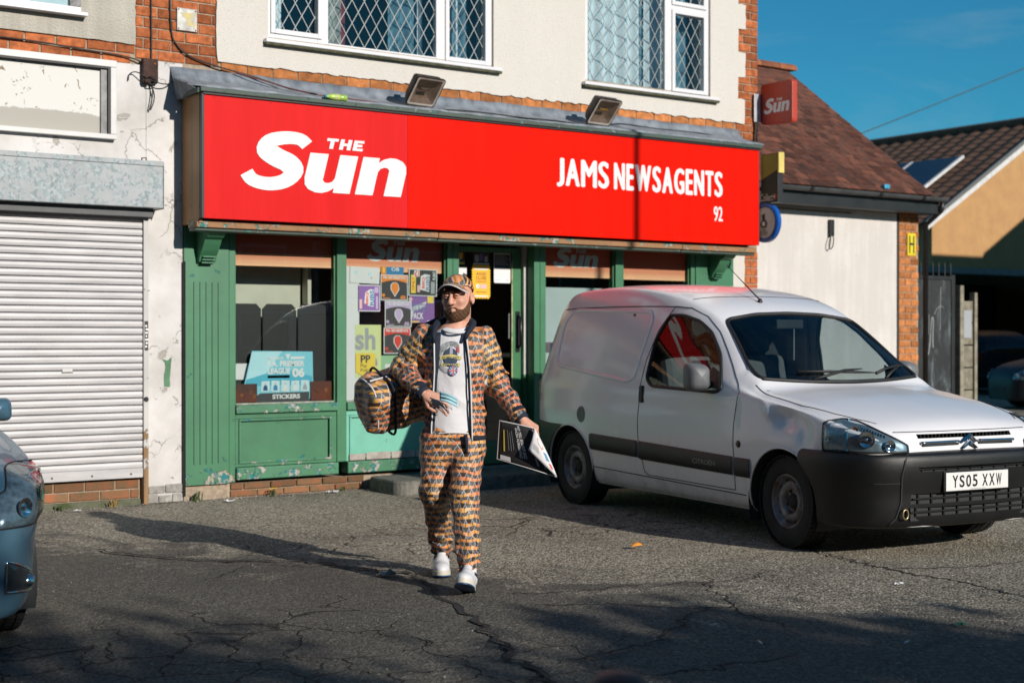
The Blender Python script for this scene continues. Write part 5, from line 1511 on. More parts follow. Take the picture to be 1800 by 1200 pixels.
# overhead wire and lamp column (the column stands behind the right edge of the frame, its shadow falls on the sign)
tag(MB().tube([(18.2, 9.6, 5.42), (19.8, 8.4, 6.2), (21.6, 7.05, 7.10), (24, 5.2, 8.35)], 0.014, 6).build('overhead_wire', mat('wire_grey', (0.10, 0.16, 0.18), 0.5), None), 'thin overhead wire crossing the blue sky on the right', 'wire')
lc = thing('lamp_column', 'tall grey lamp column beyond the right edge whose shadow crosses the red sign', 'lamp post', (5.85, -9.1, 0))
MB().lathe([(0.10, -0.1), (0.10, 1.0), (0.048, 1.1), (0.034, 7.30)], 12, Matrix.Translation((5.85, -9.1, 0))).build('column', mat('galvanised', (0.35, 0.36, 0.36), 0.5, 0.5), lc, smooth=True)
MB().box(5.72, 6.02, -9.20, -9.0, 7.30, 7.36).build('lantern', mat('galvanised', (0.35, 0.36, 0.36), 0.5, 0.5), lc, bev=0.02)

# terrace on the far side of the road behind the viewer, seen only in reflections
tr = thing('opposite_terrace', 'brick terrace across the road behind the viewer', 'building', (0, -40, 0))
box('wall', BRICK, tr, -45, 45, -46, -38, 0, 5.6)
MB().add([(-46, -37.6, 5.61), (46, -37.6, 5.61), (46, -42, 8.6), (-46, -42, 8.6), (46, -46.4, 5.61), (-46, -46.4, 5.61)], [(0, 1, 2, 3), (3, 2, 4, 5), (1, 4, 2), (0, 3, 5), (0, 5, 4, 1)]).build('roof', mat('roof_slate', (0.10, 0.06, 0.05), 0.9), tr)
for k in range(12):
    x = -42 + k * 7.4
    for z in (0.9, 3.4):
        w_ = box('window', UPVC, tr, x, x + 1.9, -37.999, -37.95, z, z + 1.4)
        box('pane', mat('dark_pane', (0.02, 0.03, 0.04), 0.1), w_, x + .08, x + 1.82, -37.949, -37.94, z + .08, z + 1.32)
# ------------------------------------------------------------------ vehicles
def loft_body(rows, k=7, kr=5, zfloor=0.20):
    """rows: (x, roof height, roof half width, half width, belt height) from rear to front; returns bmesh, grid rows"""
    R_ = crom(rows, k)
    rings = []
    for (x, zt, yt, W, zb) in R_:
        zm = max(zfloor + 0.06, min(0.72, zb - 0.10))
        half = [(0, zt), (0.45 * yt, zt - 0.007), (0.85 * yt, zt - 0.028), (yt, min(zt - 0.04, zt - 0.30 * (zt - zb) if zt - zb < 0.25 else zt - 0.085)),
                (0.52 * yt + 0.48 * W + 0.012, 0.52 * (zt - 0.06) + 0.48 * zb), (W - 0.002, zb), (W + 0.012, zm), (W, 0.5 * zm + 0.15), (W - 0.018, zfloor + 0.10), (W - 0.06, zfloor + 0.01), (W - 0.16, zfloor), (0, zfloor)]
        c = crom(half, kr)
        ring = [(x, -y, z) for y, z in c] + [(x, y, z) for y, z in reversed(c[1:-1])]
        rings.append(ring)
    return rings

def rings_bm(rings, caps=True):
    bm = bmesh.new()
    vs = [[bm.verts.new(p) for p in ring] for ring in rings]
    n = len(rings[0])
    for a, b in zip(vs[:-1], vs[1:]):
        for j in range(n):
            try:
                bm.faces.new((a[j], a[(j + 1) % n], b[(j + 1) % n], b[j]))
            except ValueError:
                pass
    if caps:
        for ring in (vs[0], vs[-1]):
            try:
                bm.faces.new(ring)
            except ValueError:
                pass
    bmesh.ops.recalc_face_normals(bm, faces=bm.faces)
    return bm

def cut_poly(bm, poly, ax, sel):
    """cut a convex outline (2D, in the two axes other than ax) into the faces chosen by sel; returns the faces inside"""
    i, j = [a for a in (0, 1, 2) if a != ax]
    area = sum(poly[k][0] * poly[(k + 1) % len(poly)][1] - poly[(k + 1) % len(poly)][0] * poly[k][1] for k in range(len(poly)))
    if area < 0:
        poly = poly[::-1]
    lo = [min(p[q] for p in poly) - 0.08 for q in (0, 1)]
    hi = [max(p[q] for p in poly) + 0.08 for q in (0, 1)]
    cur = []
    for f in bm.faces:
        c = f.calc_center_median()
        if sel(c) and any(lo[0] <= v.co[i] <= hi[0] and lo[1] <= v.co[j] <= hi[1] for v in f.verts):
            cur.append(f)
    n = len(poly)
    for k in range(n):
        a, b = poly[k], poly[(k + 1) % n]
        dx, dy = b[0] - a[0], b[1] - a[1]
        if math.hypot(dx, dy) < 1e-6:
            continue
        co = [0, 0, 0]; no = [0, 0, 0]
        co[i], co[j] = a
        no[i], no[j] = dy, -dx            # outward
        geom = set(cur)
        for f in cur:
            geom.update(f.edges); geom.update(f.verts)
        res = bmesh.ops.bisect_plane(bm, geom=list(geom), plane_co=co, plane_no=no, dist=1e-5)
        nx = []
        for g_ in res['geom']:
            if isinstance(g_, bmesh.types.BMFace) and g_.is_valid:
                c = g_.calc_center_median()
                if (c[i] - a[0]) * no[i] + (c[j] - a[1]) * no[j] < 0:
                    nx.append(g_)
        cur = nx
    return cur

def take(bm, faces):
    """remove faces from bm and hand them back as an MB"""
    mb = MB()
    idx = {}
    fs = []
    for f in faces:
        t = []
        for v in f.verts:
            if v not in idx:
                idx[v] = len(mb.v); mb.v.append(tuple(v.co))
            t.append(idx[v])
        fs.append(tuple(t))
    mb.f = fs
    bmesh.ops.delete(bm, geom=faces, context='FACES')
    return mb

def bm_obj(bm, name, mat_, parent, local=True, smooth=True, auto=None):
    me = bpy.data.meshes.new(name)
    bm.to_mesh(me)
    bm.free()
    me.materials.append(mat_)
    if smooth:
        me.polygons.foreach_set('use_smooth', [True] * len(me.polygons))
    if auto:
        me.set_sharp_from_angle(angle=R(auto))
    return link(name, me, parent, local)

TYRE = mat('tyre_rubber', (0.016, 0.016, 0.017), 0.8, var=0.25, scale=12, bump=0.003, bscale=60)
def tyre_tread_mat():
    m, nt, b = new_mat('tyre_tread')
    vec = nd(nt, 'ShaderNodeTexCoord').outputs['Object']
    b.inputs['Base Color'].default_value = (0.03, 0.03, 0.031, 1)
    b.inputs['Roughness'].default_value = 0.75
    return m
def wheel(parent, x, y, r, w, sgn, rimcol, steer=0.0, tread=True, hub=None):
    M = Matrix.Translation((x, y, r)) @ Matrix.Rotation(steer, 4, 'Z') @ Matrix.Rotation(R(-90 * sgn), 4, 'X')   # local +Z = outward
    h = w / 2
    rr = r * 0.60
    wl = MB().lathe([(rr, -h * .8), (rr + .01, -h), (r * 0.86, -h), (r * 0.97, -h * 0.86), (r, -h * 0.6), (r, h * 0.6), (r * 0.97, h * 0.86), (r * 0.86, h), (rr + 0.02, h * 0.98), (rr, h * 0.84)], 48, M).build('wheel', TYRE, parent, smooth=True, local=True, auto=40)
    if tread:
        tb = MB()
        for k in range(60):
            a = 2 * math.pi * k / 60
            for q, zc in enumerate((-0.42, -0.14, 0.14, 0.42)):
                mm = M @ Matrix.Rotation(a + q * 0.03, 4, 'Z') @ Matrix.Translation((r + 0.001, 0, zc * w))
                tb.box(-0.006, 0.004, -r * 0.042, r * 0.042, -0.10 * w, 0.10 * w, mm)
        tb.build('tread_blocks', TYRE, wl, local=True)
    rim = MB().lathe([(rr, h * .86), (rr - 0.008, h * .90), (rr - 0.018, h * .80), (rr - 0.03, h * 0.45), (rr * 0.80, h * 0.40), (rr * 0.72, h * 0.62), (rr * 0.55, h * 0.70), (rr * 0.46, h * 0.60), (rr * 0.42, h * 0.30), (rr * 0.30, h * 0.32), (0.0, h * 0.34)], 40, M).build('rim', rimcol, wl, smooth=True, local=True, auto=50)
    for k in range(10):
        a = 2 * math.pi * k / 10
        MB().lathe([(0.0, 0.004), (0.011, 0.004), (0.012, 0)], 8, M @ Matrix.Translation((rr * 0.765 * math.cos(a), rr * 0.765 * math.sin(a), h * 0.535))).build('rim_hole', TYRE, wl, local=True)
    MB().lathe([(0.0, 0.012), (rr * 0.27, 0.010), (rr * 0.30, 0.0)], 20, M @ Matrix.Translation((0, 0, h * 0.33))).build('hub', hub or TYRE, wl, local=True, smooth=True)
    for k in range(4):
        a = 2 * math.pi * k / 4 + 0.4
        MB().lathe([(0.0, 0.014), (0.009, 0.012), (0.010, 0.0)], 6, M @ Matrix.Translation((rr * 0.36 * math.cos(a), rr * 0.36 * math.sin(a), h * 0.34))).build('wheel_nut', mat('rusty_nut', (0.12, 0.08, 0.05), 0.7, 0.3), wl, local=True)
    return wl

class Shell:
    def __init__(s, rings):
        bm = rings_bm(rings)
        s.bvh = BVHTree.FromBMesh(bm)
        bm.free()
    def side(s, x, z, sgn, off=0.0):
        h = s.bvh.ray_cast(Vector((x, sgn * 3, z)), Vector((0, -sgn, 0)))
        if h[0] is None:
            h = s.bvh.find_nearest(Vector((x, sgn * 0.85, z)))
        return h[0] + h[1] * (off if h[1].y * sgn > 0 else -off)
    def front(s, y, z, off=0.0):
        h = s.bvh.ray_cast(Vector((4, y, z)), Vector((-1, 0, 0)))
        if h[0] is None:
            h = s.bvh.find_nearest(Vector((0.75, y, z)))
        return h[0] + h[1] * (off if h[1].x > 0 else -off)
    def top(s, x, y, off=0.0):
        h = s.bvh.ray_cast(Vector((x, y, 5)), Vector((0, 0, -1)))
        if h[0] is None:
            h = s.bvh.find_nearest(Vector((x, y, 1.5)))
        return h[0] + h[1] * (off if h[1].z > 0 else -off)
    def ray(s, o, d, off=0.0):
        o = Vector(o); d = Vector(d).normalized()
        h = s.bvh.ray_cast(o, d)
        if h[0] is None:
            h = s.bvh.find_nearest(o + d * 0.5)
        n = h[1] if h[1].dot(d) < 0 else -h[1]
        return h[0] + n * off

def dens(pts, step=0.03):
    out = []
    for a, b in zip(pts[:-1], pts[1:]):
        n = max(1, int(math.hypot(b[0] - a[0], b[1] - a[1]) / step))
        out += [(a[0] + (b[0] - a[0]) * i / n, a[1] + (b[1] - a[1]) * i / n) for i in range(n)]
    return out + [pts[-1]]

GAP = mat('panel_gap', (0.02, 0.022, 0.025), 0.7)
def dirty_white():
    m, nt, b = new_mat('dirty_white_paint')
    vec = nd(nt, 'ShaderNodeTexCoord').outputs['Object']
    sx = nd(nt, 'ShaderNodeSeparateXYZ'); nt.links.new(vec, sx.inputs[0])
    n1 = noise(nt, 3.0, 8, 0.72, vec, 0.6)
    mp = nd(nt, 'ShaderNodeMapping'); mp.inputs['Scale'].default_value = (14, 14, 1.2); nt.links.new(vec, mp.inputs[0])
    n2 = noise(nt, 1.0, 5, 0.7, mp.outputs[0])
    mr = nd(nt, 'ShaderNodeMapRange'); mr.inputs[1].default_value = 0.20; mr.inputs[2].default_value = 0.75; mr.inputs[3].default_value = 0.30; mr.inputs[4].default_value = 0.0
    nt.links.new(sx.outputs[2], mr.inputs[0])
    d = mth(nt, 'ADD', mth(nt, 'MULTIPLY', n1.outputs[0], 0.32), mth(nt, 'ADD', mth(nt, 'MULTIPLY', n2.outputs[0], 0.22), mr.outputs[0]))
    k = ramp(nt, d, [(0.36, (0.80, 0.79, 0.81)), (0.52, (0.66, 0.65, 0.64)), (0.68, (0.30, 0.28, 0.25))])
    nt.links.new(k.outputs[0], b.inputs['Base Color'])
    rr = ramp(nt, d, [(0.36, (0.25, 0.25, 0.25)), (0.65, (0.7, 0.7, 0.7))])
    nt.links.new(rr.outputs[0], b.inputs['Roughness'])
    b.inputs['Coat Weight'].default_value = 0.6
    b.inputs['Coat Roughness'].default_value = 0.08
    return m
VANWHITE = dirty_white()
VANBLACK = mat('textured_black_plastic', (0.007, 0.0075, 0.008), 0.38, var=0.2, scale=6, spec=0.4, bump=0.0012, bscale=350)
STRIPBLACK = mat('faded_black_strip', (0.020, 0.021, 0.022), 0.55, var=0.2, scale=5)
RUBBER = mat('window_rubber', (0.012, 0.012, 0.013), 0.55)
CARGLASS = glass_mat('car_glass', (0.62, 0.70, 0.71), 1.25)
CHROME = mat('chrome', (0.60, 0.62, 0.64), 0.12, 1.0, var=0.03)
INTERIOR = mat('grey_interior', (0.035, 0.040, 0.044), 0.75, var=0.2)
SEAT = mat('grey_seat', (0.14, 0.15, 0.155), 0.9, var=0.15)
LENS = glass_mat('headlight_lens', (0.86, 0.90, 0.92), 1.4)
HLBLUE = mat('headlight_bowl', (0.36, 0.47, 0.52), 0.25, 0.55, var=0.25, scale=14)

van = thing('delivery_van', 'dirty white small delivery van with dented wing parked before the shop', 'van', (3.09, -4.826, 0.0), R(-96.85))
rows = [(-3.40, 1.00, .62, .72, .90), (-3.385, 1.20, .64, .775, .95), (-3.34, 1.42, .65, .815, .98), (-3.26, 1.60, .66, .84, .98), (-3.13, 1.725, .67, .855, .98), (-2.93, 1.78, .68, .86, .98),
        (-2.45, 1.80, .685, .862, .98), (-2.0, 1.785, .685, .862, .98), (-1.62, 1.738, .68, .862, .98), (-1.32, 1.665, .668, .862, .98), (-1.08, 1.575, .65, .862, .98), (-0.85, 1.435, .665, .862, .98),
        (-0.60, 1.255, .705, .862, .975), (-0.42, 1.115, .735, .862, .97), (-0.30, 1.042, .75, .862, .955), (-0.12, 1.010, .75, .862, .925), (0.15, 0.968, .735, .858, .885), (0.38, 0.922, .70, .838, .845),
        (0.54, 0.882, .665, .805, .80), (0.64, 0.848, .635, .765, .765), (0.705, 0.812, .60, .71, .735), (0.745, 0.775, .55, .645, .70), (0.77, 0.725, .48, .56, .66), (0.785, 0.65, .40, .46, .60)]
rings = loft_body(rows, 7, 5, 0.20)
# dent in the driver's side front wing
def dent(p):
    x, y, z = p
    if y < -0.55 and -0.45 < x < 0.5 and 0.55 < z < 1.0:
        d = 0.0
        d += 0.075 * math.exp(-(((x - 0.02) / 0.13) ** 2 + ((z - 0.835) / 0.065) ** 2))
        t = (x + 0.13) * 0.75 + (z - 0.86) * 0.66
        s_ = -(x + 0.13) * 0.66 + (z - 0.86) * 0.75
        d -= 0.030 * math.exp(-((t / 0.025) ** 2 + (s_ / 0.10) ** 2))
        d += 0.030 * math.exp(-(((x - 0.22) / 0.06) ** 2 + ((z - 0.76) / 0.09) ** 2))
        return (x, y + d, z)
    # broad pressing line along the flank
    if abs(y) > 0.7 and x < -0.4:
        b_ = 0.010 * math.exp(-((z - 0.86) / 0.05) ** 2)
        return (x, y - math.copysign(b_, y), z)
    return p
rings = [[dent(p) for p in ring] for ring in rings]
SH = Shell(rings)
bm = rings_bm(rings)
AR = 0.352
arch = lambda cx, r_, cz=0.295: [(cx + r_ * math.cos(R(a)), cz + r_ * math.sin(R(a))) for a in range(0, 360, 10)]
for cx in (0.0, -2.76):
    for sgn in (-1, 1):
        ins = cut_poly(bm, arch(cx, AR), 1, lambda c: c.y * sgn > 0.45)
        bmesh.ops.delete(bm, geom=ins, context='FACES')
ws_poly = rounded([(-0.715, 1.085), (-0.36, 1.062), (0, 1.056), (0.36, 1.062), (0.715, 1.085), (0.585, 1.495), (0.30, 1.535), (0, 1.545), (-0.30, 1.535), (-0.585, 1.495)], 0.05, 4)
ws = take(bm, cut_poly(bm, ws_poly, 0, lambda c: -1.25 < c.x < -0.12 and c.z > 1.0))
side_poly = rounded([(-1.50, 1.535), (-1.605, 1.35), (-1.63, 1.06), (-1.555, 1.005), (-0.74, 0.985), (-0.675, 1.01), (-0.84, 1.245), (-1.02, 1.405), (-1.18, 1.49), (-1.34, 1.53)], 0.035, 3)
glass = {}
for sgn in (-1, 1):
    glass[sgn] = take(bm, cut_poly(bm, side_poly, 1, lambda c: c.y * sgn > 0.3 and c.z > 0.9))
slot_poly = [(-0.40, 0.742), (0.40, 0.742), (0.40, 0.768), (-0.40, 0.768)]
slot = cut_poly(bm, slot_poly, 0, lambda c: c.x > 0.6)
bmesh.ops.delete(bm, geom=slot, context='FACES')
body = bm_obj(bm, 'body', VANWHITE, van, auto=50)
MB().box(0.60, 0.62, -0.42, 0.42, 0.70, 0.80).build('grille_backing', GAP, van, local=True)
for k in range(26):
    y = -0.39 + k * 0.0312
    MB().box(0.64, 0.735, y - 0.004, y + 0.004, 0.742, 0.768).build('grille_rib', VANBLACK, van, local=True)
wsg = ws.build('windscreen', CARGLASS, van, smooth=True, local=True)
MB().tube([SH.front(y, z, 0.002) for y, z in dens(ws_poly + ws_poly[:1], 0.05)][:-1], 0.014, 6, closed=True).build('windscreen_rubber', RUBBER, wsg, smooth=True, local=True)
for sgn in (-1, 1):
    g_ = glass[sgn].build('side_window', CARGLASS, van, smooth=True, local=True)
    MB().tube([SH.side(x, z, sgn, 0.002) for x, z in dens(side_poly + side_poly[:1], 0.05)][:-1], 0.013, 6, closed=True).build('window_rubber', RUBBER, g_, smooth=True, local=True)
    tri = [(-0.90, 1.03), (-0.70, 1.005), (-0.78, 1.13), (-0.86, 1.16)]
    MB().add([SH.side(x, z, sgn, 0.006) for x, z in tri], [(0, 1, 2, 3)]).build('mirror_base', RUBBER, g_, local=True)
# panel gaps
def gapline(pts, sgn, r_=0.0035, nm='panel_gap'):
    MB().tube([SH.side(x, z, sgn, 0.0005) for x, z in dens(pts, 0.04)], r_, 5).build(nm, GAP, van, local=True, smooth=True)
for sgn in (-1, 1):
    gapline([(-1.47, 1.60), (-1.60, 1.42), (-1.675, 1.20), (-1.71, 0.95), (-1.715, 0.60), (-1.65, 0.36), (-1.60, 0.335)], sgn)
    gapline([(-0.47, 1.0), (-0.50, 0.86), (-0.515, 0.66), (-0.515, 0.33)], sgn)
    gapline([(-1.60, 0.335), (-0.515, 0.325)], sgn, 0.003)
    gapline([(-1.47, 1.60), (-1.30, 1.585), (-1.12, 1.52), (-0.95, 1.41), (-0.78, 1.26), (-0.60, 1.10), (-0.47, 1.0)], sgn, 0.003)
    gapline([(-2.40, 0.335), (-0.40, 0.300)], sgn, 0.004)
    # bonnet shut line
    MB().tube([SH.top(x, sgn * y, 0.0005) for x, y in dens([(-0.40, 0.765), (-0.2, 0.775), (0.1, 0.765), (0.35, 0.72), (0.50, 0.665), (0.60, 0.60)], 0.04)], 0.0035, 5).build('panel_gap', GAP, van, local=True, smooth=True)
MB().tube([SH.front(y, 0.782, 0.0005) for y in np.linspace(-0.56, 0.56, 24)], 0.0035, 5).build('panel_gap', GAP, van, local=True, smooth=True)
# pressed panel outline on the cargo side
pan = rounded([(-3.05, 1.14), (-3.04, 1.48), (-2.92, 1.60), (-1.74, 1.56), (-1.70, 1.50), (-1.80, 1.06), (-1.92, 1.03)], 0.07, 5)
for sgn in (-1, 1):
    MB().tube([SH.side(x, z, sgn, -0.014) for x, z in dens(pan + pan[:1], 0.05)][:-1], 0.022, 8, closed=True).build('pressed_panel_edge', VANWHITE, van, local=True, smooth=True)
    # roof gutter line
    MB().tube([SH.ray((x, sgn * 1.5, 1.9), (0, -sgn * 0.8, -0.30), 0.002) for x in np.linspace(-3.1, -1.3, 30)], 0.004, 5).build('roof_seam', GAP, van, local=True, smooth=True)
MB().tube([SH.ray((-1.36 - 0.03 * abs(y), y, 2.3), (0, 0, -1), 0.001) for y in np.linspace(-0.60, 0.60, 20)], 0.003, 5).build('roof_seam', GAP, van, local=True, smooth=True)
# rubbing strips
def strip(x0, x1, z0a, z0b, z1a, z1b, sgn, m=STRIPBLACK):
    n = max(4, int((x1 - x0) / 0.05))
    P = []
    for i in range(n + 1):
        t = i / n
        x = x0 + (x1 - x0) * t
        a, b = z0a + (z0b - z0a) * t, z1a + (z1b - z1a) * t
        P.append([SH.side(x, a, sgn, 0.001), SH.side(x, a + 0.012, sgn, 0.016), SH.side(x, (a + b) / 2, sgn, 0.020), SH.side(x, b - 0.012, sgn, 0.016), SH.side(x, b, sgn, 0.001)])
    return MB().grid(P).build('rubbing_strip', m, van, smooth=True, local=True)
for sgn in (-1, 1):
    strip(-2.42, -1.73, 0.47, 0.455, 0.60, 0.585, sgn)
    s2 = strip(-1.70, -0.53, 0.445, 0.425, 0.585, 0.555, sgn)
    strip(-0.50, -0.335, 0.422, 0.42, 0.553, 0.55, sgn)
    if sgn < 0:
        v, f, _ = text_shape('CITROËN', 0.004)
        MB().add([SH.side(-0.98 + 0.27 * a, 0.478 + 0.040 * b, -1, 0.0225) for a, b in v], f).build('strip_lettering', mat('strip_letters', (0.30, 0.30, 0.30), 0.4), s2, local=True, fix=False)
# rear bumper and wheel arches
def sweep(plan, prof, name, m, smooth=True):
    """plan: (x, y) curve front to back; prof: (outward offset, z)"""
    P = []
    C_ = [Vector(p) for p in plan]
    for i, p in enumerate(C_):
        t = (C_[min(i + 1, len(C_) - 1)] - C_[max(i - 1, 0)]).normalized()
        n = Vector((t.y, -t.x))
        P.append([(p.x + n.x * o_, p.y + n.y * o_, z) for o_, z in prof])
    return P
half = [(0.20, -0.872), (0.34, -0.872), (0.48, -0.852), (0.60, -0.805), (0.70, -0.72), (0.765, -0.60), (0.80, -0.45), (0.815, -0.22), (0.82, 0.0)]
plan = crom(half + [(x, -y) for x, y in reversed(half[:-1])], 6)
prof = crom([(-0.09, 0.19), (-0.035, 0.195), (-0.012, 0.225), (0.0, 0.30), (0.008, 0.40), (0.022, 0.50), (0.028, 0.575), (0.022, 0.628), (0.0, 0.655), (-0.05, 0.668)], 4)
P = sweep(plan, prof, 'b', VANBLACK)
bb = bmesh.new()
vv = [[bb.verts.new(p) for p in row] for row in P]
for a, b in zip(vv[:-1], vv[1:]):
    for j in range(len(a) - 1):
        bb.faces.new((a[j], b[j], b[j + 1], a[j + 1]))
bmesh.ops.recalc_face_normals(bb, faces=bb.faces)
nrm = next(f for f in bb.faces if f.calc_center_median().x > 0.8 and 0.35 < f.calc_center_median().z < 0.5)
if nrm.normal.x < 0:
    bmesh.ops.reverse_faces(bb, faces=bb.faces)
BBV = BVHTree.FromBMesh(bb)
def bfront(y, z, off=0.0):
    h = BBV.ray_cast(Vector((4, y, z)), Vector((-1, 0, 0)))
    if h[0] is None:
        h = BBV.find_nearest(Vector((0.82, y, z)))
    return h[0] + Vector((off, 0, 0))
for cx in (0.0,):
    for sgn in (-1, 1):
        ins = cut_poly(bb, arch(cx, AR + 0.003), 1, lambda c: c.y * sgn > 0.5 and c.x < 0.5)
        bmesh.ops.delete(bb, geom=ins, context='FACES')
openings = [[(-0.46, 0.545), (0.46, 0.545), (0.46, 0.572), (-0.46, 0.572)], [(-0.50, 0.345), (0.50, 0.345), (0.50, 0.408), (-0.50, 0.408)], [(-0.52, 0.268), (0.52, 0.268), (0.51, 0.322), (-0.51, 0.322)]]
for op in openings:
    ins = cut_poly(bb, op, 0, lambda c: c.x > 0.55)
    bmesh.ops.delete(bb, geom=ins, context='FACES')
fb = bm_obj(bb, 'front_bumper', VANBLACK, van, auto=45)
MB().box(0.789, 0.794, -0.50, 0.50, 0.24, 0.60).build('bumper_backing', GAP, fb, local=True)
for op in openings:
    n_ = 9
    for k in range(n_):
        y = op[0][0] + (op[1][0] - op[0][0]) * (k + 0.5) / n_
        MB().box(0.795, 0.806, y - 0.006, y + 0.006, op[0][1], op[2][1]).build('intake_rib', VANBLACK, fb, local=True)
    MB().box(0.796, 0.812, op[0][0] + .01, op[1][0] - .01, (op[0][1] + op[2][1]) / 2 - 0.004, (op[0][1] + op[2][1]) / 2 + 0.004).build('intake_bar', VANBLACK, fb, local=True)
for sgn in (-1, 1):
    MB().tube([bfront(sgn * y, z, 0.001) for y, z in dens([(0.52, 0.655), (0.555, 0.61), (0.575, 0.52), (0.565, 0.36), (0.59, 0.26), (0.63, 0.21)], 0.03)], 0.007, 6).build('bumper_seam', GAP, fb, local=True, smooth=True)
    MB().tube([bfront(sgn * y, 0.475 - 0.02 * (y - 0.58), 0.001) for y in np.linspace(0.58, 0.74, 8)], 0.003, 5).build('bumper_crease', GAP, fb, local=True, smooth=True)
# number plate
plate = thing_plate = MB().box(0.848, 0.856, -0.265, 0.265, 0.418, 0.532).build('number_plate', mat('plate_white', (0.74, 0.74, 0.73), 0.35, var=0.02), van, local=True, bev=0.003)
MB().box(0.80, 0.8475, -0.275, 0.275, 0.41, 0.54).build('plate_holder', VANBLACK, fb, local=True, bev=0.004)
pp = Plane((0.856, -0.265, 0.418), (0, 1, 0), (0, 0, 1))
PB = mat('plate_black', (0.008, 0.008, 0.009), 0.4)
def plate_text(s, a0, a1):
    v, f, _ = text_shape(s, 0.018)
    MB().add([pp(a0 + (a1 - a0) * x, 0.020 + 0.076 * y, 0.001) for x, y in v], f).build('plate_character', PB, plate, local=True, fix=False)
cw, gapc = 0.048, 0.0115
a = 0.052
for ch in 'YS05 XXW':
    if ch == ' ':
        a += 0.026
        continue
    plate_text(ch, a, a + cw - (0.006 if ch in 'S05' else 0))
    a += cw + gapc - (0.004 if ch in 'S05' else 0)
print_rect('plate_maker_mark', pp, 0.20, 0.006, 0.33, 0.009, mat('plate_grey', (0.3, 0.3, 0.3), 0.5), plate, 0.001, True)
# grille bars and chevrons
for sgn in (-1, 1):
    MB().tube([SH.front(sgn * y, 0.712 + 0.012 * (0.4 - y), 0.010) for y in np.linspace(0.085, 0.395, 12)], 0.010, 8).build('chrome_bar', CHROME, van, local=True, smooth=True)
    MB().tube([SH.front(sgn * y, 0.698 + 0.012 * (0.4 - y), 0.002) for y in np.linspace(0.085, 0.385, 12)], 0.007, 6).build('bar_painted_shadow', GAP, van, local=True, smooth=True)  # dark strip below each chrome bar stands in for its shade
def chevron(zc, h, wd):
    x0 = SH.front(0, 0.715).x + 0.016
    pts = [(-wd, zc - h), (0, zc), (wd, zc - h), (wd * 0.86, zc - h - 0.012), (wd * 0.62, zc - h - 0.010), (0, zc - 0.036), (-wd * 0.62, zc - h - 0.010), (-wd * 0.86, zc - h - 0.012)]
    mb = MB()
    outer = [(-wd, zc - h), (0, zc), (wd, zc - h)]
    inner = [(-wd * 0.60, zc - h - 0.006), (0, zc - 0.034), (wd * 0.60, zc - h - 0.006)]
    mid = [((a_[0] + b_[0]) / 2, (a_[1] + b_[1]) / 2) for a_, b_ in zip(outer, inner)]
    for i in range(2):
        o0, o1, i0, i1, m0, m1 = outer[i], outer[i + 1], inner[i], inner[i + 1], mid[i], mid[i + 1]
        mb.add([(x0, *o0), (x0, *o1), (x0 + 0.016, *m1), (x0 + 0.016, *m0), (x0, *i0), (x0, *i1)], [(0, 1, 2, 3), (3, 2, 5, 4), (0, 3, 4), (1, 5, 2)])
    mb.build('chevron_badge', CHROME, van, local=True)
chevron(0.768, 0.052, 0.075)
chevron(0.728, 0.052, 0.075)
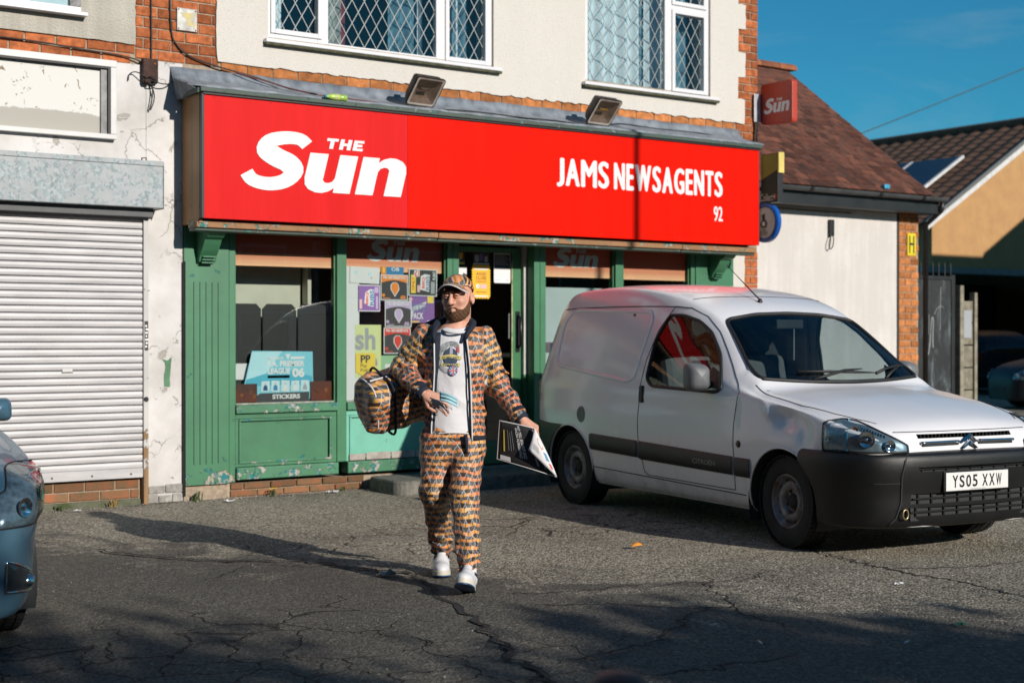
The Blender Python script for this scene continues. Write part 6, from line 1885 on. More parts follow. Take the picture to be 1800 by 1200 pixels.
# headlights
def headlight(sgn):
    pl_ = crom([(0.36, -0.845), (0.48, -0.825), (0.60, -0.78), (0.69, -0.705), (0.745, -0.61), (0.775, -0.50), (0.785, -0.40)], 6)
    pl_ = pl_[2:-6]
    n = len(pl_)
    def surf(off):
        P = []
        for i, (x, y) in enumerate(pl_):
            t = i / (n - 1)
            a_ = pl_[max(i - 1, 0)]; b_ = pl_[min(i + 1, n - 1)]
            tx = Vector((b_[0] - a_[0], b_[1] - a_[1])).normalized()
            nn = Vector((tx.y, -tx.x, 0))
            zb_, zt_ = 0.664, 0.862 * (1 - t ** 2.0) + 0.705 * t ** 2.0
            if t < 0.12: zt_ -= 0.03 * (1 - t / 0.12) ** 2
            row = []
            for j in range(9):
                z = zb_ + (zt_ - zb_) * j / 8
                p = SH.ray(Vector((x, y, z)) + nn * 0.4, -nn, 0.0)
                if abs(p.z - z) > 0.02: p = Vector((x, y, z)) - nn * 0.05
                e = 1.0 if 0 < i < n - 1 and 0 < j < 8 else 0.25
                row.append((p.x + nn.x * off * e, (p.y + nn.y * off * e) * (-sgn), p.z))
            P.append(row)
        return P
    hl = MB().grid(surf(0.003)).build('headlight', HLBLUE, van, smooth=True, local=True, fix=False)
    L_ = surf(0.026)
    MB().grid(L_).build('headlight_lens', LENS, hl, smooth=True, local=True)
    rim = [L_[0][j] for j in range(9)] + [L_[i][8] for i in range(1, n)] + [L_[n - 1][j] for j in range(7, -1, -1)] + [L_[i][0] for i in range(n - 2, 0, -1)]
    MB().tube(rim, 0.005, 6, closed=True).build('headlight_seal', RUBBER, hl, smooth=True, local=True)
    B = surf(0.010)
    def at(u, v):
        return Vector(B[int(u * (n - 1))][int(round(v * 8))])
    def disc(u, v, r_, m, nm, ring=False, dep=0.012):
        p = at(u, v); i = int(u * (n - 1))
        q = (Vector(B[min(i + 1, n - 1)][4]) - Vector(B[max(i - 1, 0)][4])).normalized()
        nn = q.cross(Vector((0, 0, 1))) * (1 if sgn < 0 else -1)
        if nn.dot(p - Vector((0, 0, p.z))) < 0: nn = -nn
        M = nn.to_track_quat('Z', 'Y').to_matrix().to_4x4(); M.translation = p
        pr_ = [(r_, dep), (r_ * 0.92, dep), (r_ * 0.7, dep * .3), (r_ * 0.35, 0.0), (0, 0.001)]
        MB().lathe(pr_, 22, M).build(nm, m, hl, smooth=True, local=True)
        MB().lathe([(0.0, dep * 1.1), (r_ * 0.18, dep), (r_ * 0.2, 0)], 12, M).build('bulb_cap', CHROME, hl, smooth=True, local=True)
    disc(0.52, 0.45, 0.052, CHROME, 'main_reflector')
    disc(0.75, 0.36, 0.036, CHROME, 'side_reflector')
    disc(0.36, 0.80, 0.022, mat('amber_bulb', (0.50, 0.26, 0.12), 0.3, 0.5), 'indicator_bulb')
    disc(0.08, 0.35, 0.018, CHROME, 'corner_reflector')
    for q in range(14):
        u0 = 0.40 + q * 0.025
        a_, b_ = at(u0, 0.74), at(u0, 0.90)
        if (b_ - a_).length > 0.01:
            MB().tube([a_, b_], 0.0035, 5).build('reflector_flute', CHROME, hl, local=True)
    for (u, v0, v1) in ((0.20, 0.05, 0.95), (0.30, 0.05, 0.6)):
        MB().tube([at(u, v0), at(u, v1)], 0.009, 6).build('inner_divider', mat('hl_blue_frame', (0.02, 0.16, 0.26), 0.3, 0.3), hl, local=True)
headlight(-1); headlight(1)
# bonnet details, wipers, aerial
def wiper(pts, nm='wiper'):
    w_ = [SH.front(y, z, o_) if z > 1.0 else Vector((0, y, z)) for y, z, o_ in pts]
    MB().tube(w_, [0.011] * (len(w_) - 1) + [0.004], 6).build(nm, RUBBER, van, local=True, smooth=True)
wiper([(-0.30, 1.07, 0.01), (-0.15, 1.085, 0.03), (0.02, 1.115, 0.028), (0.20, 1.13, 0.02)])
wiper([(-0.38, 1.12, 0.016), (-0.1, 1.118, 0.014), (0.12, 1.112, 0.014), (0.30, 1.105, 0.014)], 'wiper_blade')
wiper([(0.36, 1.07, 0.01), (0.45, 1.10, 0.03), (0.58, 1.14, 0.028)])
wiper([(0.30, 1.10, 0.016), (0.45, 1.135, 0.014), (0.60, 1.155, 0.014), (0.66, 1.150, 0.014)], 'wiper_blade')
MB().grid([[SH.front(y, 1.060 - 0.004 * j + 0.03 * (abs(y) / 0.7) ** 2, 0.004) for j in range(5)] for y in np.linspace(-0.70, 0.70, 30)]).build('scuttle', RUBBER, van, local=True, smooth=True)
ap = SH.top(-1.22, -0.10, 0)
MB().lathe([(0.022, 0), (0.018, 0.015), (0.009, 0.03)], 10, Matrix.Translation(ap)).build('aerial_base', RUBBER, van, local=True)
MB().tube([ap + Vector((0, 0, 0.02)), ap + Vector((-0.08, 0.0, 0.07)), ap + Vector((-0.42, 0.0, 0.30))], [0.006, 0.005, 0.0022], 6).build('aerial', RUBBER, van, local=True)
# mirrors
for sgn in (-1, 1):
    b0 = SH.side(-0.82, 1.05, sgn, 0.0)
    M = Matrix.Translation((b0.x + 0.02, b0.y + sgn * 0.13, 1.095)) @ Matrix.Rotation(R(8 * sgn), 4, 'Z')
    rr_ = []
    for (s_, x_) in ((0.0, 0.075), (0.55, 0.07), (0.85, 0.045), (0.98, 0.0), (1.0, -0.04), (0.97, -0.055), (0.86, -0.056)):
        rr_.append([M @ Vector((x_, a_ * s_, b_ * s_)) for a_, b_ in rounded([(-0.085, -0.10), (0.085, -0.10), (0.085, 0.085), (-0.085, 0.10)], 0.05, 4)])
    mi = MB().grid([list(c) for c in zip(*rr_)], closed_u=True).build('door_mirror', mat('grey_mirror_shell', (0.17, 0.18, 0.19), 0.5, var=0.15), van, local=True, smooth=True)
    MB().prism([(a_ * .86, b_ * .86) for a_, b_ in rounded([(-0.085, -0.10), (0.085, -0.10), (0.085, 0.085), (-0.085, 0.10)], 0.05, 4)], lambda a_, b_: M @ Vector((-0.050, a_, b_)), lambda a_, b_: M @ Vector((-0.054, a_, b_))).build('mirror_glass', CHROME, mi, local=True)
    MB().tube([b0 + Vector((0.0, 0, -0.01)), Vector((b0.x + 0.01, b0.y + sgn * 0.08, 1.02))], [0.028, 0.022], 8).build('mirror_arm', RUBBER, mi, local=True, smooth=True)
# handles, locks, fuel flap, indicator
for sgn in (-1, 1):
    c0 = SH.side(-1.665, 0.94, sgn, 0.0)
    MB().box(-1.70, -1.645, c0.y - 0.012, c0.y + 0.012, 0.875, 1.005).build('door_handle', RUBBER, van, local=True, bev=0.012)
    c1 = SH.side(-1.625, 1.045, sgn, 0.0)
    MB().lathe([(0, 0.006), (0.013, 0.005), (0.014, 0)], 12, Matrix.Translation(c1) @ Matrix.Rotation(R(-90 * sgn), 4, 'X')).build('door_lock', CHROME, van, local=True)
    c2 = SH.side(-0.455, 0.645, sgn, 0.0)
    MB().lathe([(0, 0.010), (0.020, 0.008), (0.026, 0)], 14, Matrix.Translation(c2) @ Matrix.Rotation(R(-90 * sgn), 4, 'X')).build('side_repeater', mat('dark_lens', (0.05, 0.04, 0.035), 0.3), van, local=True, smooth=True)
c3 = SH.side(-2.56, 0.745, -1, 0.0)
MB().lathe([(0, 0.002), (0.055, 0.003), (0.062, 0.004), (0.066, 0.0)], 24, Matrix.Translation(c3) @ Matrix.Rotation(R(90), 4, 'X')).build('fuel_cap', mat('grey_fuel_cap', (0.13, 0.14, 0.145), 0.5), van, local=True, smooth=True)
for z in (1.28,):
    c4_ = SH.side(-3.27, z, -1, 0.0)
    MB().box(-3.34, -3.26, c4_.y - 0.02, c4_.y + 0.02, z - 0.045, z + 0.045).build('door_hinge', VANWHITE, van, local=True, bev=0.006)
MB().box(-3.415, -3.34, -0.80, -0.74, 0.72, 1.00).build('tail_light', mat('tail_red', (0.20, 0.02, 0.015), 0.25), van, local=True, bev=0.015)
MB().box(-3.415, -3.34, 0.74, 0.80, 0.72, 1.00).build('tail_light', mat('tail_red', (0.20, 0.02, 0.015), 0.25), van, local=True, bev=0.015)
# rear bumper sweep
halfr = [(-2.42, -0.868), (-2.60, -0.872), (-3.10, -0.870), (-3.30, -0.855), (-3.41, -0.79), (-3.455, -0.62), (-3.465, -0.3), (-3.465, 0.0)]
planr = crom([(x, -y) for x, y in halfr] + [(x, y) for x, y in reversed(halfr[:-1])], 5)
P = sweep(planr, crom([(-0.09, 0.24), (-0.02, 0.25), (0.0, 0.30), (0.006, 0.45), (0.010, 0.60), (-0.01, 0.66), (-0.06, 0.675)], 4), 'r', VANBLACK)
rb_ = bmesh.new()
vv = [[rb_.verts.new(p) for p in row] for row in P]
for a, b in zip(vv[:-1], vv[1:]):
    for j in range(len(a) - 1):
        rb_.faces.new((a[j], b[j], b[j + 1], a[j + 1]))
for sgn in (-1, 1):
    ins = cut_poly(rb_, arch(-2.76, AR + 0.003), 1, lambda c: c.y * sgn > 0.5)
    bmesh.ops.delete(rb_, geom=ins, context='FACES')
    ins = cut_poly(rb_, [(-2.80, 0.1), (-2.30, 0.1), (-2.30, 0.8), (-2.80, 0.8)], 1, lambda c: c.y * sgn > 0.5)
    bmesh.ops.delete(rb_, geom=ins, context='FACES')
bmesh.ops.recalc_face_normals(rb_, faces=rb_.faces)
bm_obj(rb_, 'rear_bumper', VANBLACK, van, auto=45)
# wheel housings, wheels
STEEL = mat('dirty_steel_wheel', (0.27, 0.27, 0.28), 0.55, 0.3, col2=(0.07, 0.05, 0.04), scale=11)
for cx in (0.0, -2.76):
    for sgn in (-1, 1):
        pts = [(cx + (AR + 0.012) * math.cos(R(a)), 0.295 + (AR + 0.012) * math.sin(R(a))) for a in range(-25, 206, 10)]
        MB().grid([[(x, sgn * 0.855, z), (x, sgn * 0.50, z)] for x, z in pts]).build('wheel_housing', GAP, van, local=True, smooth=True)
        MB().prism(pts, lambda a_, b_: (a_, sgn * 0.50, b_), lambda a_, b_: (a_, sgn * 0.49, b_)).build('wheel_housing_wall', GAP, van, local=True)
        MB().tube([SH.side(x, z, sgn, 0.001) for x, z in [(cx + (AR + 0.004) * math.cos(R(a)), 0.295 + (AR + 0.004) * math.sin(R(a))) for a in range(-12, 193, 8)]], 0.008, 6).build('arch_lip', VANWHITE if cx < 0 or True else VANBLACK, van, local=True, smooth=True)
        wheel(van, cx, sgn * 0.735, 0.298, 0.18, sgn, STEEL, R(-4) if cx == 0 else 0.0)
# tow eye hanging from the bumper corner
MB().tube([Vector((0.80, -0.545, 0.285)) + Vector((0.0, 0.022 * math.cos(q), 0.03 * math.sin(q))) for q in np.linspace(0, 2 * math.pi, 14)[:-1]], 0.006, 6, closed=True).build('towing_ring', mat('brassy_ring', (0.45, 0.36, 0.20), 0.35, 0.8), van, local=True, smooth=True)
# underbody and cabin
MB().box(-3.2, 0.5, -0.50, 0.50, 0.18, 0.26).build('underbody', GAP, van, local=True)
MB().box(-1.98, -1.95, -0.74, 0.74, 0.30, 1.55).build('bulkhead', INTERIOR, van, local=True)
MB().box(-1.95, -0.35, -0.76, 0.76, 0.30, 0.34).build('cabin_floor', INTERIOR, van, local=True)
dash = MB().grid([[(-1.02, y, 0.55), (-1.04, y, 0.80), (-0.98, y, 0.93), (-0.85, y, 0.965 + 0.03 * math.exp(-((y + 0.36) / 0.2) ** 2)), (-0.60, y, 0.985), (-0.40, y, 1.02), (-0.30, y, 1.01)] for y in np.linspace(-0.74, 0.74, 25)]).build('dashboard', INTERIOR, van, smooth=True, local=True)
for y in (-0.36, 0.36):
    stx = MB().box(-1.70, -1.22, y - 0.24, y + 0.24, 0.50, 0.66).build('seat', SEAT, van, local=True, bev=0.05)
    MB().box(-0.09, 0.09, -0.23, 0.23, 0.0, 0.62, Matrix.Translation((-1.72, y, 0.62)) @ Matrix.Rotation(R(-14), 4, 'Y')).build('seat_back', SEAT, stx, local=True, bev=0.06)
    MB().box(-0.05, 0.05, -0.13, 0.13, 0.0, 0.17, Matrix.Translation((-1.88, y, 1.24)) @ Matrix.Rotation(R(-10), 4, 'Y')).build('head_restraint', SEAT, stx, local=True, bev=0.04)
Msw = Matrix.Translation((-1.06, -0.36, 0.93)) @ Matrix.Rotation(R(-62), 4, 'Y')
sw = MB().tube([Msw @ Vector((0.185 * math.cos(q), 0.185 * math.sin(q), 0)) for q in np.linspace(0, 2 * math.pi, 33)[:-1]], 0.014, 8, closed=True).build('steering_wheel', mat('wheel_plastic', (0.05, 0.052, 0.055), 0.4), van, smooth=True, local=True)
MB().lathe([(0.0, 0.02), (0.06, 0.015), (0.07, -0.02)], 16, Msw).build('steering_boss', mat('wheel_plastic', (0.05, 0.052, 0.055), 0.4), sw, local=True, smooth=True)
for q in (0.3, math.pi - 0.3, -math.pi / 2):
    MB().tube([Msw @ Vector((0.05 * math.cos(q), 0.05 * math.sin(q), 0)), Msw @ Vector((0.185 * math.cos(q), 0.185 * math.sin(q), 0))], 0.014, 6).build('steering_spoke', mat('wheel_plastic', (0.05, 0.052, 0.055), 0.4), sw, local=True)
MB().box(-1.02, -0.98, -0.13, 0.12, 1.43, 1.50).build('interior_mirror', INTERIOR, van, local=True, bev=0.01)
MB().box(-1.0, -0.985, 0.03, 0.04, 1.2, 1.43).build('hanging_strap', mat('strap_grey', (0.2, 0.2, 0.2), 0.6), van, local=True)
pape = MB().box(-0.02, 0.02, -0.11, 0.11, 0.0, 0.002, Matrix.Translation((-0.72, 0.12, 1.0))).build('dashboard_paper', P_WHT, van, local=True)
for sgn in (-1, 1):
    MB().box(-1.62, -0.55, sgn * 0.80 - 0.012, sgn * 0.80 + 0.012, 0.34, 0.98).build('door_card', INTERIOR, van, local=True)
# ------------------------------------------------------------------ distance-field modelling for soft shapes
def surface_net(fn, lo, hi, h):
    n = [int(math.ceil((b - a) / h)) + 1 for a, b in zip(lo, hi)]
    ax = [np.linspace(a, a + (k - 1) * h, k, dtype=np.float32) for a, k in zip(lo, n)]
    X, Y, Z = np.meshgrid(*ax, indexing='ij')
    D = fn(X, Y, Z).astype(np.float32)
    ins = D < 0
    c = np.zeros([k - 1 for k in n], np.int8)
    for i in (0, 1):
        for j in (0, 1):
            for k in (0, 1):
                c += ins[i:n[0] - 1 + i, j:n[1] - 1 + j, k:n[2] - 1 + k]
    act = (c > 0) & (c < 8)
    idx = np.full(act.shape, -1, np.int64)
    cells = np.argwhere(act)
    idx[act] = np.arange(len(cells))
    pos = np.zeros((len(cells), 3)); cnt = np.zeros(len(cells))
    cs = [(i, j, k) for i in (0, 1) for j in (0, 1) for k in (0, 1)]
    for a in cs:
        for b in cs:
            if sum(abs(p - q) for p, q in zip(a, b)) == 1 and a < b:
                da = D[cells[:, 0] + a[0], cells[:, 1] + a[1], cells[:, 2] + a[2]]
                db = D[cells[:, 0] + b[0], cells[:, 1] + b[1], cells[:, 2] + b[2]]
                m = (da < 0) != (db < 0)
                t = np.where(m, da / np.where(m, da - db, 1), 0)
                p = np.array(a)[None] + t[:, None] * (np.array(b) - np.array(a))[None]
                pos += np.where(m[:, None], p, 0); cnt += m
    V = np.array(lo)[None] + (cells + pos / cnt[:, None]) * h
    F = []
    for axis in range(3):
        o = [0, 1, 2]; o.remove(axis)
        sl0 = [slice(1, k - 1) for k in n]; sl0[axis] = slice(0, n[axis] - 1)
        sl1 = list(sl0); sl1[axis] = slice(1, n[axis])
        a, b = ins[tuple(sl0)], ins[tuple(sl1)]
        e = np.argwhere(a != b)
        flip = a[a != b]
        base = e.copy()
        for q in o:
            base[:, q] += 1
        def cell(d0, d1):
            cc = base.copy()
            cc[:, o[0]] -= d0; cc[:, o[1]] -= d1
            return idx[cc[:, 0], cc[:, 1], cc[:, 2]]
        q = np.stack([cell(1, 1), cell(0, 1), cell(0, 0), cell(1, 0)], 1)
        if axis == 1:
            flip = ~flip
        q = np.where(flip[:, None], q, q[:, ::-1])
        F.append(q[(q >= 0).all(1)])
    return V, np.concatenate(F)

def rc(X, Y, Z, a, b, r1, r2, sc=(1, 1, 1)):
    a = np.array(a, float); b = np.array(b, float); d = b - a
    L2 = float(d @ d) or 1e-9
    t = np.clip(((X - a[0]) * d[0] + (Y - a[1]) * d[1] + (Z - a[2]) * d[2]) / L2, 0, 1)
    return np.sqrt(((X - a[0] - t * d[0]) / sc[0]) ** 2 + ((Y - a[1] - t * d[1]) / sc[1]) ** 2 + ((Z - a[2] - t * d[2]) / sc[2]) ** 2) - (r1 + (r2 - r1) * t)
def chain(X, Y, Z, pts, rs, k=0.02):
    d = None
    for a, b, r1, r2 in zip(pts[:-1], pts[1:], rs[:-1], rs[1:]):
        e = rc(X, Y, Z, a, b, r1, r2)
        d = e if d is None else smin(d, e, k)
    return d
def smin(a, b, k):
    h = np.clip(0.5 + 0.5 * (b - a) / k, 0, 1)
    return b + (a - b) * h - k * h * (1 - h)
def smax(a, b, k):
    return -smin(-a, -b, k)
def ell(X, Y, Z, c, r):
    q = np.sqrt(((X - c[0]) / r[0]) ** 2 + ((Y - c[1]) / r[1]) ** 2 + ((Z - c[2]) / r[2]) ** 2)
    return (q - 1) * min(r)
def column(X, Y, Z, zs, a, b, cx, cy):
    A = np.interp(Z, zs, a); B = np.interp(Z, zs, b); CX = np.interp(Z, zs, cx); CY = np.interp(Z, zs, cy)
    d = (np.sqrt(((X - CX) / A) ** 2 + ((Y - CY) / B) ** 2) - 1) * np.minimum(A, B)
    return smax(d, smax(zs[0] - Z, Z - zs[-1], 0.01), 0.012)
def crease(X, Y, Z, amp, f=1.0, seed=0.0):
    u = 0.02 * np.sin(31 * X + 17 * Z + seed) + 0.015 * np.sin(23 * Y - 29 * Z + 2 * seed)
    rg = lambda t: 1 - 2 * np.abs(np.sin(0.5 * t)) ** 0.8
    w = rg(f * (64 * (Z + u) + 26 * X + 14 * Y) + seed) + 0.8 * rg(f * (41 * (Z - u) - 52 * X + 30 * Y) + 1.7 * seed) + 0.5 * rg(f * (95 * (X + u) + 38 * Z - 60 * Y))
    return amp * w

def net_obj(parts, name, mat_, parent, smooth=True, attr=None, local=True):
    """parts: list of (V, F)"""
    V = np.concatenate([p[0] for p in parts]); off = 0; Fs = []
    for v, f in parts:
        Fs.append(f + off); off += len(v)
    F = np.concatenate(Fs)
    me = bpy.data.meshes.new(name)
    me.from_pydata(V.tolist(), [], F.tolist())
    me.materials.append(mat_)
    if smooth:
        me.polygons.foreach_set('use_smooth', [True] * len(me.polygons))
    bm_ = bmesh.new(); bm_.from_mesh(me)
    bmesh.ops.recalc_face_normals(bm_, faces=bm_.faces)
    bm_.to_mesh(me); bm_.free()
    if attr is not None:
        at_ = me.attributes.new('pattern', 'FLOAT_VECTOR', 'POINT')
        at_.data.foreach_set('vector', attr(V).astype(np.float32).ravel())
    return link(name, me, parent, local)

# ------------------------------------------------------------------ cloth and skin
def pattern_mat(name, dim=1.0):
    m, nt, b = new_mat(name)
    at_ = nd(nt, 'ShaderNodeAttribute', attribute_name='pattern')
    wv = noise(nt, 9.0, 2, 0.5, at_.outputs['Vector'])
    sx = nd(nt, 'ShaderNodeSeparateXYZ'); nt.links.new(at_.outputs['Vector'], sx.inputs[0])
    wob = mth(nt, 'MULTIPLY', mth(nt, 'SUBTRACT', wv.outputs[0], 0.5), 0.055)
    U = mth(nt, 'MULTIPLY', mth(nt, 'ADD', sx.outputs[0], wob), 1 / 0.042)
    V = mth(nt, 'MULTIPLY', mth(nt, 'ADD', sx.outputs[1], wob), 1 / 0.039)
    fv = mth(nt, 'FRACT', V)
    row = mth(nt, 'FLOOR', V)
    us = mth(nt, 'ADD', U, mth(nt, 'MULTIPLY', row, 0.5))
    fu = mth(nt, 'FRACT', us)
    tri = mth(nt, 'ABSOLUTE', mth(nt, 'SUBTRACT', mth(nt, 'MULTIPLY', fu, 2), 1))
    below = mth(nt, 'LESS_THAN', fv, tri)
    alt = mth(nt, 'LESS_THAN', mth(nt, 'FRACT', mth(nt, 'MULTIPLY', us, 0.5)), 0.5)
    c = mixc(nt, below, tuple(x * dim for x in (0.055, 0.032, 0.020)), tuple(x * dim for x in (0.125, 0.092, 0.055)))
    c = mixc(nt, mth(nt, 'MULTIPLY', alt, mth(nt, 'SUBTRACT', 1.0, below)), c, tuple(x * dim for x in (0.09, 0.085, 0.08)))
    band = mth(nt, 'MULTIPLY', mth(nt, 'LESS_THAN', fv, 0.50), mth(nt, 'GREATER_THAN', fv, 0.08))
    gapx = mth(nt, 'GREATER_THAN', mth(nt, 'FRACT', mth(nt, 'ADD', us, 0.08)), 0.16)
    n7 = noise(nt, 3.5, 2, 0.5, at_.outputs['Vector'])
    org = ramp(nt, n7.outputs[0], [(0.38, (0.80, 0.15, 0.003)), (0.60, (0.84, 0.38, 0.014))])
    c = mixc(nt, mth(nt, 'MULTIPLY', band, gapx), c, org.outputs[0])
    sq = mth(nt, 'MULTIPLY', band, mth(nt, 'LESS_THAN', mth(nt, 'FRACT', mth(nt, 'MULTIPLY', us, 2.0)), 0.16))
    c = mixc(nt, mth(nt, 'MULTIPLY', sq, 0.22), c, tuple(x * dim for x in (0.62, 0.60, 0.58)))
    ln = mth(nt, 'LESS_THAN', mth(nt, 'ABSOLUTE', mth(nt, 'SUBTRACT', fv, tri)), 0.055)
    c = mixc(nt, ln, c, tuple(x * dim for x in (0.50, 0.50, 0.52)))
    ln2 = mth(nt, 'LESS_THAN', mth(nt, 'ABSOLUTE', mth(nt, 'SUBTRACT', mth(nt, 'ADD', fv, 0.16), tri)), 0.035)
    c = mixc(nt, ln2, c, tuple(x * dim for x in (0.08, 0.22, 0.38)))
    nt.links.new(c, b.inputs['Base Color'])
    b.inputs['Roughness'].default_value = 0.42
    b.inputs['Specular IOR Level'].default_value = 0.45
    tc = nd(nt, 'ShaderNodeTexCoord').outputs['Object']
    n2 = noise(nt, 38, 4, 0.65, tc, 1.2)
    add_bump(nt, b, n2.outputs[0], 0.006, 0.8)
    return m
CLOTH = pattern_mat('patterned_cloth')
def skin_mat():
    m, nt, b = new_mat('skin')
    tc = nd(nt, 'ShaderNodeTexCoord').outputs['Object']
    n1 = noise(nt, 28, 5, 0.6, tc)
    r_ = ramp(nt, n1.outputs[0], [(0.3, (0.56, 0.27, 0.185)), (0.7, (0.70, 0.39, 0.28))])
    nt.links.new(r_.outputs[0], b.inputs['Base Color'])
    b.inputs['Roughness'].default_value = 0.5
    b.inputs['Subsurface Weight'].default_value = 0.12
    b.inputs['Subsurface Radius'].default_value = (0.01, 0.004, 0.002)
    n2 = noise(nt, 240, 3, 0.6, tc)
    add_bump(nt, b, n2.outputs[0], 0.0012, 0.6)
    return m
SKIN = skin_mat()
NAVY = mat('navy_rib', (0.010, 0.017, 0.038), 0.8, var=0.25, scale=30, bump=0.002, bscale=200)
TEE = mat('white_tee', (0.70, 0.70, 0.73), 0.85, var=0.03, scale=6, bump=0.004, bscale=24)
PIPING = mat('white_piping', (0.66, 0.66, 0.68), 0.6, var=0.05)
HAIR = mat('ginger_brown_hair', (0.045, 0.019, 0.009), 0.75, col2=(0.17, 0.075, 0.030), scale=170, bump=0.004, bscale=260)

man = thing('person', 'man in orange patterned tracksuit and cap walking with a bag and newspaper', 'person', (-0.25, -4.671, 0.0), R(-34.555))

# --- head -----------------------------------------------------------
HM = Matrix.Translation((0.010, 0.055, 1.588)) @ Matrix.Rotation(R(-17), 4, 'Z') @ Matrix.Rotation(R(-3), 4, 'Y') @ Matrix.Rotation(R(2), 4, 'X')
def apply(M, V):
    A = np.array(M)
    return V @ A[:3, :3].T + A[:3, 3]
def head_d(X, Y, Z, neck=True):
    ax = np.abs(X)
    d = ell(X, Y, Z, (0, 0.018, 0.040), (0.076, 0.097, 0.082))
    d = smin(d, ell(X, Y, Z, (0, -0.028, -0.030), (0.061, 0.072, 0.088)), 0.03)
    d = smin(d, ell(X, Y, Z, (0, -0.058, -0.098), (0.034, 0.032, 0.028)), 0.035)
    d = smin(d, ell(ax, Y, Z, (0.046, -0.012, -0.062), (0.022, 0.045, 0.036)), 0.03)          # jaw angle
    d = smin(d, ell(ax, Y, Z, (0.040, -0.072, -0.014), (0.024, 0.024, 0.020)), 0.02)           # cheek
    d = smin(d, rc(ax, Y, Z, (0.0, -0.098, 0.040), (0.046, -0.080, 0.036), 0.012, 0.011), 0.014)  # brow
    d = smax(d, -ell(ax, Y, Z, (0.0315, -0.106, 0.016), (0.021, 0.019, 0.0135)), 0.010)          # socket
    d = smin(d, rc(X, Y, Z, (0, -0.101, 0.022), (0, -0.124, -0.022), 0.0085, 0.0135), 0.010)   # nose
    d = smin(d, ell(ax, Y, Z, (0.013, -0.110, -0.025), (0.010, 0.012, 0.009)), 0.007)
    d = smin(d, rc(ax, Y, Z, (0.0, -0.099, -0.058), (0.022, -0.090, -0.060), 0.0065, 0.004), 0.006)  # lips
    d = smin(d, rc(ax, Y, Z, (0.0, -0.097, -0.069), (0.018, -0.090, -0.068), 0.0075, 0.004), 0.006)
    d = smax(d, -rc(ax, Y, Z, (0.0, -0.108, -0.0635), (0.026, -0.098, -0.0635), 0.0022, 0.0018), 0.004)
    e = ell(ax, Y, Z, (0.083, 0.012, -0.004), (0.014, 0.026, 0.034))
    e = smax(e, -ell(ax, Y, Z, (0.094, 0.008, 0.0), (0.010, 0.016, 0.022)), 0.006)
    d = smin(d, e, 0.008)
    if neck:
        d = smin(d, rc(X, Y, Z, (0, 0.020, -0.07), (0.0, 0.045, -0.24), 0.056, 0.066), 0.03)
    return d
hv, hf = surface_net(head_d, (-0.11, -0.15, -0.27), (0.11, 0.13, 0.14), 0.0040)
parts = [(apply(HM, hv), hf)]
# --- hands ------------------------------------------------------------
def hand(origin, fwd, back, thumb_sign, curls, thumb):
    f_ = Vector(fwd).normalized()
    n_ = Vector(back); n_ = (n_ - f_ * n_.dot(f_)).normalized()
    t_ = n_.cross(f_) * thumb_sign
    M = Matrix((( f_.x, t_.x, n_.x, origin[0]), (f_.y, t_.y, n_.y, origin[1]), (f_.z, t_.z, n_.z, origin[2]), (0, 0, 0, 1)))
    segs = []
    base = [(0.086, 0.029, 0.0), (0.092, 0.009, 0.002), (0.088, -0.011, 0.001), (0.079, -0.029, -0.002)]
    lens = [(0.042, 0.025, 0.020), (0.046, 0.029, 0.021), (0.043, 0.026, 0.020), (0.034, 0.020, 0.017)]
    tips = []
    for (bx, by, bz), ls, cu, spread in zip(base, lens, curls, (0.10, 0.02, -0.05, -0.13)):
        p = Vector((bx, by, bz)); a = 0.0
        for k, (L, c_) in enumerate(zip(ls, cu)):
            a += R(c_)
            q = p + Vector((math.cos(a) * math.cos(spread), math.cos(a) * math.sin(spread), -math.sin(a))) * L
            segs.append((tuple(p), tuple(q), 0.0098 - 0.0011 * k, 0.0088 - 0.0011 * k))
            p = q
        tips.append(M @ p)
    tp = [Vector(v) for v in thumb]
    for k in range(len(tp) - 1):
        segs.append((tuple(tp[k]), tuple(tp[k + 1]), (0.0145, 0.0115, 0.0100)[k], (0.0115, 0.0100, 0.0085)[k]))
    def fn(X, Y, Z):
        d = rc(X, Y, Z, (-0.07, 0, 0), (0.005, 0, 0), 0.029, 0.025, (1, 1, 0.78))
        for (bx, by, bz) in base:
            d = smin(d, rc(X, Y, Z, (0.012, by * 0.55, 0.0), (bx, by, bz), 0.0155, 0.0118), 0.016)
        d = smin(d, rc(X, Y, Z, (0.02, 0.018, -0.008), (0.06, 0.02, -0.008), 0.016, 0.013), 0.014)
        fd = None
        for s_ in segs:
            e = rc(X, Y, Z, *s_)
            fd = e if fd is None else np.minimum(fd, e)
        return smin(d, fd, 0.006)
    v, f = surface_net(fn, (-0.105, -0.07, -0.11), (0.20, 0.10, 0.05), 0.0032)
    return (apply(M, v), f), M, tips
hR, MR, tR = hand((-0.158, -0.128, 1.062), (0.84, -0.36, -0.42), (0.20, -0.92, 0.30), -1, [(14, 24, 14), (26, 36, 22), (34, 40, 24), (40, 44, 26)], [(0.018, 0.026, -0.008), (0.052, 0.052, -0.016), (0.082, 0.056, -0.022), (0.104, 0.050, -0.026)])
hL, ML, tL = hand((0.375, -0.066, 0.915), (0.80, -0.26, -0.54), (0.42, -0.48, 0.77), -1, [(40, 50, 28), (48, 54, 30), (54, 56, 30), (58, 56, 30)], [(0.018, 0.026, -0.010), (0.050, 0.046, -0.024), (0.078, 0.044, -0.036), (0.098, 0.036, -0.044)])
parts += [hR, hL]
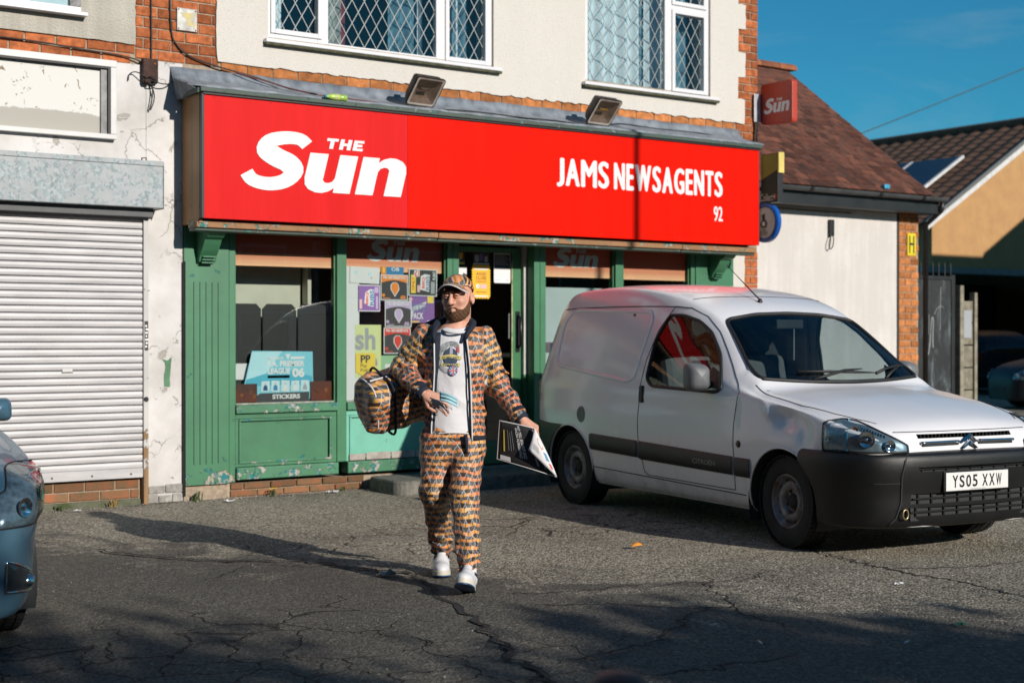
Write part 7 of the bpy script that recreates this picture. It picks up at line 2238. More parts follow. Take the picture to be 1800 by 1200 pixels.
# --- covered body: torso, arms and legs in one field ---------------------
armR = [(-0.172, 0.058, 1.372), (-0.308, 0.098, 1.190), (-0.190, -0.100, 1.080)]
armL = [(0.152, 0.058, 1.358), (0.236, 0.070, 1.108), (0.348, -0.044, 0.948)]
legR = [(-0.092, 0.05, 0.79), (-0.112, 0.0, 0.51), (-0.098, 0.34, 0.215), (-0.099, 0.43, 0.14)]
legL = [(0.070, 0.05, 0.79), (0.056, -0.115, 0.515), (0.074, -0.235, 0.27), (0.081, -0.285, 0.165)]
TZ = [0.74, 0.85, 0.95, 1.05, 1.20, 1.30, 1.37, 1.41, 1.445]
def body_d(X, Y, Z):
    d = column(X, Y, Z, TZ, [.135, .135, .13, .128, .142, .155, .145, .10, .065], [.085, .085, .085, .086, .092, .095, .085, .07, .06], [-.01] * 9, [.05] * 9)
    for c_, r_ in ((armR, (.055, .045, .032)), (armL, (.055, .045, .032))):
        d = smin(d, chain(X, Y, Z, c_, r_), 0.03)
    for c_ in (legR, legL):
        d = smin(d, chain(X, Y, Z, c_, (.085, .058, .042, .036)), 0.03)
    d = smin(d, rc(X, Y, Z, armR[2], (-0.165, -0.125, 1.064), .032, .028), 0.02)
    d = smin(d, rc(X, Y, Z, armL[2], (0.372, -0.064, 0.918), .032, .028), 0.02)
    d = smin(d, rc(X, Y, Z, (0.005, 0.06, 1.40), (0.008, 0.062, 1.47), .055, .056), 0.03)
    return d
parts.append(surface_net(body_d, (-0.42, -0.40, 0.08), (0.46, 0.52, 1.53), 0.012))
net_obj(parts, 'body', SKIN, man)
# --- face details ----------------------------------------------------------
EYEW = mat('shaded_eye_white', (0.34, 0.30, 0.28), 0.25); IRIS = mat('eye_iris', (0.04, 0.05, 0.06), 0.2)  # eye whites darkened, shade over the eyes put into the colour
for s_ in (-1, 1):
    MB().lathe([(0.0105 * math.sin(R(a)), -0.0105 * math.cos(R(a))) for a in range(0, 181, 15)], 14, HM @ Matrix.Translation((s_ * 0.0310, -0.0885, 0.0135))).build('eye', EYEW, man, smooth=True, local=True)
    MB().lathe([(0.0, 0.0), (0.0052, 0.0008), (0.0054, 0.003)], 12, HM @ Matrix.Translation((s_ * 0.0310 - 0.001, -0.0995, 0.0130)) @ Matrix.Rotation(R(-90), 4, 'X')).build('iris', IRIS, man, local=True)
    MB().tube([HM @ Vector(p) for p in ((s_ * 0.0155, -0.1005, 0.017), (s_ * 0.030, -0.1015, 0.0215), (s_ * 0.046, -0.0930, 0.0165))], [0.0040, 0.0066, 0.0036], 6).build('upper_eyelid', SKIN, man, smooth=True, local=True)
    MB().tube([HM @ Vector(p) for p in ((s_ * 0.0165, -0.0990, 0.0085), (s_ * 0.030, -0.1000, 0.0055), (s_ * 0.045, -0.0920, 0.0090))], [0.0030, 0.0050, 0.0028], 6).build('lower_eyelid', SKIN, man, smooth=True, local=True)
    MB().tube([HM @ Vector(p) for p in ((s_ * 0.013, -0.1105, 0.030), (s_ * 0.028, -0.1095, 0.036), (s_ * 0.048, -0.0945, 0.036))], [0.0034, 0.0044, 0.0020], 6).build('eyebrow', HAIR, man, smooth=True, local=True)
def beard_d(X, Y, Z):
    ax = np.abs(X)
    d = head_d(X, Y, Z, False) - (0.0030 + 0.0014 * np.sin(260 * X) * np.sin(230 * Z + 90 * Y))
    top = -0.047 - 0.55 * np.maximum(0, ax - 0.030) * 0 + np.where(Y > -0.055, (Y + 0.055) * 0.62, 0) - np.where(Y < -0.075, 0.012 * np.clip((0.03 - ax) / 0.03, 0, 1) * 0, 0)
    reg = Z - top
    back = Y - (0.004 + 0.0 * Z)
    mouth = ell(ax, Y, Z, (0, -0.10, -0.0635), (0.0235, 0.03, 0.0085))
    cheek = ell(ax, Y, Z, (0.046, -0.080, -0.026), (0.030, 0.040, 0.034))
    d = smax(d, reg, 0.006); d = smax(d, back, 0.006); d = smax(d, -mouth, 0.004); d = smax(d, -cheek, 0.008)
    d = np.maximum(d, -(ell(X, Y, Z, (0, -0.125, -0.022), (0.022, 0.022, 0.019))))
    d = smax(d, -(Z + 0.132 + 0.35 * np.maximum(0, Y + 0.05)), 0.01)
    return d
v, f = surface_net(beard_d, (-0.09, -0.13, -0.145), (0.09, 0.02, 0.045), 0.0034)
v = v * (1 + 0.022 * (np.random.RandomState(3).rand(len(v), 1) - 0.4))
net_obj([(apply(HM, v), f)], 'beard', HAIR, man)
def stubble_d(X, Y, Z):
    d = head_d(X, Y, Z, False) - 0.0022
    return np.maximum(np.maximum(d, -(Y - 0.035)), np.maximum(Z - 0.03, -(Z + 0.05)))
v, f = surface_net(stubble_d, (-0.10, 0.0, -0.08), (0.10, 0.13, 0.06), 0.006)
net_obj([(apply(HM, v), f)], 'cropped_hair', HAIR, man)
# --- cap ----------------------------------------------------------------------
def cap_d(X, Y, Z):
    d = ell(X, Y, Z, (0, 0.020, 0.050), (0.0865, 0.1085, 0.0865))
    rim = (0.066 - 0.40 * np.maximum(0, Y + 0.02)) - Z
    d = smax(d, rim, 0.004)
    inner = ell(X, Y, Z, (0, 0.018, 0.030), (0.080, 0.100, 0.090))
    return smax(d, -inner, 0.003)
def brim_d(X, Y, Z):
    zs = 0.083 - 7.2 * X ** 2 - 0.10 * np.maximum(0, -Y - 0.10)
    plate = np.abs(Z - zs) - 0.0042
    out = (np.sqrt((X / 0.086) ** 2 + ((Y + 0.070) / 0.086) ** 2) - 1) * 0.08
    d = np.maximum(plate * 0.72, np.maximum(out, Y + 0.050))
    hole = ell(X, Y, Z, (0, 0.018, 0.040), (0.074, 0.096, 0.09))
    return np.maximum(d, -hole)
vc, fc = surface_net(cap_d, (-0.10, -0.10, -0.03), (0.10, 0.14, 0.145), 0.0042)
capo = net_obj([(apply(HM, vc), fc)], 'cap', CLOTH, man, attr=lambda V: np.stack([V[:, 0] * 1.2 + V[:, 1] * 0.4, V[:, 2] * 1.2 - V[:, 1] * 0.9, V[:, 0] * 0], 1))
vb_, fb_ = surface_net(brim_d, (-0.10, -0.18, 0.0), (0.10, -0.04, 0.10), 0.0030)
brimo = net_obj([(apply(HM, vb_), fb_)], 'cap_brim', CLOTH, capo, attr=lambda V: np.stack([V[:, 0] * 1.2, V[:, 1] * 1.2, V[:, 0] * 0], 1))
# dark lining under the brim and its white piping
und = []
for i in range(13):
    x = -0.080 + 0.160 * i / 12
    ye = -0.070 - 0.086 * math.sqrt(max(0, 1 - (x / 0.086) ** 2))
    und.append([HM @ Vector((x, -0.064 + (ye + 0.064) * j / 6, 0.083 - 7.2 * x * x - 0.10 * max(0, -(-0.064 + (ye + 0.064) * j / 6) - 0.10) - 0.0075)) for j in range(7)])
MB().grid(und).build('brim_lining', NAVY, brimo, local=True, smooth=True)
edge = []
for q in np.linspace(math.pi * 0.97, math.pi * 2.03, 28):
    x, y = 0.087 * math.cos(q), -0.070 + 0.0865 * math.sin(q)
    edge.append(HM @ Vector((x, y, 0.083 - 7.2 * x * x - 0.10 * max(0, -y - 0.10))))
MB().tube(edge, 0.0036, 6).build('brim_piping', PIPING, brimo, local=True, smooth=True)
MB().lathe([(0.0, 0.008), (0.007, 0.006), (0.009, 0)], 10, HM @ Matrix.Translation((0, 0.02, 0.131))).build('cap_button', CLOTH, capo, local=True, smooth=True)
# --- tee shirt ----------------------------------------------------------------
TW = dict(zs=[0.835, 0.90, 0.98, 1.08, 1.20, 1.30, 1.37, 1.405, 1.44], a=[.158, .155, .148, .148, .160, .170, .155, .115, .082], b=[.112, .108, .102, .104, .108, .108, .098, .084, .068], cx=[-.012] * 6 + [-.004, .002, .006], cy=[.05] * 8 + [.055])
def tee_d(X, Y, Z):
    d = column(X, Y, Z, TW['zs'], TW['a'], TW['b'], TW['cx'], TW['cy'])
    d = d - crease(X, Y, Z, 0.0022, 0.55, 1.3) * np.clip((1.33 - Z) / 0.2, 0, 1)
    hole = ell(X, Y, Z, (0.006, 0.015, 1.475), (0.078, 0.095, 0.060))
    return smax(d, -hole, 0.006)
tee = net_obj([surface_net(tee_d, (-0.22, -0.10, 0.80), (0.20, 0.20, 1.47), 0.0075)], 'tee_shirt', TEE, man)
MB().tube([(0.006 + 0.076 * math.cos(q), 0.02 + 0.092 * math.sin(q), 1.418 + 0.022 * math.sin(q)) for q in np.linspace(0, 2 * math.pi, 33)[:-1]], 0.007, 6, closed=True).build('neckband', TEE, tee, local=True, smooth=True)
MB().tube([(-0.012 + 0.160 * math.cos(q), 0.05 + 0.114 * math.sin(q), 0.842 + 0.004 * math.sin(3 * q)) for q in np.linspace(0, 2 * math.pi, 41)[:-1]], 0.004, 6, closed=True).build('hem', TEE, tee, local=True, smooth=True)
# --- jacket ---------------------------------------------------------------------
JZ = [0.80, 0.86, 0.95, 1.05, 1.20, 1.30, 1.37, 1.405, 1.44]
xl = lambda Z: np.interp(Z, [0.80, 0.87, 1.05, 1.19, 1.32, 1.45], [-.128, -.128, -.118, -.110, -.112, -.118])
xr = lambda Z: np.interp(Z, [0.80, 0.87, 1.05, 1.19, 1.32, 1.38, 1.45], [.094, .093, .088, .083, .070, .060, .072])
def sleeve_d(X, Y, Z, c_, seed):
    d = chain(X, Y, Z, c_, (.079, .069, .052), 0.03)
    e = np.array(c_[1]); w = np.exp(-((X - e[0]) ** 2 + (Y - e[1]) ** 2 + (Z - e[2]) ** 2) / 0.018)
    return d - crease(X, Y, Z, 0.0055, 0.8, seed) * (0.6 + w)
def jacket_d(X, Y, Z):
    d = column(X, Y, Z, JZ, [.168, .176, .172, .172, .182, .190, .174, .128, .098], [.125, .130, .126, .126, .130, .130, .116, .100, .085], [-.006] * 6 + [-.004, 0, .003], [.05] * 9)
    d = d - crease(X, Y, Z, 0.0048, 0.6, 4.0)
    d = smin(d, sleeve_d(X, Y, Z, armR, 0.5), 0.035)
    d = smin(d, sleeve_d(X, Y, Z, armL, 2.5), 0.035)
    wedge = np.maximum(np.maximum(xl(Z) - X, X - xr(Z)), Y - 0.05)
    d = smax(d, -wedge, 0.004)
    hole = rc(X, Y, Z, (0.004, 0.03, 1.41), (0.006, 0.01, 1.52), 0.090, 0.10)
    return smax(d, -hole, 0.006)
def arm_uv(V, c_):
    best = None
    acc = 0.0
    for a, b in zip(c_[:-1], c_[1:]):
        a = np.array(a); b = np.array(b); d = b - a; L = np.linalg.norm(d); d = d / L
        t = (V - a) @ d
        tc_ = np.clip(t, 0, L)
        rad = V - a - tc_[:, None] * d
        dist = np.linalg.norm(rad, axis=1)
        ref = np.array((0, -1.0, 0.0)); ref = ref - d * (ref @ d); ref /= np.linalg.norm(ref)
        r2 = np.cross(d, ref)
        u = np.arctan2(rad @ r2, rad @ ref) * 0.070
        v = -(acc + t)
        if best is None:
            best = [dist, u, v]
        else:
            m = dist < best[0]
            best = [np.where(m, dist, best[0]), np.where(m, u, best[1]), np.where(m, v, best[2])]
        acc += L
    return best
def jacket_uv(V):
    ang = np.arctan2(V[:, 0], -(V[:, 1] - 0.05))
    u, v = ang * 0.165, V[:, 2].copy()
    for c_ in (armR, armL):
        dist, uu, vv_ = arm_uv(V, c_)
        out = (np.abs(V[:, 0]) > 0.178) & (dist < 0.11) | ((dist < 0.088) & (np.abs(V[:, 0]) > 0.155))
        if c_ is armR: out &= V[:, 0] < 0
        else: out &= V[:, 0] > 0
        out |= (dist < 0.085) & (V[:, 1] < -0.085) & (V[:, 2] < 1.2) & ((V[:, 0] < -0.13) | (V[:, 0] > 0.19))
        u = np.where(out, uu, u); v = np.where(out, vv_, v)
    return np.stack([u, v, u * 0], 1)
jacket = net_obj([surface_net(jacket_d, (-0.42, -0.20, 0.78), (0.44, 0.22, 1.48), 0.0075)], 'jacket', CLOTH, man, attr=jacket_uv)
MB().tube([(0.052, -0.070, 1.352), (0.072, -0.064, 1.395), (0.092, -0.020, 1.430), (0.098, 0.04, 1.450), (0.070, 0.105, 1.468), (0.004, 0.130, 1.474), (-0.064, 0.108, 1.468), (-0.100, 0.045, 1.450), (-0.112, -0.02, 1.425), (-0.116, -0.066, 1.385), (-0.112, -0.078, 1.34)], [0.009, 0.014, 0.018, 0.021, 0.022, 0.022, 0.022, 0.021, 0.019, 0.015, 0.009], 10).build('collar', NAVY, jacket, local=True, smooth=True)
def jfront(x, z, off):
    a = float(np.interp(z, JZ, [.168, .176, .172, .172, .182, .190, .174, .128, .098])); b = float(np.interp(z, JZ, [.125, .130, .126, .126, .130, .130, .116, .100, .085]))
    q = min(0.98, abs(x + 0.004) / a)
    return (x, 0.05 - b * math.sqrt(1 - q * q) - off, z)
zz = np.linspace(0.815, 1.40, 22)
MB().tube([jfront(float(xl(z)) - 0.002, z, 0.004) for z in zz], 0.0052, 6).build('zip_edge', PIPING, jacket, local=True, smooth=True)
zz2 = np.linspace(0.800, 1.36, 22)
MB().tube([jfront(float(xr(z)) + 0.002, z, 0.004) for z in zz2], 0.0052, 6).build('zip_edge', PIPING, jacket, local=True, smooth=True)
def teefront(x, z, off):
    a = float(np.interp(z, TW['zs'], TW['a'])); b = float(np.interp(z, TW['zs'], TW['b'])); cx = float(np.interp(z, TW['zs'], TW['cx']))
    q = min(0.995, abs(x - cx) / a)
    return (x, 0.05 - b * math.sqrt(1 - q * q) - off, z)
# navy lining turned out along the opening
MB().grid([[jfront(float(xl(z)) + 0.001, z, 0.001), jfront(float(xl(z)) + 0.008, z, -0.004), teefront(float(xl(z)) + 0.016 + 0.022 * max(0, (z - 1.15) / 0.25), z, 0.007)] for z in zz]).build('lining', NAVY, jacket, local=True, smooth=True, solid=0.003)
MB().grid([[jfront(float(xr(z)) - 0.001, z, 0.001), jfront(float(xr(z)) - 0.008, z, -0.006), teefront(float(xr(z)) - 0.014, z, 0.006)] for z in zz2]).build('lining', NAVY, jacket, local=True, smooth=True, solid=0.003)
for c_, tip in ((armR, (-0.160, -0.128, 1.062)), (armL, (0.377, -0.068, 0.912))):
    a = Vector(c_[2]); b = Vector(tip); d = (b - a).normalized()
    MB().tube([a - d * 0.020, a, a + d * 0.012, a + d * 0.034, a + d * 0.048], [0.050, 0.052, 0.045, 0.042, 0.039], 16).build('cuff', NAVY, jacket, local=True, smooth=True)
MB().tube([(-0.006 + 0.165 * math.cos(q), 0.05 + 0.122 * math.sin(q), 0.812) for q in np.linspace(R(-52), R(225), 40)], 0.017, 8).build('hem_rib', NAVY, jacket, local=True, smooth=True)
# --- shirt print ----------------------------------------------------------------
PR_DARK = colm('tee_slate', (0.05, 0.075, 0.12)); PR_YEL = colm('tee_yellow', (0.66, 0.56, 0.22)); PR_GRN = colm('tee_sage', (0.40, 0.46, 0.36)); PR_LAV = colm('tee_lilac', (0.42, 0.42, 0.55)); PR_RED = colm('tee_red', (0.55, 0.05, 0.06)); PR_BLU = colm('tee_blue', (0.05, 0.12, 0.36))
def tprint(pts, m, off, nm='shirt_print'):
    MB().add([teefront(x, z, off) for x, z in pts], [tuple(range(len(pts)))]).build(nm, m, tee, local=True, fix=False)
def tring(cx, cz, rx, rz, m, r_=0.0022, a0=0, a1=360, off=0.005):
    MB().tube([teefront(cx + rx * math.cos(R(a)), cz + rz * math.sin(R(a)), off) for a in np.linspace(a0, a1, 28)], r_, 4).build('shirt_print', m, tee, local=True)
pc = (-0.022, 1.262)
for k, m in enumerate((PR_GRN, PR_LAV, PR_GRN, PR_LAV)):
    tring(pc[0], pc[1], 0.052 + 0.007 * k, 0.066 + 0.007 * k, m, 0.0016, 20 + 9 * k, 330 - 12 * k)
    tring(pc[0] + 0.01, pc[1] + 0.02, 0.040 + 0.008 * k, 0.050 + 0.006 * k, m, 0.0014, 60, 170)
tprint([(pc[0] + 0.040 * math.cos(R(a)), pc[1] + 0.052 * math.sin(R(a))) for a in range(0, 360, 20)], PR_DARK, 0.0065)
tprint([(pc[0] - 0.004, pc[1] + 0.060), (pc[0] + 0.010, pc[1] + 0.062), (pc[0] + 0.013, pc[1] + 0.02), (pc[0] - 0.006, pc[1] + 0.018)], PR_LAV, 0.0075)
tprint([(pc[0] + 0.032, pc[1] + 0.030), (pc[0] + 0.040, pc[1] + 0.075), (pc[0] + 0.048, pc[1] + 0.030)], PR_RED, 0.0075)
for (dz, w_, txt_) in ((0.004, 0.060, 'DI BECKET'), (-0.034, 0.052, 'DOGS')):
    rib = [(pc[0] - w_, pc[1] + dz + 0.002), (pc[0], pc[1] + dz + 0.014 * (1 if dz > 0 else -0.2)), (pc[0] + w_, pc[1] + dz), (pc[0] + w_, pc[1] + dz - 0.018), (pc[0], pc[1] + dz - 0.008), (pc[0] - w_, pc[1] + dz - 0.016)]
    tprint(rib, PR_YEL, 0.0085)
    v, f, _ = text_shape(txt_, 0.0)
    MB().add([teefront(pc[0] + w_ * 0.8 * (2 * a - 1), pc[1] + dz - 0.010 + 0.010 * b, 0.0095) for a, b in v], f).build('shirt_lettering', PR_DARK, tee, local=True, fix=False)
fc_ = (pc[0] + 0.014, pc[1] - 0.074)
tprint([(fc_[0] + 0.024 * math.cos(R(a)), fc_[1] + 0.028 * math.sin(R(a))) for a in range(0, 360, 20)], PR_BLU, 0.0085)
for (dx, dz) in ((1, 1), (1, -1)):
    tprint([(fc_[0] - 0.017 * dx - 0.003, fc_[1] - 0.019 * dz), (fc_[0] - 0.017 * dx + 0.003, fc_[1] - 0.019 * dz), (fc_[0] + 0.017 * dx + 0.003, fc_[1] + 0.019 * dz), (fc_[0] + 0.017 * dx - 0.003, fc_[1] + 0.019 * dz)], TEE, 0.0092)
for (a, b, m, o_) in ((0.0052, 0.026, TEE, 0.0096), (0.0030, 0.027, PR_RED, 0.0102)):
    tprint([(fc_[0] - a, fc_[1] - b), (fc_[0] + a, fc_[1] - b), (fc_[0] + a, fc_[1] + b), (fc_[0] - a, fc_[1] + b)], m, o_)
    tprint([(fc_[0] - b * .88, fc_[1] - a), (fc_[0] + b * .88, fc_[1] - a), (fc_[0] + b * .88, fc_[1] + a), (fc_[0] - b * .88, fc_[1] + a)], m, o_ + 0.0003)
# --- trousers ---------------------------------------------------------------------
def trousers_d(X, Y, Z):
    d = column(X, Y, Z, [0.66, 0.72, 0.80, 0.875], [.15, .172, .170, .152], [.10, .118, .118, .106], [-.015] * 4, [.05] * 4)
    w = np.clip((0.45 - Z) / 0.3, 0, 1)
    lr = chain(X, Y, Z, legR, (.110, .083, .072, .066), 0.03) - crease(X, Y, Z, 0.0058, 0.9, 1.0) * (0.6 + 0.9 * w)
    ll = chain(X, Y, Z, legL, (.104, .082, .070, .064), 0.03) - crease(X, Y, Z, 0.0058, 0.9, 3.0) * (0.6 + 0.9 * w)
    # cloth bunches into rolls above the hem
    lr = lr - 0.007 * np.sin(120 * (Z + 0.3 * X) + 14 * Y) * np.clip((0.33 - Z) / 0.12, 0, 1)
    ll = ll - 0.007 * np.sin(120 * (Z - 0.3 * X)) * np.clip((0.36 - Z) / 0.14, 0, 1)
    legs = np.minimum(lr, ll)
    d = smin(d, legs, 0.03)
    d = smax(d, Z - 0.875, 0.01)
    return d
def trousers_uv(V):
    out = []
    for c_ in (legR, legL):
        ys = np.array([p[1] for p in c_][::-1]); zs_ = np.array([p[2] for p in c_][::-1]); xs_ = np.array([p[0] for p in c_][::-1])
        cx = np.interp(V[:, 2], zs_, xs_); cy = np.interp(V[:, 2], zs_, ys)
        out.append((np.hypot(V[:, 0] - cx, V[:, 1] - cy), np.arctan2(V[:, 0] - cx, -(V[:, 1] - cy)) * 0.098))
    m = out[0][0] < out[1][0]
    u = np.where(m, out[0][1], out[1][1] + 0.02)
    return np.stack([u, V[:, 2], u * 0], 1)
trou = net_obj([surface_net(trousers_d, (-0.26, -0.40, 0.06), (0.24, 0.54, 0.90), 0.0080)], 'trousers', CLOTH, man, attr=trousers_uv)
MB().tube([(0.060, -0.078, 0.835), (0.066, -0.088, 0.79), (0.066, -0.094, 0.735)], [0.012, 0.012, 0.008], 6).build('drawcord', NAVY, trou, local=True, smooth=True)
# --- shoes ----------------------------------------------------------------------------
SHOEW = mat('white_leather', (0.70, 0.70, 0.72), 0.45, var=0.05, scale=20); SOLEC = mat('cream_midsole', (0.62, 0.58, 0.50), 0.6, var=0.08); SOLEB = mat('blue_outsole', (0.010, 0.055, 0.16), 0.55, var=0.2); SOCK = mat('blue_sock', (0.012, 0.05, 0.13), 0.85)
def shoe(heel, yaw, pitch):
    M = Matrix.Translation(heel) @ Matrix.Rotation(yaw, 4, 'Z') @ Matrix.Rotation(pitch, 4, 'X')
    def up(X, Y, Z):
        d = rc(X, Y, Z, (0, -0.035, 0.058), (0, -0.13, 0.060), 0.043, 0.044)
        d = smin(d, ell(X, Y, Z, (0, -0.205, 0.046), (0.047, 0.078, 0.036)), 0.03)
        d = smin(d, rc(X, Y, Z, (0, -0.040, 0.07), (0, -0.034, 0.118), 0.041, 0.040), 0.02)
        d = smin(d, rc(X, Y, Z, (0, -0.13, 0.088), (0, -0.085, 0.140), 0.022, 0.020, (1.2, 1, 1)), 0.015)
        hole = rc(X, Y, Z, (0, -0.040, 0.112), (0, -0.036, 0.18), 0.030, 0.032)
        d = smax(d, -hole, 0.006)
        return smax(d, 0.022 - Z, 0.004)
    v, f = surface_net(up, (-0.06, -0.30, 0.0), (0.06, 0.02, 0.18), 0.0052)
    o = net_obj([(apply(M, v), f)], 'shoe', SHOEW, man)
    outl = [(0.036 * math.cos(R(a)), -0.022 + 0.034 * math.sin(R(a))) for a in range(0, 181, 20)] + [(-0.039, -0.09), (-0.046, -0.16)] + [(0.051 * math.cos(R(a)), -0.205 + 0.086 * math.sin(R(a))) for a in range(190, 351, 16)] + [(0.050, -0.16), (0.040, -0.09)]
    outl = crom(outl, 2, True)
    MB().prism([(a * 1.02, b) for a, b in outl], lambda a, b: M @ Vector((a, b, 0.008 + 0.010 * max(0, (-b - 0.22) / 0.07))), lambda a, b: M @ Vector((a * 0.985, b, 0.036 + 0.004 * max(0, (-b - 0.22) / 0.07)))).build('midsole', SOLEC, o, local=True, smooth=True, auto=40)
    MB().prism([(a * 1.035, b) for a, b in outl], lambda a, b: M @ Vector((a, b, 0.0 + 0.010 * max(0, (-b - 0.22) / 0.07))), lambda a, b: M @ Vector((a, b, 0.0078 + 0.010 * max(0, (-b - 0.22) / 0.07)))).build('outsole', SOLEB, o, local=True)
    for k in range(5):
        y = -0.105 - 0.020 * k; z = 0.108 - 0.0068 * k - 0.0007 * k * k
        MB().tube([M @ Vector((-0.026, y, z - 0.012)), M @ Vector((0, y - 0.004, z)), M @ Vector((0.026, y, z - 0.012))], 0.0038, 5).build('lace', PIPING, o, local=True, smooth=True)
    for s_ in (-1, 1):
        MB().add([M @ Vector((s_ * 0.0445, -0.02, 0.085)), M @ Vector((s_ * 0.0455, -0.075, 0.108)), M @ Vector((s_ * 0.0465, -0.085, 0.088)), M @ Vector((s_ * 0.0460, -0.03, 0.065))], [(0, 1, 2, 3)]).build('blue_flash', SOLEB, o, local=True)
    MB().tube([M @ Vector((0, -0.038, 0.10)), M @ Vector((0, -0.034, 0.15)), M @ Vector((0, -0.030, 0.19))], [0.030, 0.034, 0.036], 12).build('sock', SOCK, o, local=True, smooth=True)
shoe((-0.100, 0.470, 0.0), R(3), 0.0)
shoe((0.086, -0.262, 0.0), R(-6), R(-17))

# ------------------------------------------------------------------ things he carries (placed in the same frame)
MM = Matrix.Translation((-0.25, -4.671, 0.0)) @ Matrix.Rotation(R(-34.555), 4, 'Z')
def carried(name, label, cat, p):
    return thing(name, label, cat, MM @ Vector(p), R(-34.555))
bagp = (-0.34, 0.20, 0.87)
bag = carried('duffel_bag', "orange patterned holdall with navy ends hanging at the man's side", 'bag', bagp)
BL = Matrix.Translation((-0.335 - bagp[0], 0.215 - bagp[1], 1.035 - bagp[2])) @ Matrix.Rotation(R(36), 4, 'Z') @ Matrix.Rotation(R(24), 4, 'X') @ Matrix.Rotation(R(-14), 4, 'Y')
def bag_d(X, Y, Z):
    q = np.stack([np.abs(X) - 0.150, np.abs(Y) - (0.068 - 0.12 * np.maximum(0, Z)), np.abs(Z + 0.10 * X ** 2) - 0.075])
    d = np.sqrt((np.maximum(q, 0) ** 2).sum(0)) + np.minimum(q.max(0), 0) - 0.086
    return d - crease(X, Y, Z, 0.0075, 0.5, 2.0)
v, f = surface_net(bag_d, (-0.27, -0.19, -0.19), (0.27, 0.19, 0.19), 0.009)
net_obj([(apply(BL, v), f)], 'bag_body', CLOTH, bag, attr=lambda V: (lambda Q: np.stack([Q[:, 0] + 0.6 * Q[:, 1], Q[:, 2] + 0.35 * Q[:, 1], Q[:, 0] * 0], 1))((V - np.array(BL.translation)) @ np.array(BL)[:3, :3]))
for sx_ in (-0.195, 0.195):
    ringp = rounded([(-0.135, -0.140), (0.135, -0.140), (0.115, 0.140), (-0.115, 0.140)], 0.09, 5)
    MB().tube([BL @ Vector((sx_, a, b)) for a, b in ringp], 0.0055, 6, closed=True).build('piping', PIPING, bag, local=True, smooth=True)
MB().tube([BL @ Vector((-0.10, a, b)) for a, b in rounded([(-0.160, -0.164), (0.160, -0.164), (0.146, 0.164), (-0.146, 0.164)], 0.07, 5)], 0.0075, 6, closed=True).build('band', NAVY, bag, local=True, smooth=True)
MB().tube([BL @ Vector((0.0, -0.03, 0.155)), BL @ Vector((-0.03, -0.03, 0.20)), (0.03, -0.06, 0.42), (0.16, -0.07, 0.565), (0.225, -0.02, 0.60), (0.24, 0.06, 0.56), BL @ Vector((0.12, 0.05, 0.19))], [0.014] * 7, 8).build('strap', NAVY, bag, local=True, smooth=True)
MB().tube([BL @ Vector((x, -0.02, 0.160)) for x in np.linspace(-0.19, 0.19, 8)], 0.005, 6).build('zip', PIPING, bag, local=True)

np0 = (0.40, -0.10, 0.62)
news = carried('newspaper', "folded dark newspaper hanging from the man's left hand", 'newspaper', np0)
def PN(x, y, z): return Vector((x - np0[0], y - np0[1], z - np0[2]))
NBACK = colm('news_dark_photo', (0.020, 0.019, 0.019), 0.6)
# main page: bent sheet between four measured corners
A_, B_, C_, D_ = Vector((0.246, -0.050, 0.915)), Vector((0.232, -0.050, 0.700)), Vector((0.556, -0.165, 0.612)), Vector((0.432, -0.118, 0.878))
def page(u, v, off=0.0):
    p = (A_ * (1 - u) + D_ * u) * v + (B_ * (1 - u) + C_ * u) * (1 - v)
    p = p + Vector((0, -1, 0.15)) * (0.026 * math.sin(math.pi * u) * (1 - 0.4 * v)) + Vector((0.0, -off, 0))
    return PN(*p)
for k in range(5):
    nm = 'page' if k < 4 else 'back_page'
    mb = MB().grid([[page(i / 14, j / 8, -0.004 + 0.0024 * k) + Vector((0.0012 * k, 0, -0.0016 * k)) for j in range(9)] for i in range(15)])
    mb.build(nm, P_WHT if k < 4 else NBACK, news, local=True, smooth=True, solid=0.0009)
def pprint(u0, v0, u1, v1, m, off=0.0070):
    n_ = max(2, int(abs(u1 - u0) * 14) + 1)
    MB().grid([[page(u0 + (u1 - u0) * i / n_, v0 + (v1 - v0) * j / 2, off) for j in range(3)] for i in range(n_ + 1)]).build('page_print', m, news, local=True, smooth=True, fix=False)
def ptext(s, u0, v0, u1, v1, m, rot=90):
    v, f, _ = text_shape(s, 0.02)
    pts = []
    for x, y in v:
        if rot: x, y = y, 1 - x
        pts.append(page(u0 + (u1 - u0) * x, v0 + (v1 - v0) * y, 0.0085))
    MB().add(pts, f).build('page_lettering', m, news, local=True, fix=False)
ptext('NO TELL BOMBER BALL', 0.50, 0.20, 0.57, 0.95, P_WHT); ptext('WON FORGIVING', 0.42, 0.20, 0.48, 0.90, P_WHT)
for k, (u, a, b, m) in enumerate(((0.12, 0.25, 0.78, P_YEL), (0.22, 0.3, 0.8, P_GREY), (0.27, 0.3, 0.75, P_GREY), (0.32, 0.35, 0.8, P_GREY))):
    pprint(u, a, u + (0.025 if m is P_YEL else 0.008), b, m)
pprint(0.06, 0.03, 0.24, 0.14, P_WHT); pprint(0.85, 0.10, 0.88, 0.20, P_GREY); pprint(0.72, 0.12, 0.76, 0.30, P_GREY)
for (u0, v0, u1, v1) in ((0, 0, 1, 0.018), (0, 0.982, 1, 1), (0, 0, 0.014, 1)):
    pprint(u0, v0, u1, v1, P_WHT, 0.0065)
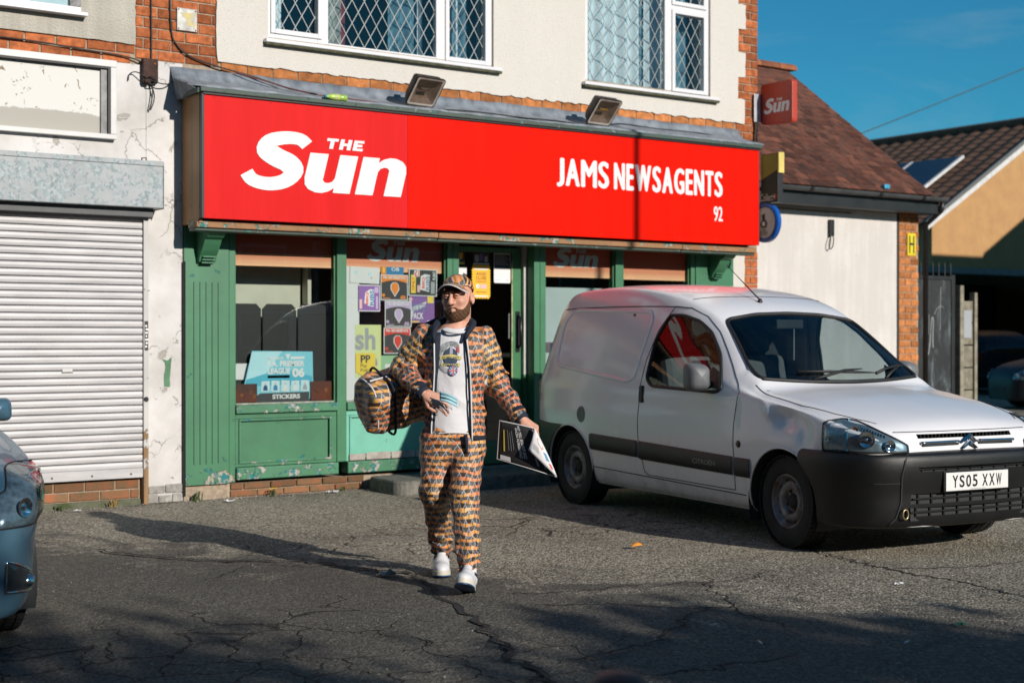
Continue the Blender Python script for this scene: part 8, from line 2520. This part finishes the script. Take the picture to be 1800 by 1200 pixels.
# front flap folded over from the hand
F0, F1, F2 = Vector((0.436, -0.140, 0.884)), Vector((0.404, -0.182, 0.760)), Vector((0.562, -0.180, 0.612))
def flap(u, v, off=0.0):
    a = F0 * (1 - v) + F1 * v; b = F0 * (1 - v) + F2 * v
    p = a * (1 - u) + b * u + Vector((0.006 * math.sin(math.pi * v), -0.014 * math.sin(math.pi * v) - 0.010 * math.sin(math.pi * u) - off, 0))
    return PN(*p)
for k in range(3):
    MB().grid([[flap(i / 8, 0.03 + 0.97 * j / 10, 0.002 * k) for j in range(11)] for i in range(9)]).build('front_page', P_WHT, news, local=True, smooth=True, solid=0.0009)
def fpoly(pts, m): MB().add([flap(u, v, 0.0065) for u, v in pts], [tuple(range(len(pts)))]).build('front_print', m, news, local=True, fix=False)
fpoly([(0.45, 0.30), (0.75, 0.28), (0.80, 0.50), (0.62, 0.58), (0.42, 0.48)], colm('news_skin', (0.55, 0.30, 0.22))); fpoly([(0.66, 0.60), (0.85, 0.58), (0.90, 0.74), (0.72, 0.78)], P_BLU); fpoly([(0.80, 0.80), (0.92, 0.78), (0.95, 0.88), (0.84, 0.90)], P_RED)
for k in range(4): fpoly([(0.12, 0.62 + 0.05 * k), (0.40, 0.62 + 0.05 * k), (0.40, 0.635 + 0.05 * k), (0.12, 0.635 + 0.05 * k)], P_GREY)

mk0 = (-0.02, -0.215, 1.02)
mask = carried('face_mask', "pale blue surgical mask dangling from the man's right hand", 'face mask', mk0)
def mk(u, v): return (-0.075 + 0.095 * u - mk0[0], -0.222 - 0.016 * math.sin(math.pi * u) - 0.004 * math.sin(5 * math.pi * v) - mk0[1], 1.078 - 0.036 * u - 0.050 * v + 0.008 * math.sin(math.pi * u) - mk0[2])
MB().grid([[mk(i / 10, j / 10) for j in range(11)] for i in range(11)]).build('mask_fabric', mat('mask_blue', (0.33, 0.58, 0.66), 0.8, var=0.06, scale=20), mask, local=True, smooth=True, solid=0.0015)
for k in range(3):
    MB().tube([mk(i / 8, 0.25 + 0.25 * k) for i in range(9)], 0.0016, 5).build('pleat', mat('mask_pleat', (0.42, 0.66, 0.72), 0.8), mask, local=True, smooth=True)
MB().tube(crom([mk(0, 0.95), (-0.035, 0.0, -0.012), (-0.02, -0.006, -0.035), (0.0, -0.004, -0.028), (0.012, -0.004, -0.040), mk(0.6, 1.0)], 5), 0.0018, 5).build('ear_loop', PIPING, mask, local=True, smooth=True)
MB().tube(crom([mk(1, 0.05), (0.055, -0.006, 0.0), (0.045, -0.006, -0.03), mk(1, 0.95)], 5), 0.0018, 5).build('ear_loop', PIPING, mask, local=True, smooth=True)
# ------------------------------------------------------------------ small cars
def small_car(name, label, loc, rz, paint, group=None, fine=False):
    car = thing(name, label, 'car', loc, rz, group)
    rows = [(-2.98, .85, .50, .66, .70), (-2.95, 1.02, .52, .72, .82), (-2.86, 1.20, .54, .76, .88), (-2.68, 1.37, .55, .785, .91), (-2.40, 1.465, .57, .80, .92), (-1.9, 1.51, .585, .81, .92), (-1.3, 1.50, .585, .81, .92), (-0.98, 1.425, .58, .81, .92), (-0.62, 1.255, .61, .81, .92), (-0.28, 1.055, .665, .81, .90), (-0.06, .970, .675, .81, .87), (0.2, .915, .65, .80, .82), (0.42, .855, .60, .765, .75), (0.56, .79, .55, .71, .69), (0.64, .725, .48, .64, .63), (0.69, .65, .41, .55, .56), (0.715, .56, .32, .45, .47)]
    rings = loft_body(rows, 6 if fine else 4, 5 if fine else 4, 0.17)
    S = Shell(rings)
    bm = rings_bm(rings)
    for cx in (0.0, -2.38):
        for sgn in (-1, 1):
            ins = cut_poly(bm, arch(cx, 0.33, 0.285), 1, lambda c: c.y * sgn > 0.42)
            bmesh.ops.delete(bm, geom=ins, context='FACES')
    wp = rounded([(-.66, 1.03), (0, 1.0), (.66, 1.03), (.53, 1.36), (0, 1.40), (-.53, 1.36)], .05, 3)
    g1 = take(bm, cut_poly(bm, wp, 0, lambda c: -1.2 < c.x < -0.1 and c.z > .9))
    rp = rounded([(-.60, .98), (0, .97), (.60, .98), (.50, 1.34), (0, 1.37), (-.50, 1.34)], .06, 3)
    g2 = take(bm, cut_poly(bm, rp, 0, lambda c: c.x < -2.4 and c.z > .8))
    sp_ = rounded([(-2.45, 1.02), (-2.30, 1.33), (-1.9, 1.40), (-1.2, 1.40), (-0.92, 1.30), (-0.48, .99), (-1.2, .965)], .05, 3)
    gs = {s_: take(bm, cut_poly(bm, sp_, 1, lambda c: c.y * s_ > .3 and c.z > .85)) for s_ in (-1, 1)}
    bm_obj(bm, 'body', paint, car, auto=50)
    w1 = g1.build('windscreen', CARGLASS, car, smooth=True, local=True)
    g2.build('rear_window', CARGLASS, car, smooth=True, local=True)
    for s_ in (-1, 1):
        g_ = gs[s_].build('side_window', CARGLASS, car, smooth=True, local=True)
        MB().box(-1.50, -1.42, s_ * 0.70 - .01, s_ * 0.70 + .01, 0.97, 1.41).build('door_pillar', RUBBER, g_, local=True)
    MB().box(-2.7, -0.4, -0.62, 0.62, 0.28, 0.60).build('cabin', INTERIOR, car, local=True)
    for y in (-.34, .34):
        MB().box(-1.55, -1.42, y - .2, y + .2, .6, 1.12).build('seat_back', INTERIOR, car, local=True, bev=.04)
    for cx in (0.0, -2.38):
        for sgn in (-1, 1):
            pts = [(cx + .345 * math.cos(R(a)), .285 + .345 * math.sin(R(a))) for a in range(-25, 206, 12)]
            MB().grid([[(x, sgn * 0.80, z), (x, sgn * 0.45, z)] for x, z in pts]).build('wheel_housing', GAP, car, local=True, smooth=True)
            wheel(car, cx, sgn * 0.69, 0.285, 0.17, sgn, mat('alloy', (0.40, 0.41, 0.42), 0.35, 0.7), tread=fine)
    for sgn in (-1, 1):
        pl_ = crom([(0.05, .815), (0.20, .808), (0.36, .785), (0.48, .745), (0.57, .69), (0.635, .62), (0.675, .53)], 5)
        n = len(pl_)
        def patch(off, lo, hi, i0=0, i1=n - 1):
            P = []
            for i in range(i0, i1 + 1):
                x, y = pl_[i]; t = (i - i0) / (i1 - i0)
                a_, b_ = pl_[max(i - 1, 0)], pl_[min(i + 1, n - 1)]
                tx = Vector((b_[0] - a_[0], b_[1] - a_[1])).normalized(); nn = Vector((-tx.y, tx.x, 0))
                if nn.y < 0: nn = -nn
                row = []
                for j in range(7):
                    z = lo(t) + (hi(t) - lo(t)) * j / 6
                    p = S.ray(Vector((x, y, z)) + nn * .4, -nn)
                    if abs(p.z - z) > .02: p = Vector((x, y, z)) - nn * .06
                    e = 1 if 0 < j < 6 and i0 < i < i1 else .25
                    row.append(((p.x + nn.x * off * e), (p.y + nn.y * off * e) * sgn, p.z))
                P.append(row)
            return P
        lo = lambda t: .70 - .14 * min(1, t * 1.6); hi = lambda t: .775 + .05 * math.sin(math.pi * min(1, t * 1.2)) - .09 * t ** 2
        hl = MB().grid(patch(.012, lo, hi)).build('headlight', mat('bright_bowl', (0.20, 0.28, 0.33), .25, .4, var=.3, scale=25), car, smooth=True, local=True)
        L_ = patch(.030, lo, hi)
        MB().grid(L_).build('headlight_lens', LENS, hl, smooth=True, local=True)
        rim = [L_[0][j] for j in range(7)] + [L_[i][6] for i in range(1, n)] + [L_[n - 1][j] for j in range(5, -1, -1)] + [L_[i][0] for i in range(n - 2, 0, -1)]
        MB().tube(rim, .004, 5, closed=True).build('headlight_seal', RUBBER, hl, local=True, smooth=True)
        B = patch(.018, lo, hi)
        for (i, j, r_) in ((int(n * .52), 3, .060), (int(n * .80), 3, .042), (int(n * .25), 4, .022)):
            p = Vector(B[i][j]); q = (Vector(B[min(i + 1, n - 1)][3]) - Vector(B[i - 1][3])).normalized()
            nn = q.cross(Vector((0, 0, 1)));  nn = nn if nn.dot(Vector((p.x + .3, p.y, 0))) > 0 else -nn
            M = nn.to_track_quat('Z', 'Y').to_matrix().to_4x4(); M.translation = p
            MB().lathe([(r_, .012), (r_ * .9, .012), (r_ * .6, .002), (r_ * .3, 0.0), (0, .008)], 20, M).build('reflector', CHROME, hl, local=True, smooth=True)
        if fine:
            lo2 = lambda t: .255 + .03 * t; hi2 = lambda t: .30 + .12 * t
            i0, i1 = int(n * .45), n - 3
            fg = MB().grid(patch(.004, lo2, hi2, i0, i1)).build('fog_lamp', mat('fog_recess', (0.03, 0.035, 0.04), .35), car, smooth=True, local=True)
            F_ = patch(.016, lo2, hi2, i0, i1); m_ = i1 - i0 + 1
            rim = [F_[0][j] for j in range(7)] + [F_[i][6] for i in range(1, m_)] + [F_[m_ - 1][j] for j in range(5, -1, -1)] + [F_[i][0] for i in range(m_ - 2, 0, -1)]
            MB().tube(rim, .006, 6, closed=True).build('fog_trim', CHROME, fg, local=True, smooth=True)
            MB().grid(F_).build('fog_lens', LENS, fg, local=True, smooth=True)
            p = Vector(F_[m_ // 2][3]); MB().lathe([(0, .012), (.03, .01), (.034, 0)], 16, Matrix.Translation(p - Vector((0.012, sgn * .008, 0))) @ Matrix.Rotation(R(65), 4, 'Y')).build('fog_bulb', CHROME, fg, local=True, smooth=True)
            MB().tube([S.side(x, z, sgn, .0005) for x, z in dens([(-0.30, .93), (-.36, .80), (-.36, .45), (-.34, .22)], .05)], .003, 5).build('panel_gap', GAP, car, local=True)
            MB().tube([S.ray(Vector((0.9, sgn * 1.1, z)), Vector((-.5, -sgn * .6, 0)), .0005) for z in np.linspace(.20, .60, 10)][:1] + [S.ray(Vector((x_, sgn * 1.4, .545)), Vector((0, -sgn, 0)), .0005) for x_ in np.linspace(0.45, 0.1, 8)], .003, 5).build('bumper_seam', GAP, car, local=True)
        # mirror
        b0 = S.side(-0.70, 1.0, sgn)
        M = Matrix.Translation((-0.70, b0.y + sgn * .115, .995))
        rr_ = [[M @ Vector((x_, a_ * s_, b_ * s_)) for a_, b_ in rounded([(-.085, -.055), (.085, -.06), (.08, .065), (-.08, .06)], .04, 4)] for (s_, x_) in ((0.0, .06), (.6, .055), (.9, .03), (1, -.01), (.97, -.045), (0.0, -.046))]
        mi = MB().grid([list(c) for c in zip(*rr_)], closed_u=True).build('door_mirror', paint, car, local=True, smooth=True)
        MB().tube([b0, Vector((-0.70, b0.y + sgn * .06, .97))], .02, 8).build('mirror_arm', RUBBER, mi, local=True)
        MB().box(-2.99, -2.90, sgn * .62 - .07, sgn * .62 + .07, .78, 1.0).build('tail_light', mat('tail_red', (0.20, 0.02, 0.015), 0.25), car, local=True, bev=.02)
    MB().box(.66, .725, -.28, .28, .33, .42).build('lower_grille', GAP, car, local=True, bev=.01)
    MB().box(-3.012, -3.0, -.26, .26, .55, .66).build('rear_plate', mat('plate_yellow', (0.55, 0.42, 0.05), .5), car, local=True)
    MB().box(-3.01, -2.75, -.72, .72, .20, .50).build('rear_bumper', VANBLACK, car, local=True, bev=.05)
    return car
BLUEPAINT = mat('slate_blue_paint', (0.065, 0.145, 0.21), 0.25, 0.2, var=0.04, scale=3, coat=0.6)
DARKPAINT = mat('dark_car_paint', (0.010, 0.011, 0.013), 0.45, 0.0, spec=0.25)
small_car('parked_hatchback', 'slate blue hatchback cut off by the left edge of the frame', (-3.385, -4.47, 0), R(-90), BLUEPAINT, fine=True)
small_car('parked_car', 'dark car seen from behind under the far tan house', (25.4, 11.75, 0), R(55.5), DARKPAINT)
small_car('parked_car', 'dark car nose poking in at the right edge beyond the van', (19.05, 5.25, 0), R(150), DARKPAINT)

# ------------------------------------------------------------------ trees across the road behind the viewer: they throw the dappled shade
LEAF = mat('tree_leaf', (0.055, 0.085, 0.022), 0.7, var=0.35, scale=2)
BARK = mat('bark', (0.09, 0.07, 0.05), 0.9, var=0.3, scale=8)
def tree(x, y, top, rx, ry, zc, rzr, n, label, seed):
    rnd = random.Random(seed)
    t = thing('street_tree', label, 'tree', (x, y, 0), 0, 'trees behind the viewer')
    tk = MB().tube([(x, y, -0.1), (x + .05, y, 1.5), (x - .05, y + .1, zc), (x, y, zc + rzr * .6)], [0.20, 0.16, 0.11, 0.04], 10)
    for k in range(9):
        a = rnd.uniform(0, 6.28); z0 = rnd.uniform(1.6, zc + .5)
        e = Vector((x + rx * .75 * math.cos(a), y + ry * .75 * math.sin(a), z0 + rnd.uniform(.6, 2.0)))
        tk.tube([(x, y, z0), ((x + e.x) / 2, (y + e.y) / 2, z0 + .35), e], [0.07, 0.045, 0.015], 6)
    tk.build('trunk', BARK, t)
    mb = MB()
    clumps = []
    for k in range(70):
        while True:
            p = Vector((rnd.uniform(-1, 1), rnd.uniform(-1, 1), rnd.uniform(-1, 1)))
            if p.length < 1: break
        clumps.append(Vector((x + p.x * rx, y + p.y * ry, zc + p.z * rzr)))
    for k in range(n):
        c = rnd.choice(clumps)
        p = c + Vector((rnd.gauss(0, .28), rnd.gauss(0, .28), rnd.gauss(0, .24)))
        p.z = min(p.z, top + rnd.uniform(-.15, .1))
        a = Vector((rnd.gauss(0, 1), rnd.gauss(0, 1), rnd.gauss(0, 1))).normalized(); b = a.orthogonal().normalized()
        s_ = rnd.uniform(.05, .095)
        mb.add([p - a * s_ * 1.5, p + b * s_, p + a * s_ * 1.5, p - b * s_], [(0, 1, 2, 3)])
    mb.build('crown', LEAF, t, fix=False)
tree(-8.0, -20.5, 8.3, 3.6, 2.0, 6.0, 2.6, 9000, 'broad leafy tree behind the viewer, farthest left', 1)
tree(-3.1, -20.0, 7.9, 3.3, 2.0, 5.75, 2.5, 9000, 'broad leafy tree behind the viewer, left of the middle', 2)
tree(2.0, -20.0, 5.3, 1.8, 1.6, 3.6, 1.9, 5000, 'small leafy tree behind the viewer, right of the middle', 3)
tree(5.4, -20.0, 4.6, 2.0, 1.6, 3.3, 1.5, 4500, 'low leafy tree behind the viewer, farthest right', 4)

# unseen house added at the left to cut sky light on the van
lh = thing('left_sky_blocker', 'unseen brick house added at the left to cut sky light on the van', 'house', (-13, -12, 0))
box('wall', BRICK, lh, -16, -10.0, -22, -3, 0, 6.2)
MB().add([(-16.4, -22.4, 6.21), (-9.6, -22.4, 6.21), (-9.6, -2.6, 6.21), (-16.4, -2.6, 6.21), (-13, -22.4, 9.0), (-13, -2.6, 9.0)], [(0, 1, 4), (1, 2, 5, 4), (2, 3, 5), (3, 0, 4, 5), (0, 3, 2, 1)]).build('roof', mat('roof_slate', (0.10, 0.06, 0.05), 0.9), lh)
# ------------------------------------------------------------------ ground details
gobj = bpy.data.objects['ground']
CRACK = mat('crack_grit', (0.035, 0.033, 0.030), 0.95, var=0.4, scale=40)
def crack(pts, w, seed):
    rnd = random.Random(seed)
    P = crom(pts, 10)
    mb = MB(); rows = []
    for i, p in enumerate(P):
        a, b = P[max(i - 1, 0)], P[min(i + 1, len(P) - 1)]
        t = Vector((b[0] - a[0], b[1] - a[1])).normalized(); n = Vector((-t.y, t.x))
        c = Vector(p) + n * rnd.gauss(0, .018)
        w1, w2 = w * rnd.uniform(.2, 1.2), w * rnd.uniform(.2, 1.2)
        rows.append([(c.x + n.x * w1, c.y + n.y * w1, 0.0065), (c.x, c.y, 0.0045), (c.x - n.x * w2, c.y - n.y * w2, 0.0065)])
    mb.grid(rows).build('crack', CRACK, gobj)
crack([(-1.5, -2.3), (-1.11, -3.08), (-0.62, -3.45), (-0.43, -3.94), (-0.30, -4.25), (-0.48, -4.81), (-0.72, -5.58), (-0.98, -6.29), (-1.10, -6.71), (-1.25, -7.4)], 0.022, 1)
crack([(2.38, -4.77), (2.20, -5.28), (2.12, -5.70), (2.09, -6.10), (2.07, -6.46), (1.98, -6.9), (1.9, -7.6)], 0.012, 2)
crack([(-0.18, -5.12), (0.12, -5.23), (0.49, -5.27), (1.13, -5.49), (1.40, -5.38)], 0.006, 3)
crack([(-0.9, -6.55), (-0.51, -6.49), (-0.27, -6.44), (0.12, -6.15), (0.45, -6.0)], 0.010, 4)
crack([(2.12, -5.70), (2.6, -5.95), (3.3, -6.0)], 0.006, 5)
# grit and small stones
rnd = random.Random(11)
mb = MB()
for k in range(5200):
    if k < 1500:
        x, y = rnd.uniform(-4, 1.7), -abs(rnd.gauss(0.03, .12)) - .02
    elif k < 2200:
        x, y = rnd.gauss(1.2, 1.4), rnd.gauss(-7.2, .5)
    else:
        x, y = rnd.uniform(-4, 7), rnd.uniform(-9.5, -0.1)
    s_ = rnd.uniform(.002, .0055) * (1.6 if k < 500 else 1)
    z = .002
    a = rnd.uniform(0, 6.28)
    e = [Vector((math.cos(a + q * 2.094) * s_ * rnd.uniform(.7, 1.4), math.sin(a + q * 2.094) * s_ * rnd.uniform(.7, 1.4), 0)) for q in range(3)]
    c = Vector((x, y, z))
    mb.add([c + e[0], c + e[1], c + e[2], c + Vector((0, 0, s_ * 1.3))], [(0, 1, 3), (1, 2, 3), (2, 0, 3)])
gr = mb.build('grit', mat('pale_grit', (0.34, 0.32, 0.28), 0.95, var=0.4, scale=3), None, fix=False)
gr['kind'] = 'stuff'; gr['label'] = 'pale grit and small stones scattered over the asphalt'; gr['category'] = 'grit'
def bit(name, label, cat, x, y, pts, m, z=0.008, h=0.004, group=None):
    o = MB().prism(pts, lambda a, b: (x + a, y + b, z + h + 0.25 * a * a * 10), lambda a, b: (x + a, y + b, z)).build(name, m, None)
    return tag(o, label, cat, group)
lf = MB().grid([[(1.237 + .055 * (u - .5) * 2, -3.845 + .028 * v * math.sin(math.pi * u) , .012 + .018 * (1 - v * v) * math.sin(math.pi * u) + .010 * math.sin(3 * u)) for v in np.linspace(-1, 1, 5)] for u in np.linspace(0.02, .98, 9)]).build('fallen_leaf', mat('orange_leaf', (0.80, 0.30, 0.02), .6, var=.1), None, smooth=True, solid=.0012)
lf.location = (0.2, -0.365, 0); tag(lf, 'bright orange curled leaf lying on the asphalt before the van', 'leaf')
for (x, y, a, lab) in ((0.60, -7.12, 0.3, 'cigarette end with white paper on dark asphalt at lower right'), (0.05, -6.75, 1.1, 'cigarette end among the cracks left of the other one')):
    t = thing('cigarette_end', lab, 'cigarette', (x, y, 0.006), a, 'cigarette ends')
    MB().tube([(-.03, 0, .005), (.008, 0, .005)], .0042, 8).build('paper', P_WHT, t, local=True)
    MB().tube([(.0082, 0, .005), (.03, 0, .005)], .0043, 8).build('filter', mat('cork_tip', (0.75, 0.33, 0.06), .7), t, local=True)
def scrap(x, y, s_, m, name, label, cat='litter', seed=0):
    r_ = random.Random(seed)
    P = [[(x + s_ * (i - 2) / 2 + r_.gauss(0, s_ * .1), y + s_ * .6 * (j - 2) / 2 + r_.gauss(0, s_ * .1), .006 + abs(r_.gauss(0, s_ * .22))) for j in range(5)] for i in range(5)]
    tag(MB().grid(P).build(name, m, None, solid=.0008), label, cat)
scrap(1.12, -7.0, .035, mat('green_scrap', (0.03, 0.22, 0.10), .4), 'plastic_scrap', 'small green plastic scrap on the gravelly asphalt at right', seed=1)
scrap(-0.43, -4.23, .055, mat('clear_scrap', (0.45, 0.46, 0.46), .3), 'plastic_scrap', "crumpled clear plastic scrap lying in the man's shadow", seed=2)
scrap(1.75, -6.1, .025, P_WHT, 'paper_scrap', 'white paper scrap lying in front of the van wheel', seed=3)
scrap(-0.95, -0.22, .03, P_WHT, 'paper_scrap', 'white paper scrap by the roller shutter foot', seed=4)
scrap(0.30, -0.30, .04, P_WHT, 'paper_scrap', 'white paper scrap in front of the left green pilaster', seed=5)
scrap(1.32, -0.16, .05, P_WHT, 'paper_scrap', 'white paper scrap beside the concrete door step', seed=7)
# weeds along the wall foot
WEED = mat('weed_green', (0.075, 0.11, 0.025), .7, var=.3, scale=30); DRY = mat('dry_stem', (0.30, 0.20, 0.07), .9)
def weed(x, y, h, n, m, label, flower=False, seed=0):
    r_ = random.Random(seed)
    t = thing('weed', label, 'weed', (x, y, 0), 0, 'weeds along the wall foot')
    mb = MB()
    for k in range(n):
        a = r_.uniform(0, 6.28); L = h * r_.uniform(.5, 1.1); b = r_.uniform(.2, .8)
        w = .006
        p = [(x + r_.gauss(0, .015), y + r_.gauss(0, .008), 0)]
        p.append((p[0][0] + math.cos(a) * L * b * .4, p[0][1] + math.sin(a) * L * b * .25, L * .6))
        p.append((p[0][0] + math.cos(a) * L * b, p[0][1] + math.sin(a) * L * b * .6, L * .8))
        for q0, q1, wa, wb in ((p[0], p[1], w, w), (p[1], p[2], w, .001)):
            nx, ny = -math.sin(a), math.cos(a)
            mb.add([(q0[0] - nx * wa, q0[1] - ny * wa, q0[2]), (q0[0] + nx * wa, q0[1] + ny * wa, q0[2]), (q1[0] + nx * wb, q1[1] + ny * wb, q1[2]), (q1[0] - nx * wb, q1[1] - ny * wb, q1[2])], [(0, 1, 2, 3)])
    mb.build('leaves', m, t, fix=False)
    if flower:
        for k in range(4):
            MB().lathe([(0, .004), (.008, .006), (.011, 0)], 8, Matrix.Translation((x + r_.gauss(0, .02), y - .01, h * r_.uniform(.7, 1)))).build('flower', mat('yellow_flower', (0.80, .55, .02), .6), t)
weed(0.78, -0.09, .07, 18, WEED, 'yellow flowered weed at the foot of the green shopfront', True, 1)
weed(0.10, -0.08, .10, 16, WEED, 'green weed at the foot of the left green pilaster', False, 2)
weed(-0.62, -0.10, .09, 14, DRY, 'dry brown weed at the foot of the roller shutter', False, 3)
weed(-1.05, -0.10, .06, 12, WEED, 'low green weed near the car at the shutter foot', False, 4)
weed(1.45, -0.09, .06, 14, WEED, 'small green weed beside the concrete door step', False, 5)
# bollard close to the camera, only its top edge in the frame
bl = thing('bollard', 'dark bollard with red brown cap at the bottom edge close to the camera', 'bollard', (-2.59, -9.02, 0))
MB().lathe([(0.070, -.05), (0.068, 0.625), (0.060, 0.630)], 24, Matrix.Translation((-2.59, -9.02, 0))).build('post', mat('bollard_black', (0.02, 0.026, 0.03), .5), bl, smooth=True, auto=40)
MB().lathe([(0.0615, 0.6305), (0.062, 0.648), (0.045, 0.664), (0.0, 0.670)], 24, Matrix.Translation((-2.59, -9.02, 0))).build('cap', mat('bollard_cap', (0.20, 0.055, 0.035), .6), bl, smooth=True)
